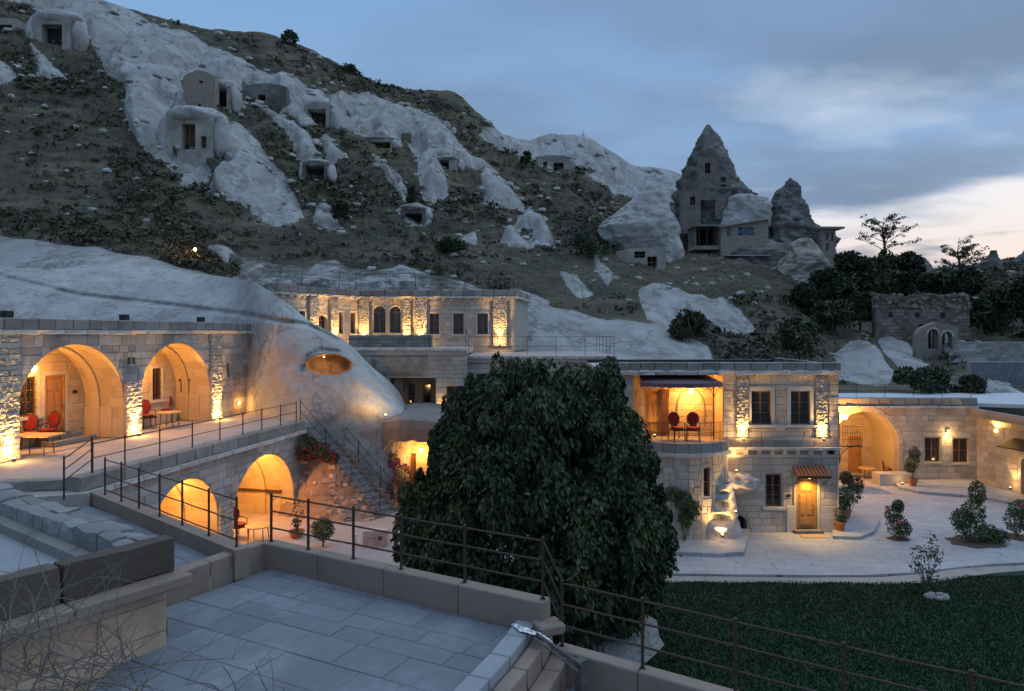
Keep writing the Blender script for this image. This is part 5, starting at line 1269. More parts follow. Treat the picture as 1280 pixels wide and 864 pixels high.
# tiled canopy over the door
cnp = root('tiled_door_canopy', hf(3.4, 2.4, .3), 'small canopy of reddish roof tiles over the lit wooden door', 'canopy')
m = MB(); m.add([hf(2.78, 2.62, .02), hf(4.12, 2.62, .02), hf(4.12, 2.34, .55), hf(2.78, 2.34, .55), hf(2.78, 2.56, .02), hf(4.12, 2.56, .02), hf(4.12, 2.28, .55), hf(2.78, 2.28, .55)], [(0, 1, 2, 3), (7, 6, 5, 4), (0, 4, 5, 1), (1, 5, 6, 2), (2, 6, 7, 3), (3, 7, 4, 0)]); m.build('board', M['darkwood'], cnp)
for i in range(9):
    for j in range(3):
        u = 2.84 + i * .152; a = hf(u, 2.66 - j * .10, .02 + j * .19); b = hf(u, 2.54 - j * .10, .02 + j * .19 + .22); vs = []
        for (p, rr) in ((a, .06), (b, .075)):
            for k in range(6): t = math.pi * k / 5; vs.append(p + Vector((rr * math.cos(t), 0, rr * math.sin(t))))
        vs += [v - Vector((0, 0, .018)) for v in vs]
        q = MB(); q.add(vs, [(k, k + 1, k + 7, k + 6) for k in range(5)] + [(k + 12, k + 13, k + 19, k + 18) for k in range(5)] + [(6 + k, 7 + k, 19 + k, 18 + k) for k in range(5)]); q.build('roof_tile', M['terracotta'], cnp)
for u in (2.86, 4.04): q = MB(); q.tube([hf(u, 1.95, .03), hf(u, 2.05, .25), hf(u, 2.28, .5)], .018, 6); q.build('bracket', M['black'], cnp)
q = MB(); q.lathe(hf(3.37, 2.25, .26), [(.05, -.03), (.08, 0), (.08, .03)], 10); t = q.build('door_lamp', M['bulbsoft'], None, loc=hf(3.37, 2.25, .26)); tag(t, 'round lamp under the tiled canopy above the wooden door', 'lamp')
lamp_light('light', 'SPOT', hf(3.37, 2.20, .30), 70, (1, .58, .14), hf(3.37, 0, .12), 130, .06, t)
uplight(hf(.73, 3.72, .28), hf.n, 105, 'floodlight under the left rough pilaster of the house, on the ledge', h=1.5)
uplight(hf(3.94, 3.72, .28), hf.n, 105, 'floodlight under the right rough pilaster of the house, on the ledge', h=1.5)
# left wing: balcony recess over a rounded wall
lf2 = Frame((3.75, 27.6, 0.06), 0.0)
m = MB(); m.fbox(lf2, 0, 1.15, -.1, 6.35, -4, 0); lw = m.build('left_wall', M['mortar'], HB); masonry(lf2, 1.15, 3, 6.35, [], .27, .5, M['ashlar'], lw, seed=63, maxn=60)
bb = Frame((4.9, 28.9, 3.75), 0.0); bd = RECT(.72, 1.42, .02, 1.95)
bw = wall_core('balcony_wall', bb, [(0, 0), (3.7, 0), (3.7, 2.65), (0, 2.65)], [bd], .2, M['mortar'], HB)
masonry(bb, 3.64, 0, 2.6, [dict(bd, m=.08)], .27, .5, M['interior'], bw, seed=64, maxn=120)
door(bb, bd['u0'], bd['u1'], .04, 1.95, HB, w=-.05); m = MB(); m.fbox(bb, bd['u1'] + .02, bd['u1'] + .30, .04, 1.95, -.0, .06); m.build('open_shutter', M['window'], HB)
for (a, c) in ((1.95, 1.05), (2.75, 1.05)): pass
m = MB(); pts_o = [(2.0, .4)] + [(2.0 + .65 * (1 - math.cos(math.pi * k / 12)), 1.25 + .75 * math.sin(math.pi * k / 12)) for k in range(13)] + [(3.3, .4)]
m.add([bb(u_, v_, .02) for u_, v_ in pts_o] + [bb(2.65 + (u_ - 2.65) * .86, v_ - .04, .10) for u_, v_ in pts_o], [(i, i + 1, len(pts_o) + i + 1, len(pts_o) + i) for i in range(len(pts_o) - 1)]); m.build('blind_arch_moulding', M['trim'], HB)
m = MB(); m.fbox(Frame((8.545, 27.6, 3.75), R(90)), 0.0, 1.3, 0, 2.6, -.02, .0); m.build('recess_side_wall', M['interior'], HB)
m = MB(); m.fbox(Frame((4.895, 27.6, 3.75), R(90)), 0.0, 1.3, 0, 2.6, -.0, .02); m.build('recess_side_wall', M['interior'], HB)
Cc = Vector((6.75, 28.6, 0)); Rr = 2.42
def arcp(t): return (Cc.x + Rr * math.sin(t), Cc.y - Rr * math.cos(t))
ts = [-.80 + 1.62 * i / 8 for i in range(9)]; arcl = [arcp(t) for t in ts]
for i in range(8):
    a, b = arcl[i], arcl[i + 1]; fr, L = frame_from(a, b, .06); ops = []
    if i == 5: ops = [RECT(.12, .40, 1.75, 2.85)]
    wcx = wall_core('rounded_wall', fr, [(0, -.1), (L, -.1), (L, 3.28), (0, 3.28)], ops, .35, M['mortar'], HB)
    masonry(fr, L, 0, 3.28, [dict(o, m=.05) for o in ops], .27, L * .62, M['ashlar'], wcx, seed=80 + i, maxn=60)
    if ops: window(fr, .12, .40, 1.75, 2.85, HB, w=-.1, nx=1, ny=2)
    m = MB(); m.fbox(fr, -.02, L + .02, 3.29, 3.42, -.4, .16); m.build('balcony_cornice_stone', M['trim'], HB)
    m = MB(); m.fbox(fr, .003, L - .003, 3.425, 3.80, -.3, .04); m.build('balcony_kerb_stone', M['coping'], HB)
m = MB(); m.prism(arcl + [(8.54, 28.9), (4.9, 28.9)], 3.55, 3.74); m.build('balcony_floor', M['terrace'], HB)
# balcony railing, awning and slim iron post
thin_rail([(x, y + .12, 3.86) for x, y in arcl], .75, 'curved iron balustrade around the covered balcony of the house', n_per=.32, rails=(1.0, .5), r=.010, group=None)
aw = root('balcony_awning', (6.7, 27.2, 6.2), 'dark purple awning with scalloped iron brackets over the house balcony', 'awning')
V_ = []; nq = 12
for i in range(nq + 1):
    t = -.86 + 1.72 * i / nq; x, y = Cc.x + (Rr - .25) * math.sin(t), Cc.y - (Rr - .25) * math.cos(t); V_ += [(x, y, 6.06), (x, max(y, 26.4), 6.14), (Cc.x + 1.8 * math.sin(t), 28.85, 6.38), (x, y, 5.98)]
m = MB(); m.add(V_, [(4 * i + a, 4 * i + a + 4, 4 * i + b + 4, 4 * i + b) for i in range(nq) for a, b in ((0, 1), (1, 2), (3, 0))]); m.build('canopy_cloth', M['awning'], aw)
for i in range(nq):
    a = Vector(V_[4 * i + 3]); b = Vector(V_[4 * i + 7]); q = MB(); q.tube([a, (a + b) / 2 - Vector((0, 0, .09)), b], .009, 5); q.build('iron_scallop', M['black'], aw)
q = MB(); q.tube([(7.98, 27.0, 3.85), (7.98, 27.0, 6.05)], .024, 8); q.build('post', M['black'], aw)
q = MB(); q.tube([(6.1, 26.5, 6.0), (6.1, 26.55, 5.6)], .015, 6); q.build('post', M['black'], aw)
for s in (-1, 1): q = MB(); q.tube([(7.98, 27.0, 5.55), (7.98 + s * .12, 27.0, 5.85), (7.98 + s * .35, 27.0, 6.02)], .012, 5); q.build('bracket', M['black'], aw)
lantern((7.45, 28.35, 5.70), 50, 'lantern glowing against the back wall of the house balcony', hang=.5)
uplight((5.95, 28.5, 3.76), (0, -1, 0), 10, 'small floodlight on the balcony floor beside its wooden door', h=1.0, group=None)
# roof of the house
m = MB(); m.prism([(3.75, 27.5), (13.2, 27.5), (13.2, 34.2), (3.75, 34.2)], 6.42, 6.62); m.build('roof', M['roofwhite'], HB)
rfm = Frame((3.55, 27.6, 0.06), 0.0)
row(rfm, 9.75, 6.355, 6.50, -.3, .26, .8, M['trim'], HB, 'cornice_stone'); row(rfm, 9.7, 6.505, 6.86, -.28, .10, .55, M['coping'], HB, 'parapet_stone')
row(Frame((13.25, 27.7, .06), R(90)), 6.4, 6.505, 6.80, -.28, .04, .55, M['coping'], HB, 'parapet_stone')
m = MB(); m.fbox(Frame((13.2, 27.6, 0), R(90)), 0, 6.3, -.1, 6.4, -.4, 0); m.build('side_wall', M['ashlar'], HB)
m = MB(); m.fbox(Frame((3.76, 27.6, 0), R(90)), 0, 6.3, -.1, 6.4, 0, .3); m.build('side_wall', M['ashlar'], HB)
m = MB(); m.fbox(Frame((3.76, 34.1, 0), 0), 0, 9.4, -.1, 6.4, 0, .3); m.build('back_wall', M['ashlar'], HB)
row(Frame((3.76, 33.9, .06), 0), 9.4, 6.50, 6.72, -.15, .1, .8, M['black'], HB, 'roof_edge')
for (x, lab) in ((12.2, 'dark box standing on the white roof near its right corner'), (5.3, 'dark box standing on the white roof near its left end')):
    t = root('roof_floodlight', (x, 29, 6.62), lab, 'floodlight', 'dark fittings on the white roof of the house'); m = MB(); m.box((x, 29, 6.80), (.28, .2, .24)); m.box((x, 29, 6.65), (.1, .1, .1)); m.build('housing', M['black'], t); m = MB(); m.box((x, 28.89, 6.80), (.22, .02, .18)); m.build('lens', M['glass'], t)
t = root('roof_pipe', (7, 31, 6.7), 'long grey pipe lying across the white roof of the house', 'pipe'); m = MB(); m.tube([(4.2, 30, 6.68), (7, 31.5, 6.68), (11, 31.4, 6.68)], .04, 6); m.build('pipe', M['pvc'], t)
# rock-cut niche with fountain beside the door
nr_ = root('rock_niche', (7.9, 27.0, 0.06), 'lit rough rock formation with a projecting rock lip left of the house door', 'rock')
def blob(c, s, name, mat, parent, seed=0, amp=.28, sub=(18, 12), freq=1.4, squash=None):
    V_ = []; F_ = []; nu, nv = sub
    for j in range(nv + 1):
        th = math.pi * j / nv
        for i in range(nu):
            ph = 2 * math.pi * i / nu; d = Vector((math.sin(th) * math.cos(ph), math.sin(th) * math.sin(ph), math.cos(th)))
            k = 1 + amp * noise.fractal(d * freq + Vector((seed, seed * .7, 0)), 1, 2, 4); V_.append((c[0] + d.x * s[0] * k, c[1] + d.y * s[1] * k, c[2] + d.z * s[2] * k))
    for j in range(nv):
        for i in range(nu): a = j * nu + i; b = j * nu + (i + 1) % nu; F_.append((a, b, b + nu, a + nu))
    m = MB(); m.add(V_, F_); return m.build(name, mat, parent, loc=c, smooth=True)
blob((9.05, 27.4, 2.10), (.85, .65, .40), 'rock_lip', M['tuff'], nr_, 3, .3, (40, 24), 1.8); blob((8.55, 27.45, 2.3), (.4, .4, .25), 'rock_lip', M['tuff'], nr_, 8, .3, (24, 16))
V_ = []; F_ = []; nu, nv = 30, 34
for j in range(nv + 1):
    k = j / nv; z = .02 + 2.25 * k; cx_ = 7.95 + .30 * k; rx = 1.15 - .70 * k ** .8; ry = .85 - .35 * k
    for i in range(nu):
        ph = 2 * math.pi * i / nu; p = Vector((cx_ + rx * math.cos(ph), 27.05 + ry * math.sin(ph), z)); d = .14 * noise.fractal(p * 2.2, 1, 2, 4)
        cav = 0
        for (px_, pz, rr, dd) in ((8.0, .95, .42, .45), (8.12, 1.45, .28, .28), (8.2, 1.9, .22, .25)):
            e = ((p.x - px_) / rr) ** 2 + ((z - pz) / (rr * .6)) ** 2
            if e < 1 and math.sin(ph) < 0: cav = max(cav, dd * (1 - e))
        V_.append((p.x + d * math.cos(ph), p.y - .15 + d * math.sin(ph) + cav, z))
for j in range(nv):
    for i in range(nu): a = j * nu + i; b = j * nu + (i + 1) % nu; F_.append((a, b, b + nu, a + nu))
m = MB(); m.add(V_, F_); m.build('rock_buttress', M['tuff'], nr_, smooth=True)
m = MB(); m.fbox(hf, .25, .95, 0, .7, -.42, -.38); m.build('niche_back', M['dark'], HB)
uplight((8.0, 25.95, .35), (0, -1, 0), 55, 'floodlight glowing in the lowest hollow of the rock beside the house', h=1.0, group=None, spot=130)
uplight((8.55, 26.1, 1.2), (-.3, -1, 0), 45, 'hidden floodlight under the rock lip left of the window', h=1.1, group=None, spot=80)
uplight((8.85, 26.9, 2.6), (0, -1, 0), 45, 'floodlight on top of the rock lip washing the house wall', h=1.0, group=None, spot=110)
sheet('house_step_platform', [g2(843, 690, .2), g2(900, 692, .2), g2(922, 690, .2), g2(930, 690, .2), (9.1 + .5, 27.6), (4.5, 27.6), (5.5, 26.6)], .2, M['paving'], bottom=0.05)
pl2 = [g2(1041, 670, .18), g2(1075, 671, .18), g2(1092, 664, .18), g2(1100, 650, .18), g2(1092, 635, .18), g2(1075, 622, .18), g2(1040, 620, .18)]
sheet('side_platform', pl2, .18, M['paving'], bottom=0.05)

# ================================================================ single-storey building at the right
RB = root('single_storey_stone_building', (17.0, 36.8, 0), 'low stone building at the right with a deep lit arch and two windows', 'building')
gf = Frame((16.2, 36.8, 0.045), 0.0); o0 = .8; GL = 8.86
GA = ARCH(2.03 + o0, 1.81, 2.0, 0.0); GW1 = RECT(5.26 + o0, 6.08 + o0, 1.1, 2.4); GW2 = RECT(6.77 + o0, 7.6 + o0, 1.05, 2.36)
gc = wall_core('front_wall', gf, [(0, -.1), (GL, -.1), (GL, 4.0), (0, 4.0)], [GA, GW1, GW2], .45, M['mortar'], RB)
masonry(gf, GL, 0, 4.0, [dict(GA, ring=.26), dict(GW1, m=.06), dict(GW2, m=.06)], .27, .52, M['ashlar'], gc, seed=91, maxn=290)
arch_ring(gf, GA, .25, M['ashlar'], gc, n=19); jambs(gf, GA, .25, M['ashlar'], gc)
gv = vault(gf, GA, 2.6, M['interior'], RB, .45); m = MB(); m.fbox(gf, .6 + o0 - .7, 4.2 + o0, -.1, 4.0, -2.9, -2.6); gb = m.build('vault_end_wall', M['mortar'], RB)
masonry(gf.shift(u=.7, w=-2.6), 4.1, 0, 3.9, [], .3, .55, M['interior'], gb, seed=92, maxn=120, gap=.004)
door(gf.shift(w=-2.55), 2.4 + o0, 3.1 + o0, .05, 2.1, RB, w=0.03)
for w_ in (GW1, GW2):
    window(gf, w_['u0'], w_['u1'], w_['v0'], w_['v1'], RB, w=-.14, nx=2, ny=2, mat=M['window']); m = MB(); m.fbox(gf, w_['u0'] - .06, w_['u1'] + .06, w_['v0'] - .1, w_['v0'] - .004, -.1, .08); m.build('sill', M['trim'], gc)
    m = MB(); m.fbox(gf, w_['u0'] - .12, w_['u1'] + .12, w_['v1'] + .07, w_['v1'] + .27, -.1, .045); m.build('lintel', M['trim'], gc)
row(gf, GL, 4.0, 4.13, -.3, .2, .8, M['trim'], RB, 'cornice_stone'); row(gf, GL, 4.135, 4.55, -.3, .08, .6, M['coping'], RB, 'parapet_stone')
m = MB(); m.prism([(16.2, 36.9), (25.1, 36.9), (34, 34), (34, 43), (16.2, 43)], 4.1, 4.3); m.build('roof', M['roofwhite'], RB)
m = MB(); m.fbox(Frame((16.2, 36.9, 0), R(90)), 0, 6, -.1, 4.2, 0, .3); m.build('side_wall', M['ashlar'], RB)
m = MB(); m.fbox(gf, 2.35 + o0, 4.15 + o0, -.02, .62, .1, .9); sf = m.build('low_white_wall', M['trim'], None, loc=gf(4, 0, .5)); tag(sf, 'low pale stone wall in front of the right arch', 'wall')
thin_rail([(17.2, 37.2, 4.6), (25.0, 37.2, 4.6)], .7, 'thin dark railing on the roof of the right building', group=None)
# wall lamp between the windows
t = root('wall_sconce', gf(6.43 + o0, 2.75, .1), 'square wall lamp shining down between the two windows at the right', 'lamp'); q = MB(); q.fbox(gf, 6.36 + o0, 6.50 + o0, 2.68, 2.86, .03, .14); q.build('housing', M['trim'], t); q = MB(); q.fbox(gf, 6.37 + o0, 6.49 + o0, 2.655, 2.675, .04, .13); q.build('lens', M['bulb'], t)
lamp_light('light', 'SPOT', gf(6.43 + o0, 2.64, .16), 30, GOLD, gf(6.43 + o0, 0, .05), 120, .05, t); lamp_light('light', 'POINT', gf(6.43 + o0, 2.66, .30), 6, GOLD, parent=t)
t = root('platform_kerb', gf(4.2, .1, .9), 'raised kerbed platform along the foot of the right building', 'platform')
pts_ = [g2(1124, 609, .2), g2(1150, 614, .2), g2(1185, 617, .2), g2(1222, 620, .2), g2(1262, 627, .2)]
m = MB(); m.prism(pts_ + [(24.9, 36.8), (20.5, 36.8)], .0, .2); m.build('platform_slab', M['paving'], t)
# cage balcony bracket lamp on the house side
cb = root('iron_cage_bracket', P(1060, 545, 35.6), 'round barred iron cage basket on a curved bracket beside the right arch', 'bracket')
c0 = P(1062, 556, 35.6); 
for i in range(9): x = c0.x - .50 + .125 * i; q = MB(); q.tube([(x, c0.y - .3, c0.z), (x, c0.y - .3, c0.z + 1.0)], .010, 5); q.build('bar', M['black'], cb)
for z in (0, .33, .66, 1.0): q = MB(); q.tube([(c0.x - .5, c0.y - .3, c0.z + z), (c0.x + .5, c0.y - .3, c0.z + z), (c0.x + .5, c0.y + .3, c0.z + z)], .012, 5); q.build('bar', M['black'], cb)
m = MB(); m.box((c0.x, c0.y, c0.z - .03), (1.02, .62, .05)); m.build('base_plate', M['black'], cb); q = MB(); q.tube([(c0.x - .55, c0.y, c0.z - 1.0), (c0.x - .45, c0.y, c0.z - .5), (c0.x - .1, c0.y, c0.z - .15), (c0.x + .45, c0.y, c0.z - .05)], .02, 6); q.build('curved_arm', M['black'], cb)
q = MB(); q.tube([(c0.x - .55, c0.y, c0.z - 1.0), (c0.x - .55, c0.y, c0.z + 1.7)], .03, 6); q.build('upright', M['black'], cb)
lantern(P(1057, 521, 36.0), 190, 'brightest lantern, above the iron cage beside the right arch', hang=.25, group=None, scale=1.2)
# far right wing with overhanging roof and stone doorway
FW = root('rock_doorway_wing', (24.9, 35, 0), 'wing at the right edge with a lit overhanging roof and an arched stone doorway', 'building')
ff = Frame((25.06, 36.8, 0.06), R(-82)); fd_ = ARCH(3.15, .42, 1.55, 0.0)
fc = wall_core('side_wall', ff, [(0, -.1), (6.5, -.1), (6.5, 3.6), (0, 3.6)], [fd_], .4, M['mortar'], FW)
masonry(ff, 6.5, 0, 3.6, [dict(fd_, ring=.2)], .28, .5, M['ashlar'], fc, seed=95, maxn=150)
arch_ring(ff, fd_, .19, M['trim'], fc, n=9); jambs(ff, fd_, .19, M['trim'], fc)
door(ff.shift(w=-.25), 2.74, 3.56, .02, 2.0, FW, w=0, mat=M['door'])
m = MB(); pr_ = [ff(-.1, 0, -.1), ff(-.1, 0, .35), ff(6.6, 0, 1.5), ff(6.6, 0, -.1)]; m.prism([(p.x, p.y) for p in pr_], 3.62, 3.80); m.build('overhanging_roof', M['coping'], FW)
m = MB(); pr_ = [ff(-.1, 0, -.1), ff(-.1, 0, .38), ff(6.6, 0, 1.53), ff(6.6, 0, 1.3), ff(.2, 0, .15)]; m.prism([(p.x, p.y) for p in pr_], 3.805, 4.05); m.build('roof_edge_stone', M['coping'], FW)
m = MB(); m.add([ff(2.4, 2.75, .02), ff(4.2, 2.75, .02), ff(4.35, 2.35, .85), ff(2.2, 2.35, .85), ff(2.4, 2.68, .02), ff(4.2, 2.68, .02), ff(4.35, 2.28, .85), ff(2.2, 2.28, .85)], [(0, 1, 2, 3), (7, 6, 5, 4), (3, 2, 6, 7), (0, 3, 7, 4), (1, 5, 6, 2)]); m.build('door_hood', M['darkwood'], FW)
uplight(ff(2.45, .18, .35), ff.n, 45, 'floodlight left of the arched stone doorway at the right edge', h=1.5, group=None)
uplight(ff(3.95, .18, .35), ff.n, 45, 'floodlight right of the arched stone doorway at the right edge', h=1.5, group=None)
t = root('wall_sconce', ff(1.3, 2.95, .12), 'small lamp shining up under the overhanging roof at the right edge', 'lamp'); q = MB(); q.fbox(ff, 1.24, 1.36, 2.9, 3.0, .0, .12); q.build('lens', M['bulb'], t); lamp_light('light', 'SPOT', ff(1.3, 3.02, .2), 50, (1, .6, .12), ff(1.5, 4, .3), 150, .04, t)

# ================================================================ foreground roof with big weathered parapet blocks
FR = root('foreground_stone_house', (-4.9, 9.96, 0), 'weathered stone house corner in the left foreground with heavy parapet blocks', 'house')
S_ = Vector((-4.9, 9.96, 0)) - Vector((.579, .815, 0)) * 5.4; nf = Frame((S_.x, S_.y, 0), math.atan2(.815, .579)); NL = 5.4
m = MB(); q_ = [nf(0, 0, -.05), nf(NL, 0, -.05)]; m.prism([(nf(0, 0, -.45).x, nf(0, 0, -.45).y), (nf(NL - .35, 0, -.45).x, nf(NL - .35, 0, -.45).y), (nf(NL - .35, 0, -7).x, nf(NL - .35, 0, -7).y), (nf(0, 0, -7).x, nf(0, 0, -7).y)], 4.5, 4.68); m.build('roof_floor', M['cement'], FR)
m = MB(); m.fbox(nf, 0, NL - .12, 0, 4.5, -7.0, -.06); fw = m.build('front_wall', M['mortar'], FR)
masonry(nf.shift(w=-.06), NL - .12, 2.0, 4.5, [RECT(3.5, 4.1, 1.0, 3.05)], .46, .95, M['pinkwall'], fw, seed=101, maxn=60, depth=.08, gap=.006)
window(nf, 3.5, 4.1, 1.9, 3.05, FR, w=-.02, mat=M['door'], curtain=False)
# cornice slabs
u = 0
for L_ in (1.5, 1.1, 1.35, 1.55): m = MB(); m.fbox(nf, u + .006, u + L_ - .006, 4.50, 4.66, -.2, .28); o = m.build('cornice_slab', M['render'], FR); bv = o.modifiers.new('bevel', 'BEVEL'); bv.width = .02; u += L_
def rough_block(fr, u0, u1, v0, v1, w0, w1, name, mat, parent, n=8, amp=.02, top=None):
    """block with worn irregular faces"""
    V_ = []; F_ = []; nx, ny, nz = max(2, int((u1 - u0) / .11)), max(2, int((v1 - v0) / .11)), max(2, int((w1 - w0) / .11)); idx_ = {}
    def vid(i, j, k):
        key = (i, j, k)
        if key not in idx_:
            a, b, c = i / nx, j / ny, k / nz; p = fr(u0 + (u1 - u0) * a, v0 + (v1 - v0) * b, w0 + (w1 - w0) * c); ed = sum(1 for q in (a, b, c) if q in (0.0, 1.0))
            nzv = Vector((noise.fractal(p * 2.6, 1, 2.2, 4), noise.fractal(p * 2.6 + Vector((9, 0, 0)), 1, 2.2, 4), noise.fractal(p * 2.6 + Vector((0, 9, 0)), 1, 2.2, 4))) * amp
            ctr = fr((u0 + u1) / 2, (v0 + v1) / 2, (w0 + w1) / 2); 
            if ed >= 2: nzv += (ctr - p).normalized() * (.014 if ed == 2 else .024) * (1 + 30 * amp * abs(noise.noise(p * 4)))
            idx_[key] = len(V_); V_.append(p + nzv)
        return idx_[key]
    for j in range(ny):
        for i in range(nx):
            F_.append((vid(i, j, nz), vid(i + 1, j, nz), vid(i + 1, j + 1, nz), vid(i, j + 1, nz))); F_.append((vid(i, j, 0), vid(i, j + 1, 0), vid(i + 1, j + 1, 0), vid(i + 1, j, 0)))
    for k in range(nz):
        for i in range(nx):
            F_.append((vid(i, ny, k), vid(i, ny, k + 1), vid(i + 1, ny, k + 1), vid(i + 1, ny, k))); F_.append((vid(i, 0, k), vid(i + 1, 0, k), vid(i + 1, 0, k + 1), vid(i, 0, k + 1)))
        for j in range(ny):
            F_.append((vid(0, j, k), vid(0, j, k + 1), vid(0, j + 1, k + 1), vid(0, j + 1, k))); F_.append((vid(nx, j, k), vid(nx, j + 1, k), vid(nx, j + 1, k + 1), vid(nx, j, k + 1)))
    m = MB(); m.add(V_, F_); return m.build(name, mat, parent, loc=fr((u0 + u1) / 2, (v0 + v1) / 2, 0), smooth=False)
u = 0
for L_ in (1.2, 1.45, 1.25, 1.5): rough_block(nf, u + .004, u + L_ - .004, 4.665, 5.15, -.30, .0, 'parapet_block', M['bigstone'], FR, amp=.022); u += L_
# rubble parapet running back from the corner
sf_ = Frame(nf(NL, 0, 0), nf.a + R(90)); rr_ = random.Random(3); SL = 7.2; u = .30
while u < SL:
    w = 0; wl = rr_.uniform(.35, .85)
    for (w0, w1) in ((-.56, -.30), (-.295, -.0)):
        wl2 = wl * rr_.uniform(.95, 1.0); h = 5.09 + rr_.uniform(-.045, .045); rough_block(sf_, u, u + wl2 + .03, 4.62, h, w0 - .01, w1 + .01, 'rubble_stone', M['rubblegrey'], FR, amp=.05)
    u += wl + .01
m = MB(); m.fbox(sf_, .3, SL, 4.3, 5.02, -.53, -.04); m.build('rubble_core', M['mortar'], FR)
m = MB(); m.fbox(sf_, .32, SL, 4.66, 4.84, -.80, -.575); m.build('inner_kerb', M['coping'], FR)
m = MB(); m.fbox(sf_, .1, SL, 0, 4.5, -.3, -.12); m.build('side_wall', M['mortar'], FR)
# ================================================================ fairy chimneys and far rocks
def sil_rock(name, rows, Y, label, cat, mat, dr=.8, amp=.05, n=72, group=None, freq=.30, zbase=None, steps=110):
    """free standing rock: rows of (py, left px, right px) seen at distance Y, round in plan"""
    rows = sorted(rows, key=lambda r: -r[0]); ys = np.array([r[0] for r in rows][::-1], float); Ls = np.array([r[1] for r in rows][::-1], float); Rs = np.array([r[2] for r in rows][::-1], float)
    V_ = []; F_ = []
    for j in range(steps + 1):
        py = ys[-1] + (ys[0] - ys[-1]) * j / steps; l = float(np.interp(py, ys, Ls)); r_ = float(np.interp(py, ys, Rs)); c = P((l + r_) / 2, py, Y); w = (r_ - l) / 2 / F * Y
        if j == steps: w *= .25
        for i in range(n):
            ph = 2 * math.pi * i / n; p = Vector((c.x + w * math.cos(ph), c.y + w * dr * math.sin(ph), c.z)); d = noise.fractal(p * freq, .8, 2.2, 6) * amp * 1.6 * (w + 2) + (.35 - .9 * abs(noise.fractal(Vector((p.x, p.y, p.z * .45)) * freq * 1.5, .8, 2.1, 4))) * min(1.2, .12 * (w + 2)) * 1.3
            V_.append((p.x + d * math.cos(ph), p.y + d * math.sin(ph), p.z))
    for j in range(steps):
        for i in range(n): a = j * n + i; b = j * n + (i + 1) % n; F_.append((a, b, b + n, a + n))
    F_.append(tuple(range(steps * n, steps * n + n)))
    m = MB(); m.add(V_, F_); o = m.build(name, mat, None, loc=(V_[0][0], V_[0][1], V_[0][2]), smooth=True); tag(o, label, cat, group); return o
ch1 = sil_rock('fairy_chimney', [(156, 884, 886), (163, 880, 891), (175, 872, 899), (188, 865, 905), (205, 858, 914), (225, 852, 923), (245, 847, 936), (270, 845, 941), (300, 845, 935), (340, 848, 925)], 95, 'tallest pointed grey rock chimney with small carved windows, against the sky', 'rock', M['darktuff'], amp=.085, freq=.42)
ch2 = sil_rock('fairy_chimney', [(222, 987, 989), (230, 979, 996), (245, 970, 1003), (262, 963, 1008), (280, 956, 1016), (300, 950, 1022), (320, 945, 1028), (360, 935, 1040)], 92, 'second pointed grey rock chimney to the right of the tallest one', 'rock', M['darktuff'], amp=.11, freq=.5)
sil_rock('rock_shoulder', [(262, 1002, 1007), (275, 998, 1016), (288, 996, 1032), (300, 992, 1042), (325, 990, 1046), (365, 980, 1050)], 91, 'stepped grey rock shoulder at the right of the second chimney', 'rock', M['darktuff'], amp=.10, freq=.5)
sil_rock('rock_dome', [(298, 998, 1010), (304, 990, 1018), (318, 983, 1028), (335, 976, 1034), (370, 965, 1040)], 84, 'rounded pale grey rock dome in front of the second chimney', 'rock', M['tuffshade'], amp=.08, freq=.5)
sil_rock('white_rock_cap', [(243, 918, 940), (248, 910, 958), (258, 906, 964), (270, 902, 962), (284, 900, 960)], 91, 'white smooth rock slope between the two grey chimneys', 'rock', M['tuff'], amp=.04, dr=.5)
sil_rock('white_cone_rock', [(239, 806, 822), (243, 797, 830), (252, 788, 837), (266, 772, 842), (284, 748, 845), (300, 756, 848), (312, 768, 852), (345, 768, 850)], 80, 'broad white cone rock with a carved facade at its foot', 'rock', M['tuff'], amp=.035, dr=.6)
sil_rock('chimney_base_rock', [(296, 930, 950), (306, 905, 985), (318, 880, 1010), (335, 850, 1035), (365, 830, 1050)], 88, 'broad rough grey rock base joining the two chimneys and the small house', 'rock', M['darktuff'], amp=.05, dr=.35)
sil_rock('far_rock_dome', [(319, 1128, 1142), (323, 1118, 1152), (332, 1112, 1160), (350, 1105, 1165)], 120, 'low dark rock dome on the skyline behind the trees', 'rock', M['darktuff'])
sil_rock('far_rock_stack', [(313, 1236, 1247), (322, 1233, 1248), (330, 1226, 1252), (345, 1220, 1256)], 120, 'small square topped rock stack on the skyline at the right', 'rock', M['darktuff'], amp=.1)
sil_rock('far_rock_peak', [(312, 1281, 1286), (322, 1272, 1300), (335, 1262, 1320), (345, 1255, 1330)], 120, 'reddish rock peak cut by the right edge of the view', 'rock', M['darktuff'])
sil_rock('tuff_boulder', [(254, 396, 406), (260, 392, 412), (270, 390, 416), (284, 388, 420)], 68, 'rounded white boulder halfway up the slope', 'rock', M['tuff'], amp=.12)
sil_rock('tuff_boulder', [(476, 1236, 1250), (484, 1228, 1262), (494, 1222, 1272), (515, 1215, 1280)], 46, 'pale boulder behind the roof of the right building', 'rock', M['tuff'], amp=.1)
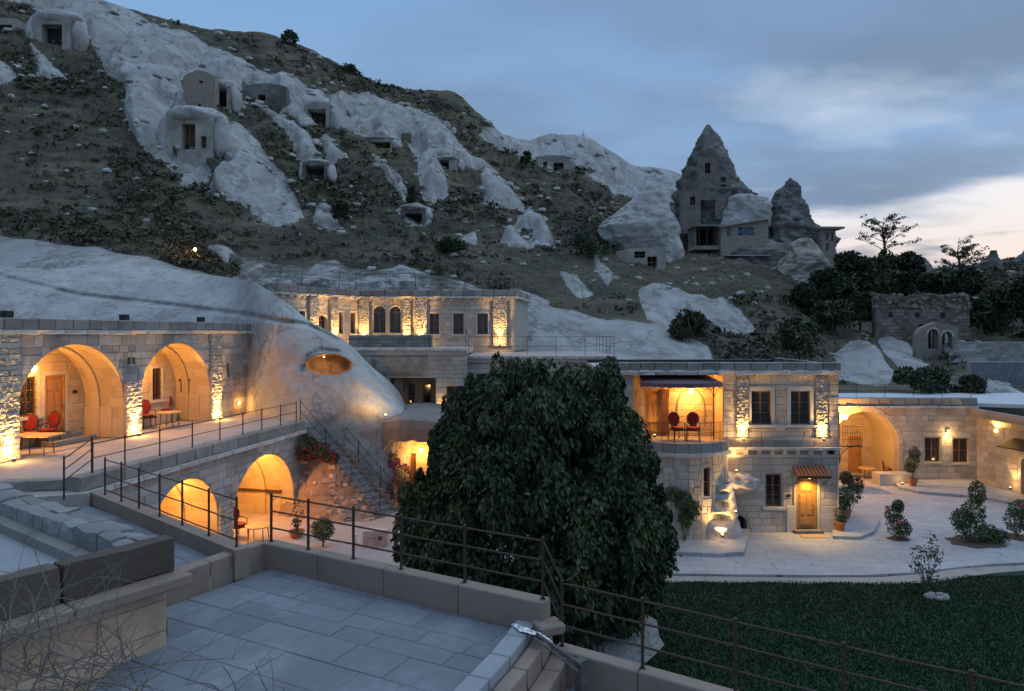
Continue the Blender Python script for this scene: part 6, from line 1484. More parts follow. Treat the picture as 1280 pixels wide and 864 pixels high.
# openings carved in the rocks: short wall pieces with real recesses
def carved(px0, px1, py0, py1, Y, ops, label, mat=None, depth=1.2, rot=0.0, name='cave_facade', cat='cave dwelling', group=None, lit=None, stones=False, frames=True, brow=False):
    a = P(px0, py1, Y); b = P(px1, py0, Y); fr = Frame(a, rot); L = b.x - a.x; H = b.z - a.z; mat = mat or M['tuffshade']
    t = root(name, a, label, cat, group); R_ = [RECT(o[0] * L, o[1] * L, o[2] * H + .01, o[3] * H - .01) for o in ops]
    n = 8; ol = [(0, -3.0), (L, -3.0), (L, H * .86)] + [(L * (1 - k / n), H * (.86 + .14 * math.sin(math.pi * k / n)) + .1 * noise.noise(Vector((k * .9, px0, 0)))) for k in range(1, n)] + [(0, H * .86)]
    wall_core('facade', fr, ol, R_, depth, mat, t)
    if brow:
        blob(fr(L * .5, H * .97, -depth * 1.3), (L * .66, depth * 1.6, H * .26), 'rock_brow', M['tuff'], t, px0, .25, (26, 16), 1.3)
        for s_ in (-.08, 1.08): blob(fr(L * s_, H * .42, -depth * 1.1), (L * .20, depth * 1.1, H * .60), 'rock_cheek', M['tuff'], t, px0 + s_ * 7, .25, (18, 14), 1.3)
    for o in R_:
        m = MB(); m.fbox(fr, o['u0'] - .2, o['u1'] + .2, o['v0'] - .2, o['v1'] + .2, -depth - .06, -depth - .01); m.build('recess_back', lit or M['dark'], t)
        if frames and o['u1'] - o['u0'] > .5: m = MB(); x = (o['u0'] + o['u1']) / 2; m.fbox(fr, x - .05, x + .05, o['v0'], o['v1'], -.4, -.3); m.fbox(fr, o['u0'], o['u1'], (o['v0'] + o['v1']) / 2 - .05, (o['v0'] + o['v1']) / 2 + .05, -.4, -.3); m.build('window_frame', M['window'], t)
    return t
def hillY(px, py, d=1.2): return hill_at(px, py).y - d
grp = 'carved cave openings in the slope'
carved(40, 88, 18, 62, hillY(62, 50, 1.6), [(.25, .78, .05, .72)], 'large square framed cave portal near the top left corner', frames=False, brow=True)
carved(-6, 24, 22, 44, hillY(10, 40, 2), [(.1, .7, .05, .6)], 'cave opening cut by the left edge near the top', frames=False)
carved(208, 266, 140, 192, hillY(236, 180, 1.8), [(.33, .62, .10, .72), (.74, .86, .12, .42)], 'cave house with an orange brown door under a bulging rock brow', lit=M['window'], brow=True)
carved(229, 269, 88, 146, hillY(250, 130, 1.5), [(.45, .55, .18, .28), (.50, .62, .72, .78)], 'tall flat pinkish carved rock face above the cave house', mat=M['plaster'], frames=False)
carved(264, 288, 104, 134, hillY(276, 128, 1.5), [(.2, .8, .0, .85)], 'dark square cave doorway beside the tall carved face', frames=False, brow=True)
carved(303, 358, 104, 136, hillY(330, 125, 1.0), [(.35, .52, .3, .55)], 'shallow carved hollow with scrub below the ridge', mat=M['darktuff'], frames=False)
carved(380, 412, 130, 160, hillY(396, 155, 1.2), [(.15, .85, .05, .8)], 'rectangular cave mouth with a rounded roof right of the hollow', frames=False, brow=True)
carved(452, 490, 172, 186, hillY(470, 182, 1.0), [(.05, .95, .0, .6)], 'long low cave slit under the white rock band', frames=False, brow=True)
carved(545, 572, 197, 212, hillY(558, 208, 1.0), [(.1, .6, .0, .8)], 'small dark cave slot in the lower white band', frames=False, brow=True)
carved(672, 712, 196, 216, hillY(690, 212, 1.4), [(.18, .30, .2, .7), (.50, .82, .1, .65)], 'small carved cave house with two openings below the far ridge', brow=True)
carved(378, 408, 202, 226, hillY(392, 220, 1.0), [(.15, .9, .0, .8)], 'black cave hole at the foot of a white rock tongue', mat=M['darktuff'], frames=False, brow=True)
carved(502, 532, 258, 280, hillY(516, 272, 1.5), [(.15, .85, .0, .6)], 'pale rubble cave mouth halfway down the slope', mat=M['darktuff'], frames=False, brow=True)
carved(772, 832, 310, 338, 74.0, [(.35, .58, .55, .85), (.62, .82, .1, .62)], 'carved facade with window under the broad white cone', lit=M['dark'])
# windows of the tallest chimney
Yc = 95 - .8 * 3.6
carved(874, 897, 196, 222, 95 - .8 * (28 / F * 95) - 2.0, [(.32, .62, .2, .7)], 'small window bay carved high in the tallest chimney', mat=M['darkplaster'])
carved(894, 914, 212, 246, 95 - .8 * (32 / F * 95) - 1.6, [(.35, .68, .55, .72), (.35, .68, .22, .45)], 'pair of stacked windows in the right side of the tallest chimney', mat=M['darkplaster'])
carved(852, 876, 238, 264, 95 - .8 * (42 / F * 95) - .9, [(.45, .72, .3, .7)], 'pinkish carved window bay low on the left of the tallest chimney', mat=M['darkplaster'])
# house wedged between the chimneys
hm = P(901, 320, 86); t = root('chimney_house', hm, 'small tan house with a blue framed window wedged between the grey chimneys', 'house'); fr = Frame(hm, 0.06); L = (962 - 901) / F * 86; H = 45 / F * 86
wd_ = RECT(L * .36, L * .70, H * .58, H * .80); we = RECT(L * .12, L * .2, H * .55, H * .80)
wall_core('wall', fr, [(0, -1), (L, -1), (L, H * 1.04), (0, H * .80)], [wd_, we], .5, M['plaster'], t)
m = MB(); m.add([fr(-.3, H * .80, .4), fr(L + .2, H * 1.06, .4), fr(L + .2, H * 1.16, -4), fr(-.3, H * .90, -4), fr(-.3, H * .77, .4), fr(L + .2, H * 1.03, .4), fr(L + .2, H * 1.13, -4), fr(-.3, H * .87, -4)], [(0, 1, 2, 3), (7, 6, 5, 4), (0, 4, 5, 1), (1, 5, 6, 2), (3, 7, 4, 0)]); m.build('roof', M['coping'], t)
x0, x1 = wd_['u0'], wd_['u1']
for k in range(3):
    a = x0 + (x1 - x0) * (.0, .3, .7)[k]; b = x0 + (x1 - x0) * (.3, .7, 1)[k]; e = .0 if k == 1 else .22
    window(fr, a, b, wd_['v0'] + e, wd_['v1'] - e, t, w=-.1, mat=M['bluepaint'], curtain=False)
window(fr, we['u0'], we['u1'], we['v0'], we['v1'], t, w=-.1, curtain=False, nx=1, ny=2)
m = MB(); m.fbox(fr, .3, L - .3, -.1, .0, 0, 1.3); m.build('ledge', M['tuff'], t)
t = root('open_shed', P(866, 312, 87), 'dark open fronted shed with a flat roof at the foot of the tallest chimney', 'shed'); fr = Frame(P(868, 312, 86.5), 0.0); L = 32 / F * 86.5
for (a, b, c, d, e, f_, nme, mt) in ((0, L, 0, .5, -3, 0, 'floor', 'plaster'), (-.2, L + .2, 2.9, 3.1, -3, .5, 'roof', 'coping'), (0, .25, .5, 2.9, -3, 0, 'side_wall', 'darktuff'), (L - .25, L, .5, 2.9, -3, 0, 'side_wall', 'darktuff'), (0, L, .5, 2.9, -3.2, -3.0, 'back_wall', 'dark')): m = MB(); m.fbox(fr, a, b, c, d, e, f_); m.build(nme, M[mt], t)
for k in range(3): q = MB(); q.tube([fr(L * (.2 + .3 * k), .5, -.1), fr(L * (.2 + .3 * k), 2.9, -.1)], .07, 6); q.build('post', M['darkwood'], t)
t = root('ledge_house', P(1024, 320, 94), 'little tan house with a flat roof clinging to the end of the rock shoulder', 'house'); fr = Frame(P(1027, 316, 88), 0.05); L = 17 / F * 93; H = 28 / F * 93
wo_ = [RECT(L * .25, L * .5, H * .55, H * .85), RECT(L * .65, L * .85, H * .5, H * .85), RECT(L * .3, L * .5, H * .1, H * .4)]
wall_core('wall', fr, [(0, -2), (L, -2), (L, H), (0, H)], wo_, .4, M['plaster'], t)
for o in wo_: window(fr, o['u0'], o['u1'], o['v0'], o['v1'], t, w=-.15, nx=1, ny=1, curtain=False)
m = MB(); m.fbox(fr, -.2, L + .9, H, H + .25, -3, .6); m.build('roof', M['coping'], t); m = MB(); m.fbox(fr, 0, L, -2, H, -3, -.41); m.build('rear_wall', M['plaster'], t)
# mast on the ridge
pz = P(729, 176, 143); t = root('ridge_mast', pz, 'thin mast standing on the far ridge', 'mast'); q = MB(); q.tube([pz - Vector((0, 0, 2)), pz + Vector((0, 0, 2.0))], .06, 5); q.build('pole', M['black'], t); q = MB(); q.tube([pz + Vector((-.5, 0, 1.2)), pz + Vector((.5, 0, 1.2))], .05, 5); q.build('crossarm', M['black'], t)
# ruined walls on the right
t = root('ruined_wall', P(1093, 402, 62), 'ruined reddish rubble wall with a broken top below the dark trees', 'wall'); fr = Frame(P(1094, 404, 62), 0.0); L = 118 / F * 62; H = 2.7
ol = [(0, -1.5), (L, -1.5), (L, H * .60)] + [(L * (1 - k / 14), H * (.78 + .2 * k / 14) + .14 * noise.noise(Vector((k * 1.3, 2, 0)))) for k in range(1, 14)] + [(0, H)]
c = wall_core('wall', fr, ol, [], .6, M['ruin'], t); masonry(fr, L, -1.5, H * .62, [], .30, .42, M['ruin'], c, seed=111, maxn=0, gap=.02)
r9 = random.Random(8); mb9 = MB()
for i in range(260):
    u_ = r9.uniform(0, L); mb9.box(tuple(fr(u_, H * r9.uniform(.55, 1.0) - .15 * math.sin(u_ * 1.3) ** 2, r9.uniform(-.5, .12))), (r9.uniform(.2, .55), r9.uniform(.2, .4), r9.uniform(.15, .35)), r9.uniform(-.5, .5), r9.uniform(.6, .95))
mb9.build('loose_stones', M['ruin'], t)['kind'] = 'stuff'
for x_ in (1.2, 3.6, 5.9): m = MB(); m.fbox(fr, x_, x_ + .4, .5, .95, .02, .035); m.build('blocked_window', M['dark'], t)
t = root('ruined_arches', P(1155, 432, 56), 'two ruined stone arches standing below the reddish wall', 'ruin'); fr = Frame(P(1146, 436, 56), 0.0); L = 52 / F * 56; aa = [ARCH(1.35, .42, 1.2, .0), ARCH(2.5, .42, 1.0, -.4)]
c = wall_core('wall', fr, [(0, -1), (L, -1), (L, 1.9), (2.9, 1.9), (1.6, 2.2), (.4, 1.7), (0, 1.2)], aa, .6, M['ruin'], t)
for a_ in aa: arch_ring(fr, a_, .14, M['trim'], c, n=9); m = MB(); m.fbox(fr, a_['u'] - .5, a_['u'] + .5, -1, 2.0, -1.2, -1.1); m.build('recess_back', M['dark'], t)
def dry_wall(p0, p1, h, th, label, mat, seed, course=.28, sw=.5, name='dry_stone_wall'):
    p0 = Vector(p0); p1 = Vector(p1); t = root(name, p0, label, 'wall'); r = random.Random(seed); d = p1 - p0; n = int(d.length / sw); mb = MB()
    ang = math.atan2(d.y, d.x)
    for i in range(n):
        for j in range(int(h / course)):
            c = p0 + d * ((i + r.random() * .8) / n) + Vector((r.uniform(-.1, .1), r.uniform(-th / 2, th / 2), course * (j + .3))); mb.box(c, (sw * r.uniform(.6, 1.3), th * .6, course * r.uniform(.8, 1.4)), ang + r.uniform(-.3, .3), r.uniform(.7, .95))
    o = mb.build('stones', mat, t); o['kind'] = 'stuff'; return t
a = hill_at(1100, 388); b = hill_at(1216, 462); dry_wall(a - Vector((0, .8, .3)), b - Vector((0, .8, .3)), 1.3, 2.4, 'long pale rubble path edge running diagonally down the right slope', M['ruin2'], 5, name='rubble_path_edge')
t = root('retaining_wall', P(1216, 474, 49), 'grey stone retaining wall behind the right building', 'wall'); fr = Frame(P(1214, 478, 48.5), 0.0); m = MB(); m.fbox(fr, 0, 7, -.6, 1.45, -.5, 0); c = m.build('wall', M['mortar'], t); masonry(fr, 7, -.5, 1.45, [], .22, .4, M['slab'], c, seed=113, maxn=0)
t = root('field_wall', P(1196, 440, 56), 'low terraced stone wall above the retaining wall at the right', 'wall'); fr = Frame(P(1196, 446, 55), 0.0); m = MB(); m.fbox(fr, 0, 9, -.6, 1.2, -.5, 0); c = m.build('wall', M['mortar'], t); masonry(fr, 9, -.5, 1.2, [], .22, .45, M['ruin2'], c, seed=114, maxn=0)

# ================================================================ trees and plants
def leaf_quads(C, D, L, W, rs, curl=.25):
    """C centres, D leaf directions (unit), arrays; returns V,F (two quads folded along the midrib are merged to one kite)"""
    n = len(C); A = rs.normal(size=(n, 3)); S = np.cross(D, A); S /= np.linalg.norm(S, axis=1)[:, None] + 1e-9
    N_ = np.cross(S, D); L = L[:, None]; W = W[:, None]
    p0 = C - D * L * .5; p2 = C + D * L * .5 - N_ * L * curl * .3; m_ = C - D * L * .02 + N_ * L * curl * .18
    p1 = m_ + S * W * .5; p3 = m_ - S * W * .5
    return np.stack([p0, p1, p2, p3], 1).reshape(-1, 3), np.arange(4 * n).reshape(-1, 4)
def unit(a): return a / (np.linalg.norm(a, axis=-1)[..., None] + 1e-9)
def leaves_in(clumps, per, leaf, rs, droop=.8, shell=.5):
    """clumps: (x,y,z,rx,rz)"""
    Cs = []; Ds = []
    for (x, y, z, rx, rz) in clumps:
        d = unit(rs.normal(size=(per, 3))); k = shell + (1 - shell) * rs.rand(per, 1) ** .5
        c = np.array([x, y, z]) + d * k * np.array([rx, rx, rz]); dd = unit(d * .7 + np.array([0, 0, -droop]) + rs.normal(size=(per, 3)) * .35); Cs.append(c); Ds.append(dd)
    C_ = np.concatenate(Cs); D_ = np.concatenate(Ds); n = len(C_); L = leaf * rs.uniform(.7, 1.3, n); return leaf_quads(C_, D_, L, L * rs.uniform(.4, .6, n), rs)
# the big tree
rs = np.random.RandomState(11)
TX, TY = .75, 18.3
bt = root('mulberry_tree', (TX, TY, 0), 'huge dense dark green tree with drooping leaves in the middle of the view', 'tree')
zz = np.array([.0, .62, 1.52, 2.45, 3.36, 4.29, 5.2, 6.1, 6.57, 7.03, 7.47, 7.6]); xl = .02 + .95 * np.array([-1.2, -1.9, -2.9, -3.25, -3.1, -2.65, -2.3, -1.9, -1.1, -.3, .7, 1.0]); xr = .02 + .93 * np.array([3.2, 3.8, 4.25, 4.55, 4.4, 4.12, 3.85, 3.5, 3.0, 2.6, 1.6, 1.3])
cl = []
while len(cl) < 520:
    z = rs.uniform(.35, 6.98); l, r_ = np.interp(z, zz, xl), np.interp(z, zz, xr); c = (l + r_) / 2; w = (r_ - l) / 2; ph = rs.uniform(0, 2 * math.pi)
    if rs.rand() > (w / 3.8) ** .6 + .05: continue
    k = .90 if rs.rand() < .85 else rs.uniform(.2, .8); s = rs.uniform(.22, .62); rr = max(.05, w - s * (.85 if z < 5.5 else 1.15)) * k / .90
    nz_ = noise.noise(Vector((math.cos(ph) * 1.9, math.sin(ph) * 1.9, z * .75 + 5)))
    if nz_ < -.22 and rs.rand() < .75: continue
    lob = .97 + .30 * nz_ + .12 * noise.noise(Vector((math.cos(ph) * 5, math.sin(ph) * 5, z * 1.8)))
    cl.append((c + rr * math.cos(ph) * min(1.06, lob), TY + rr * .95 * math.sin(ph) * lob, z, s, s * 1.25))
for q_ in range(95):
    z = rs.uniform(.8, 7.0); l, r_ = np.interp(z, zz, xl), np.interp(z, zz, xr); c = (l + r_) / 2; w = (r_ - l) / 2; ph = rs.uniform(0, 6.28); s = rs.uniform(.12, .26); k = rs.uniform(.96, 1.06)
    cl.append((c + w * k * math.cos(ph), TY + w * k * math.sin(ph), z + (.25 if z > 6.4 else 0), s, s * 1.7))
lt = [c for k, c in enumerate(cl) if noise.noise(Vector((c[0], c[1], c[2])) * .9) + .25 * noise.noise(Vector((c[0], c[1], c[2])) * 4) > .20]; lts = set(map(id, lt))
V1, F1 = leaves_in([c for c in cl if id(c) not in lts], 155, .160, rs, droop=1.1); np_mesh('crown', V1, F1, M['leaf'], bt)
V1, F1 = leaves_in(lt, 150, .150, rs, droop=1.2); np_mesh('crown', V1, F1, M['leaflight'], bt)
cl2 = [(c[0] * .8 + .16, TY + (c[1] - TY) * .72, c[2] * .93, .6, .6) for c in cl[::4]]
V1, F1 = leaves_in(cl2, 40, .34, rs, droop=.5); np_mesh('inner_foliage', V1, F1, M['leafdark'], bt)
m = MB(); m.tube([(TX, TY, -.1), (TX + .05, TY, .8), (TX - .05, TY + .05, 1.8)], .30, 10, .22); m.build('trunk', M['bark'], bt)
for i in range(9):
    a = i * 2.4; m = MB(); p = Vector((TX, TY, 1.5)); e = Vector((TX + 2.2 * math.cos(a), TY + 2.2 * math.sin(a), 3.5 + 2.6 * random.random())); m.tube([p, p.lerp(e, .5) + Vector((0, 0, .3)), e], .13, 7, .03); m.build('limb', M['bark'], bt)
m = MB(); n = 40; pl = [(TX + (3.25 + .12 * math.sin(i * 1.7)) * math.cos(2 * math.pi * i / n) * (1.0), TY + 1.0 - .6 + (3.2 + .1 * math.sin(i * 2.3)) * math.sin(2 * math.pi * i / n)) for i in range(n)]
m.prism(pl, -.02, .035); struct(m.build('gravel_bed', M['gravel'], loc=(TX, TY, 0)))
Ng = 5000; a = rs.uniform(0, 6.28, Ng); r_ = 3.1 * np.sqrt(rs.uniform(0, 1, Ng)); gx = TX + r_ * np.cos(a); gy = TY + .4 + r_ * np.sin(a); s = rs.uniform(.02, .045, Ng)
vv = np.stack([np.stack([gx - s, gy - s, gx * 0 + .03], -1), np.stack([gx + s, gy - s * .6, gx * 0 + .03], -1), np.stack([gx, gy + s, gx * 0 + .03], -1), np.stack([gx + s * .2, gy, .03 + s * 1.1], -1)], 1).reshape(-1, 3); b4 = np.arange(Ng)[:, None] * 4
np_g = np.concatenate([b4 + np.array([[0, 1, 3]]), b4 + np.array([[1, 2, 3]]), b4 + np.array([[2, 0, 3]])]); tag(np_mesh('gravel', vv, np_g, M['gravel']), 'pale gravel spread around the foot of the big tree', 'gravel', kind='stuff')
m = MB(); m.box((1.55, 17.0, .18), (.12, .3, .4), .4, .8); t = tag(m.build('marker_stone', M['tuff'], loc=(1.55, 17, 0)), 'small pale upright stone on the gravel under the tree', 'stone')

M['leafmid2'] = leaf_mat('olive_leaf', (0.030, 0.045, 0.020), (0.050, 0.066, 0.030), (0.085, 0.095, 0.045))
def bg_tree(px, py0, py1, hw, Y, label, n=26, per=130, leaf=.5, mat='leafdark', group='dark trees on the right slope', name='dark_tree', seed=0, trunk=True, sparse=False):
    rs = np.random.RandomState(seed + int(px)); b = P(px, py1, Y); top = P(px, py0, Y); H = top.z - b.z; W = hw / F * Y; t = root(name, b, label, 'tree', group); cl = []
    for i in range(n):
        k = rs.uniform(.12, .95); w = W * math.sin(math.pi * min(.98, k * .8 + .18)) ** .7; a = rs.uniform(0, 6.28); s = W * rs.uniform(.22, .42); q = rs.uniform(.3, .85)
        cl.append((b.x + w * q * math.cos(a), Y + w * q * math.sin(a), b.z + H * k - s * .4 * (k > .8), s, s * .8))
    V1, F1 = leaves_in(cl, per, leaf, rs, droop=.2, shell=.3); np_mesh('crown', V1, F1, M[mat], t)
    m = MB(); m.tube([b - Vector((0, 0, 1)), b + Vector((.1, 0, H * .4)), b + Vector((0, 0, H * .7))], W * .07, 7, W * .03); m.build('trunk', M['bark'], t); return t
def Yh(px, py, d=0): return max(45, hill_at(px, py).y + d)
for k, (px, y0, y1, hw, Y, lab) in enumerate([(1005, 362, 402, 20, 66, 'dark round bush lowest on the slope left of the ruined wall'), (1030, 330, 378, 26, 72, 'dark tree right below the rock shoulder'), (1062, 318, 385, 30, 76, 'large dark tree left of the airy one'), (1098, 312, 372, 30, 78, 'large dark tree directly under the airy tree'), (1138, 322, 375, 26, 80, 'dark tree behind the middle of the ruined wall'), (1168, 340, 372, 20, 78, 'low dark tree behind the right end of the ruined wall'), (1205, 338, 398, 26, 74, 'dark tree under the second airy tree'), (1256, 352, 420, 34, 68, 'big dark tree at the right edge of the view'), (1290, 348, 440, 34, 66, 'dark tree cut by the right edge of the view'), (1226, 370, 410, 18, 66, 'small dark tree left of the big one at the right edge'), (1075, 370, 400, 22, 64, 'dark bush at the left end of the ruined wall'), (1040, 375, 412, 24, 62, 'low dark bush on the slope above the white domes')]):
    bg_tree(px, y0 - (8, -3, 4, 0)[k % 4], y1, hw, Y, lab, seed=k, mat=('leafdark', 'leaf', 'leafdark', 'leafmid2')[k % 4], leaf=(.5, .4, .6, .42)[k % 4])
for k, (px, y0, y1, hw, Y, lab) in enumerate([(362, 39, 56, 15, 117, 'round dark shrub alone on the skyline of the ridge'), (438, 81, 95, 14, 121, 'low spiky shrub on the skyline further down the ridge'), (656, 188, 206, 10, 110, 'dark round bush below the far ridge')]): bg_tree(px, y0, y1, hw, Y, lab, n=12, per=60, leaf=.5, group=None, name='ridge_shrub', seed=k + 50)
for k, (px, y0, y1, hw, lab) in enumerate([(518, 226, 262, 10, 'narrow dark bush between two white rock tongues'), (735, 292, 320, 30, 'dark scrub mass left of the white cone rock'), (860, 385, 425, 26, 'green bush growing over the low white rocks'), (566, 300, 316, 20, 'dark green bush low on the middle slope'), (430, 250, 275, 16, 'dark bush beside the white boulder'), (1150, 455, 492, 34, 'dark bush behind the roof of the right building'), (1215, 470, 494, 22, 'bush beside the pale boulder'), (1000, 395, 440, 30, 'dark green scrub above the house roof')]):
    h_ = hill_at(px, y1); bg_tree(px, y0, y1, hw, h_.y - .5, lab, n=16, per=80, leaf=.34, group=None, name='slope_bush', seed=k + 70, mat='leafdark' if k % 2 else 'tuft')
def airy_tree(px, py0, py1, hw, Y, label, seed):
    rs = np.random.RandomState(seed); b = P(px, py1, Y); H = (py1 - py0) / F * Y; W = hw / F * Y; t = root('airy_tree', b, label, 'tree', None); cl = []
    m = MB(); m.tube([b - Vector((0, 0, 3)), b + Vector((.2, 0, H * .3)), b + Vector((-.1, 0, H * .6)), b + Vector((.1, 0, H * .9))], .16, 6, .03); m.build('trunk', M['bark'], t)
    for i in range(20):
        k = rs.uniform(.05, .75); an = rs.uniform(0, 6.28); el = rs.uniform(.2, .75); ln = W * rs.uniform(.6, 1.05) * (1.1 - k * .75); st = b + Vector((0, 0, H * k)); e = st + Vector((math.cos(an) * ln, math.sin(an) * ln, min(H * (1 - k), ln * el)))
        m = MB(); m.tube([st, st.lerp(e, .5) + Vector((0, 0, .12)), e], .05, 5, .015); m.build('branch', M['bark'], t)
        for q in (.5, .72, .88, 1.0): p = st.lerp(e, q); cl.append((p.x + rs.uniform(-.3, .3), p.y, p.z + rs.uniform(-.1, .3), rs.uniform(.25, .6), rs.uniform(.12, .3)))
    V1, F1 = leaves_in(cl, 26, .22, rs, droop=.1, shell=.1); np_mesh('crown', V1, F1, M['leafdark'], t)
airy_tree(1104, 266, 320, 40, 78, 'airy open branched tree with flat leaf layers against the bright sky', 3)
airy_tree(1198, 292, 350, 34, 76, 'second airy branched tree further right against the bright sky', 9)

def plant(base, crown, label, cat, n_leaf=900, leaf=.09, mat='leafmid', flowers=0, fmat='petalred', pot=None, group=None, name='shrub', stems=6, seed=1, droop=.2, fsize=.05, bed=0):
    """crown: list of ellipsoids (dx,dy,dz,rx,rz) relative to the base"""
    rs = np.random.RandomState(seed); base = Vector(base); t = root(name, base, label, cat, group); z0 = 0
    if pot: 
        m = MB(); pr_, ph_ = pot; m.lathe(base, [(pr_ * .65, 0), (pr_ * .9, ph_ * .8), (pr_ * 1.05, ph_ * .82), (pr_ * 1.05, ph_), (pr_ * .9, ph_), (pr_ * .85, ph_ * .9)], 14); pt = m.build('pot', M['terracotta'], t, smooth=False); z0 = ph_ * .9
        m = MB(); m.lathe(base + Vector((0, 0, ph_ * .88)), [(pr_ * .86, 0), (pr_ * .8, .02)], 12); m.build('soil', M['soil'], pt)
    cl = [(base.x + c[0], base.y + c[1], base.z + z0 + c[2], c[3], c[4]) for c in crown]; per = max(10, n_leaf // len(cl))
    V1, F1 = leaves_in(cl, per, leaf, rs, droop=droop, shell=.25); np_mesh('foliage', V1, F1, M[mat], t)
    for i in range(stems):
        c = cl[i % len(cl)]; e = Vector((c[0], c[1], c[2])) + Vector(rs.uniform(-.5, .5, 3)) * c[3]; s = base + Vector((rs.uniform(-.04, .04), rs.uniform(-.04, .04), z0)); m = MB(); m.tube([s, s.lerp(e, .5) + Vector((rs.uniform(-.05, .05), 0, .05)), e], .012, 5, .005); m.build('stem', M['bark'], t)
    if bed: m = MB(); k_ = 18; m.prism([(base.x + bed * (1 + .18 * math.sin(i * 2.1 + seed)) * math.cos(2 * math.pi * i / k_) + .2 * bed, base.y + bed * .8 * (1 + .15 * math.sin(i * 1.7)) * math.sin(2 * math.pi * i / k_)) for i in range(k_)], base.z - .03, base.z + .035); m.build('soil_bed', M['soil'], t)
    if flowers:
        V_ = []; cf = cl
        for i in range(flowers):
            c = cf[rs.randint(len(cf))]; d = unit(rs.normal(size=3)); d[1] = -abs(d[1]); p = np.array([c[0], c[1], c[2]]) + d * np.array([c[3], c[3], c[4]]) * 1.02
            C_ = p + rs.normal(size=(7, 3)) * fsize * .35; D_ = unit(rs.normal(size=(7, 3))); v_, f_ = leaf_quads(C_, D_, np.full(7, fsize), np.full(7, fsize), rs); V_.append(v_)
            if i < 40: np_mesh('flower', v_, f_, M[fmat], t)
        if flowers > 40: V_ = np.concatenate(V_[40:]); o = np_mesh('flowers', V_, np.arange(len(V_)).reshape(-1, 4), M[fmat], t); o['kind'] = 'stuff'
    return t
def gp(px, py, z): return G(px, py, z)
b = G(404, 684, .8); plant(b, [(0, 0, .62, .42, .42), (.05, 0, .58, .36, .36), (-.05, -.05, .66, .38, .36)], 'clipped round green bush at the foot of the stair bank', 'bush', 2600, .06, seed=2)
b = G(371, 672, .8); plant(b, [(0, 0, .3, .18, .2), (0, 0, .75, .3, .4)], 'thin bare potted plant beside the larger lower arch', 'potted plant', 120, .12, pot=(.28, .26), seed=3, stems=9)
b = T0 + run * .12 - wv * .55 - Vector((0, 0, 1.0)); plant(b, [(-.5, 0, .75, .5, .35), (.1, -.1, .7, .55, .4), (.7, -.1, .45, .5, .35), (1.2, -.1, .15, .35, .25), (.3, -.15, .3, .5, .3)], 'oleander with red flowers spilling over the bank beside the stair', 'shrub', 3200, .11, flowers=70, seed=4, stems=10, fsize=.07)
b = Vector((-4.75, 29.0, .8)); plant(b, [(-.2, 0, .6, .4, .5), (.1, 0, 1.3, .35, .5), (.7, -.2, .5, .5, .4), (-.3, 0, 1.9, .25, .4), (1.1, -.1, .9, .3, .3)], 'bougainvillea with pink flowers beside the small lit room', 'shrub', 2000, .09, flowers=80, fmat='petalpink', seed=5, stems=9, fsize=.08)
b = G(1050, 663, .18); plant(b, [(0, 0, .35, .22, .25), (.1, 0, .15, .2, .15)], 'orange terracotta pot with a small plant at the right corner of the house', 'potted plant', 400, .08, pot=(.22, .36), seed=6, flowers=4)
b = G(1057, 648, .18); plant(b, [(0, 0, .6, .35, .45), (-.15, 0, .3, .3, .3)], 'leafy plant in a terracotta pot, just behind the orange pot', 'potted plant', 900, .09, pot=(.24, .38), seed=7)
b = G(1063, 640, .18); plant(b, [(.0, 0, .9, .5, .6), (.3, .1, 1.2, .35, .4), (-.2, 0, 1.5, .3, .3)], 'tall dark leafy plant behind the potted plants at the corner of the house', 'shrub', 1800, .10, seed=8, flowers=10, fmat='petalpink')
b = G(1141, 607, .2); plant(b, [(0, 0, .9, .35, .45), (.1, 0, 1.35, .28, .35), (-.15, 0, .6, .3, .3)], 'potted bushy plant glowing yellow against the right building', 'potted plant', 1500, .09, pot=(.24, .36), seed=9)
uplight(G(1133, 607, .2) + Vector((-.1, .2, 0)), (0, -1, 0), 26, 'floodlight behind the potted plant by the right building', h=1.2, group=None)
b = G(1121, 674, .06); plant(b, [(0, 0, .55, .4, .5), (-.15, 0, 1.0, .32, .4), (.25, -.05, .4, .3, .35), (.05, 0, 1.3, .22, .25)], 'rose bush with pink blooms growing in the pale courtyard', 'rose bush', 2200, .085, flowers=9, fmat='petalpink', seed=10, fsize=.09, bed=.38)
b = G(1212, 678, .06); plant(b, [(0, 0, .6, .6, .55), (.15, 0, 1.2, .45, .5), (.3, 0, 1.9, .3, .5), (.7, 0, .35, .55, .35), (1.1, 0, .25, .4, .25), (-.3, 0, .9, .4, .4)], 'tallest dark shrub in the courtyard, left of the right edge', 'shrub', 4200, .10, seed=12, stems=12, bed=.95)
b = G(1270, 672, .06); plant(b, [(0, 0, .7, .45, .5), (.2, 0, 1.1, .45, .4), (.5, 0, .7, .5, .5)], 'dark rose shrub cut by the right edge of the view', 'shrub', 2200, .09, seed=13, flowers=8, fmat='petalred', fsize=.08, bed=.6)
b = G(1160, 744, 0); t = plant(b, [(0, 0, 1.0, .35, .4), (-.25, 0, 1.3, .25, .35), (.1, 0, 1.6, .2, .4), (.3, 0, 1.2, .22, .3), (-.4, 0, .9, .22, .2), (.0, 0, .6, .3, .25)], 'thin young sapling at the edge of the lawn', 'sapling', 420, .10, seed=14, stems=14, name='sapling')
for i in range(7): lab_ = ('nearest pale stone', 'left front stone', 'left stone', 'back left stone', 'back stone', 'right stone', 'right front stone')[i]; rough = blob((b.x + .12 + .16 * math.cos(i * .9) * 1.6, b.y - .25 + .16 * math.sin(i * .9), .05), (.13, .10, .09), 'collar_stone', M['tuff'], None, i + 20, .3, (10, 7)); tag(rough, lab_ + ' of the ring at the foot of the sapling', 'stone', 'stones ringed around the foot of the sapling')
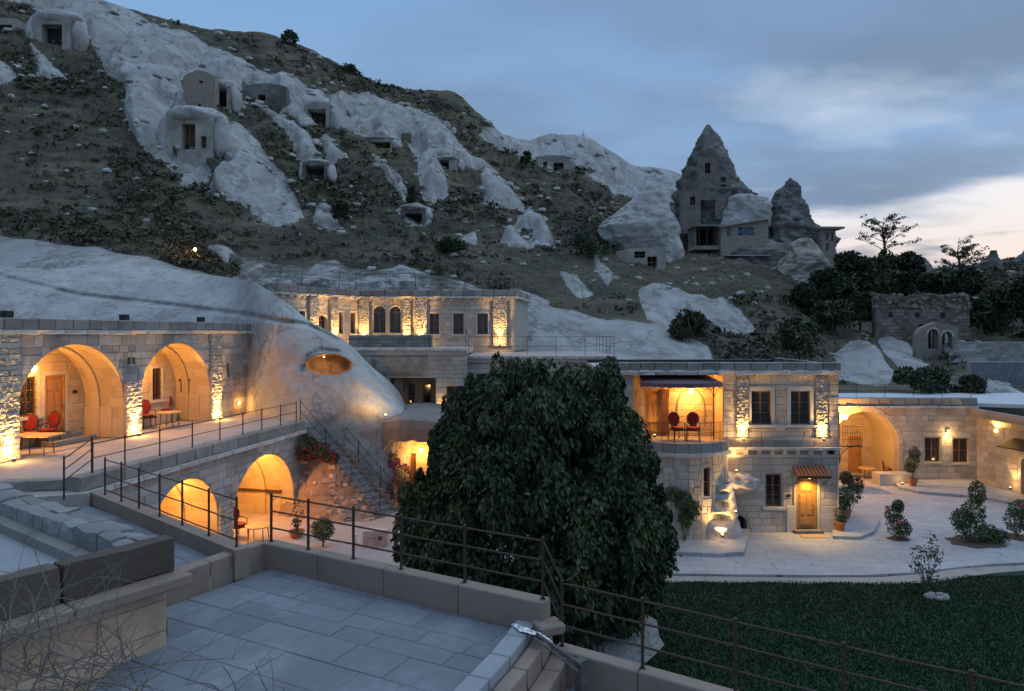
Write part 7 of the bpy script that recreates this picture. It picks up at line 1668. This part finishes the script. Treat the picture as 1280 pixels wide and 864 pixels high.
b = Vector((6.55, 26.0, .2)); plant(b, [(0, .1, 1.5, .4, .4), (.35, .1, 1.2, .35, .3), (-.4, .1, 1.75, .4, .3), (.1, .1, .8, .3, .35)], 'leafy vine climbing the rounded wall beside the tree', 'vine', 1300, .13, seed=15, name='climbing_vine')
# ================================================================ furniture
def red_chair(loc, rz, label, group='red upholstered armchairs on the terraces', s=1.0):
    t = root('armchair', (0, 0, 0), label, 'armchair', group); W = M['darkwood']
    for sx in (-1, 1):
        for sy in (-1, 1): q = MB(); q.tube([(sx * .22, sy * .20, .42), (sx * .235, sy * (.23 + (.04 if sy > 0 else 0)), 0)], .020, 6); q.build('leg', W, t)
    q = MB(); q.box((0, 0, .41), (.52, .48, .06)); q.build('seat_frame', W, t)
    q = MB(); q.lathe((0, 0, .44), [(.22, 0), (.25, .02), (.25, .06), (.18, .09)], 14); q.build('seat', M['red'], t)
    # oval padded back in a wooden ring
    def ov(r1, r2, y0, y1, n=18):
        V_ = []
        for y in (y0, y1):
            for k in range(n): a = 2 * math.pi * k / n; z = .80 + r2 * math.sin(a); V_.append((r1 * math.cos(a), y + .10 * (z - .45), z))
        return V_, [tuple(range(n))[::-1], tuple(range(n, 2 * n))] + [(k, (k + 1) % n, (k + 1) % n + n, k + n) for k in range(n)]
    q = MB(); q.add(*ov(.20, .24, .17, .225)); q.build('backrest', M['red'], t)
    q = MB(); q.tube([(.225 * math.cos(2 * math.pi * k / 18), .20 + .10 * (.35 + .265 * math.sin(2 * math.pi * k / 18)), .80 + .265 * math.sin(2 * math.pi * k / 18)) for k in range(19)], .022, 6); q.tube([(-.12, .2, .44), (-.10, .22, .58)], .02, 6); q.tube([(.12, .2, .44), (.10, .22, .58)], .02, 6); q.build('back_frame', W, t)
    for sx in (-1, 1): q = MB(); q.tube([(sx * .21, .22, .68), (sx * .27, .05, .67), (sx * .26, -.14, .65), (sx * .24, -.15, .44)], .017, 6); q.build('armrest', W, t)
    t.location = loc; t.rotation_euler = (0, 0, rz); t.scale = (s, s, s); return t
def table(loc, r, h, label, mat='tablewood', square=False, group='small tables on the terraces'):
    t = root('side_table', (0, 0, 0), label, 'table', group); q = MB()
    if square: q.box((0, 0, h - .02), (r * 2, r * 1.3, .04))
    else: q.lathe((0, 0, h - .04), [(r * .97, 0), (r, .01), (r, .03), (r * .97, .04)], 22)
    q.build('tabletop', M[mat], t)
    for k in range(4): a = math.pi / 4 + k * math.pi / 2; sx, sy = math.cos(a), math.sin(a) * (.6 if square else 1); q = MB(); q.tube([(sx * r * .75, sy * r * .75, h - .04), (sx * r * .85, sy * r * .85, 0)], .017, 6); q.build('leg', M['darkwood'], t)
    t.location = loc; return t
red_chair(G(38, 560, TZ), R(38), 'red armchair behind the wooden table in the leftmost porch'); red_chair(G(60, 556, TZ), R(-15), 'red armchair right of the wooden table, before the door of the leftmost porch')
table(G(46, 569, TZ), .62, .62, 'rectangular wooden table in front of the leftmost porch', square=True)
red_chair(G(184, 535, TZ), R(50), 'left red armchair in the second arched porch'); red_chair(G(207, 527, TZ), R(22), 'right red armchair in the second arched porch'); table(G(212, 534, TZ), .42, .60, 'round stone topped table in the second arched porch')
red_chair(G(298, 672, .8), R(62), 'red armchair inside the larger arch under the terrace'); table(G(323, 676, .8), .45, .55, 'round low table inside the larger arch under the terrace')
red_chair((6.70, 27.75, 3.75), R(15), 'left red armchair on the covered balcony', s=1.05); red_chair((7.35, 27.75, 3.75), R(-15), 'right red armchair on the covered balcony', s=1.05)
b = gf(3.55 + o0, 0, -.5); red_chair(b, R(70), 'red armchair in the deep arch of the right building'); table(gf(2.6 + o0, 0, -.9), .45, .6, 'small table in the deep arch of the right building')
# folded parasol lying by the walkway
t = root('folded_parasol', P(150, 612, 18.6), 'dark folded parasol with a blue end lying by the railing', 'parasol'); a = P(146, 606, 18.4); c = P(190, 613, 19.6)
q = MB(); q.tube([a, a.lerp(c, .5) + Vector((0, 0, .06)), c], .11, 10, .05); q.build('cloth', M['black'], t); q = MB(); q.tube([c, c + (c - a).normalized() * .22], .05, 8, .02); q.build('tip', M['bluepaint'], t)
# utility box and pipes near the stair foot
bx = G(470, 682, .8); t = root('utility_box', bx, 'pale pink utility box with two small knobs and a red plate', 'utility box'); m = MB(); m.box((bx.x, bx.y, bx.z + .28), (.85, .45, .56)); o = m.build('cabinet', M['pinkbox'], t); bv = o.modifiers.new('bevel', 'BEVEL'); bv.width = .02
m = MB(); m.box((bx.x + .18, bx.y - .235, bx.z + .32), (.12, .02, .12)); m.build('red_plate', M['red'], t)
for dx in (-.16, -.03): m = MB(); m.lathe((bx.x + dx, bx.y - .235, bx.z + .30), [(.022, 0), (.022, .03)], 8); m.build('knob', M['darkwood'], t)
t = root('vent_pipe', G(444, 684, .8), 'short white vent pipe standing by the utility box', 'pipe'); b = G(444, 684, .8); m = MB(); m.tube([b, b + Vector((0, 0, .4))], .045, 10); m.lathe(b + Vector((0, 0, .4)), [(.06, 0), (.06, .04), (.02, .06)], 10); m.build('pipe', M['white'], t)
for k_, (u_, lab) in enumerate(((3.9, 'dark box on the parapet above the pier between the left porches'), (8.4, 'small dark box on the roof edge above the second left porch'), (12.6, 'dark box on the roof edge near the right end of the left building'))):
    p_ = lf(u_ + 1.0, 4.105, -.25); t = root('roof_box', p_, lab, 'box', 'dark boxes on the roof edge of the left building'); m = MB(); m.box((p_.x, p_.y, p_.z + .10), (.26, .2, .18), lf.a); m.build('casing', M['black'], t); m = MB(); m.box((p_.x, p_.y, p_.z + .205), (.3, .24, .02), lf.a); m.build('lid', M['pvc'], t)
for fr_, u_, v_, w_, lab in ((bk, 8.62, 1.62, .045, 'small dark plate on the wall right of the door in the leftmost porch'), (hf, 2.62, 1.48, .045, 'small dark plate on the wall left of the lit house door')):
    t = root('wall_plate', fr_(u_, v_, w_), lab, 'plate'); m = MB(); m.fbox(fr_, u_ - .09, u_ + .09, v_ - .05, v_ + .05, w_, w_ + .02); m.build('plate', M['black'], t)
t = root('downpipe', hf(HL + .02, 0, .03), 'thin pale downpipe at the right corner of the two storey house', 'pipe'); m = MB(); m.tube([hf(HL - .06, .05, .10), hf(HL - .06, 3.1, .10)], .03, 8); m.build('pipe', M['trim'], t)
# leaves dropped on the paving and slabs
rs = np.random.RandomState(77); C_ = []
for k in range(420):
    if k % 3: p_ = (rs.uniform(2, 20), rs.uniform(23.5, 34), .068)
    else: p_ = (TX + rs.normal() * 2.6, TY + rs.normal() * 2.0, .05)
    C_.append(p_)
C_ = np.array(C_); D_ = unit(np.concatenate([rs.normal(size=(len(C_), 2)), np.zeros((len(C_), 1))], 1)); S_2 = np.stack([-D_[:, 1], D_[:, 0], D_[:, 2]], 1)
V1 = np.stack([C_ - D_ * .05, C_ + S_2 * .025, C_ + D_ * .05 + [0, 0, .012], C_ - S_2 * .025], 1).reshape(-1, 3); tag(np_mesh('fallen_leaves', V1, np.arange(len(V1)).reshape(-1, 4), M['tuft']), 'scattered fallen leaves on the pale paving', 'leaves', kind='stuff')
# ================================================================ dry vines at the bottom left, twigs in front of the terrace
def twigs(name, starts, label, cat, seed, n, L, r, mat='twig', spread=.5, group=None, sag=.3, bias=(0, 0, 0)):
    rs = random.Random(seed); c = Vector(starts[0]); t = root(name, c, label, cat, group)
    for i in range(n):
        p = Vector(starts[i % len(starts)]) + Vector((rs.uniform(-.25, .25), rs.uniform(-.2, .2), rs.uniform(-.15, .15))); d = Vector((rs.uniform(-1, 1) + bias[0], rs.uniform(-.5, .5) + bias[1], rs.uniform(-.2, .9) + bias[2])).normalized(); pts = [p]; ln = L * rs.uniform(.4, 1.2); k = 9; cv = Vector((rs.uniform(-1, 1), rs.uniform(-1, 1), rs.uniform(-1, .6)))
        for j in range(k): d = (d + cv * .16 + Vector((0, 0, -sag * .12)) + Vector((rs.uniform(-.1, .1), rs.uniform(-.1, .1), rs.uniform(-.1, .1)))).normalized(); p = p + d * ln / k; pts.append(p)
        m = MB(); m.tube(pts, r * rs.uniform(.6, 1.3), 5, r * .3)
        for j in range(rs.randint(1, 4)):
            q = pts[rs.randint(2, k - 1)]; e = q + Vector((rs.uniform(-.12, .12), rs.uniform(-.1, .1), rs.uniform(-.02, .14))); m.tube([q, (q + e) / 2 + Vector((0, 0, .01)), e], r * .4, 4, r * .2)
        m.build('twig', M[mat], t)
    return t
sp = [tuple(P(x, y, Y)) for x, y, Y in ((20, 845, 4.6), (60, 850, 4.7), (110, 850, 4.8), (-10, 830, 4.5), (30, 800, 4.7), (90, 862, 4.5), (140, 860, 4.7), (5, 870, 4.4))]
twigs('dry_vine', sp, 'tangle of dry bare grey vine twigs in the bottom left corner', 'dry vine', 4, 105, 1.0, .0050, sag=.5, bias=(.15, 0, .15))
m = MB(); a = P(118, 790, 4.7)
twigs('bare_twig', [tuple(P(306, 880, 3.6)), tuple(P(372, 885, 3.6))], 'few thin bare twigs poking up at the bottom in front of the slabs', 'twigs', 8, 7, .36, .0045, sag=.0, bias=(0, 0, .7))
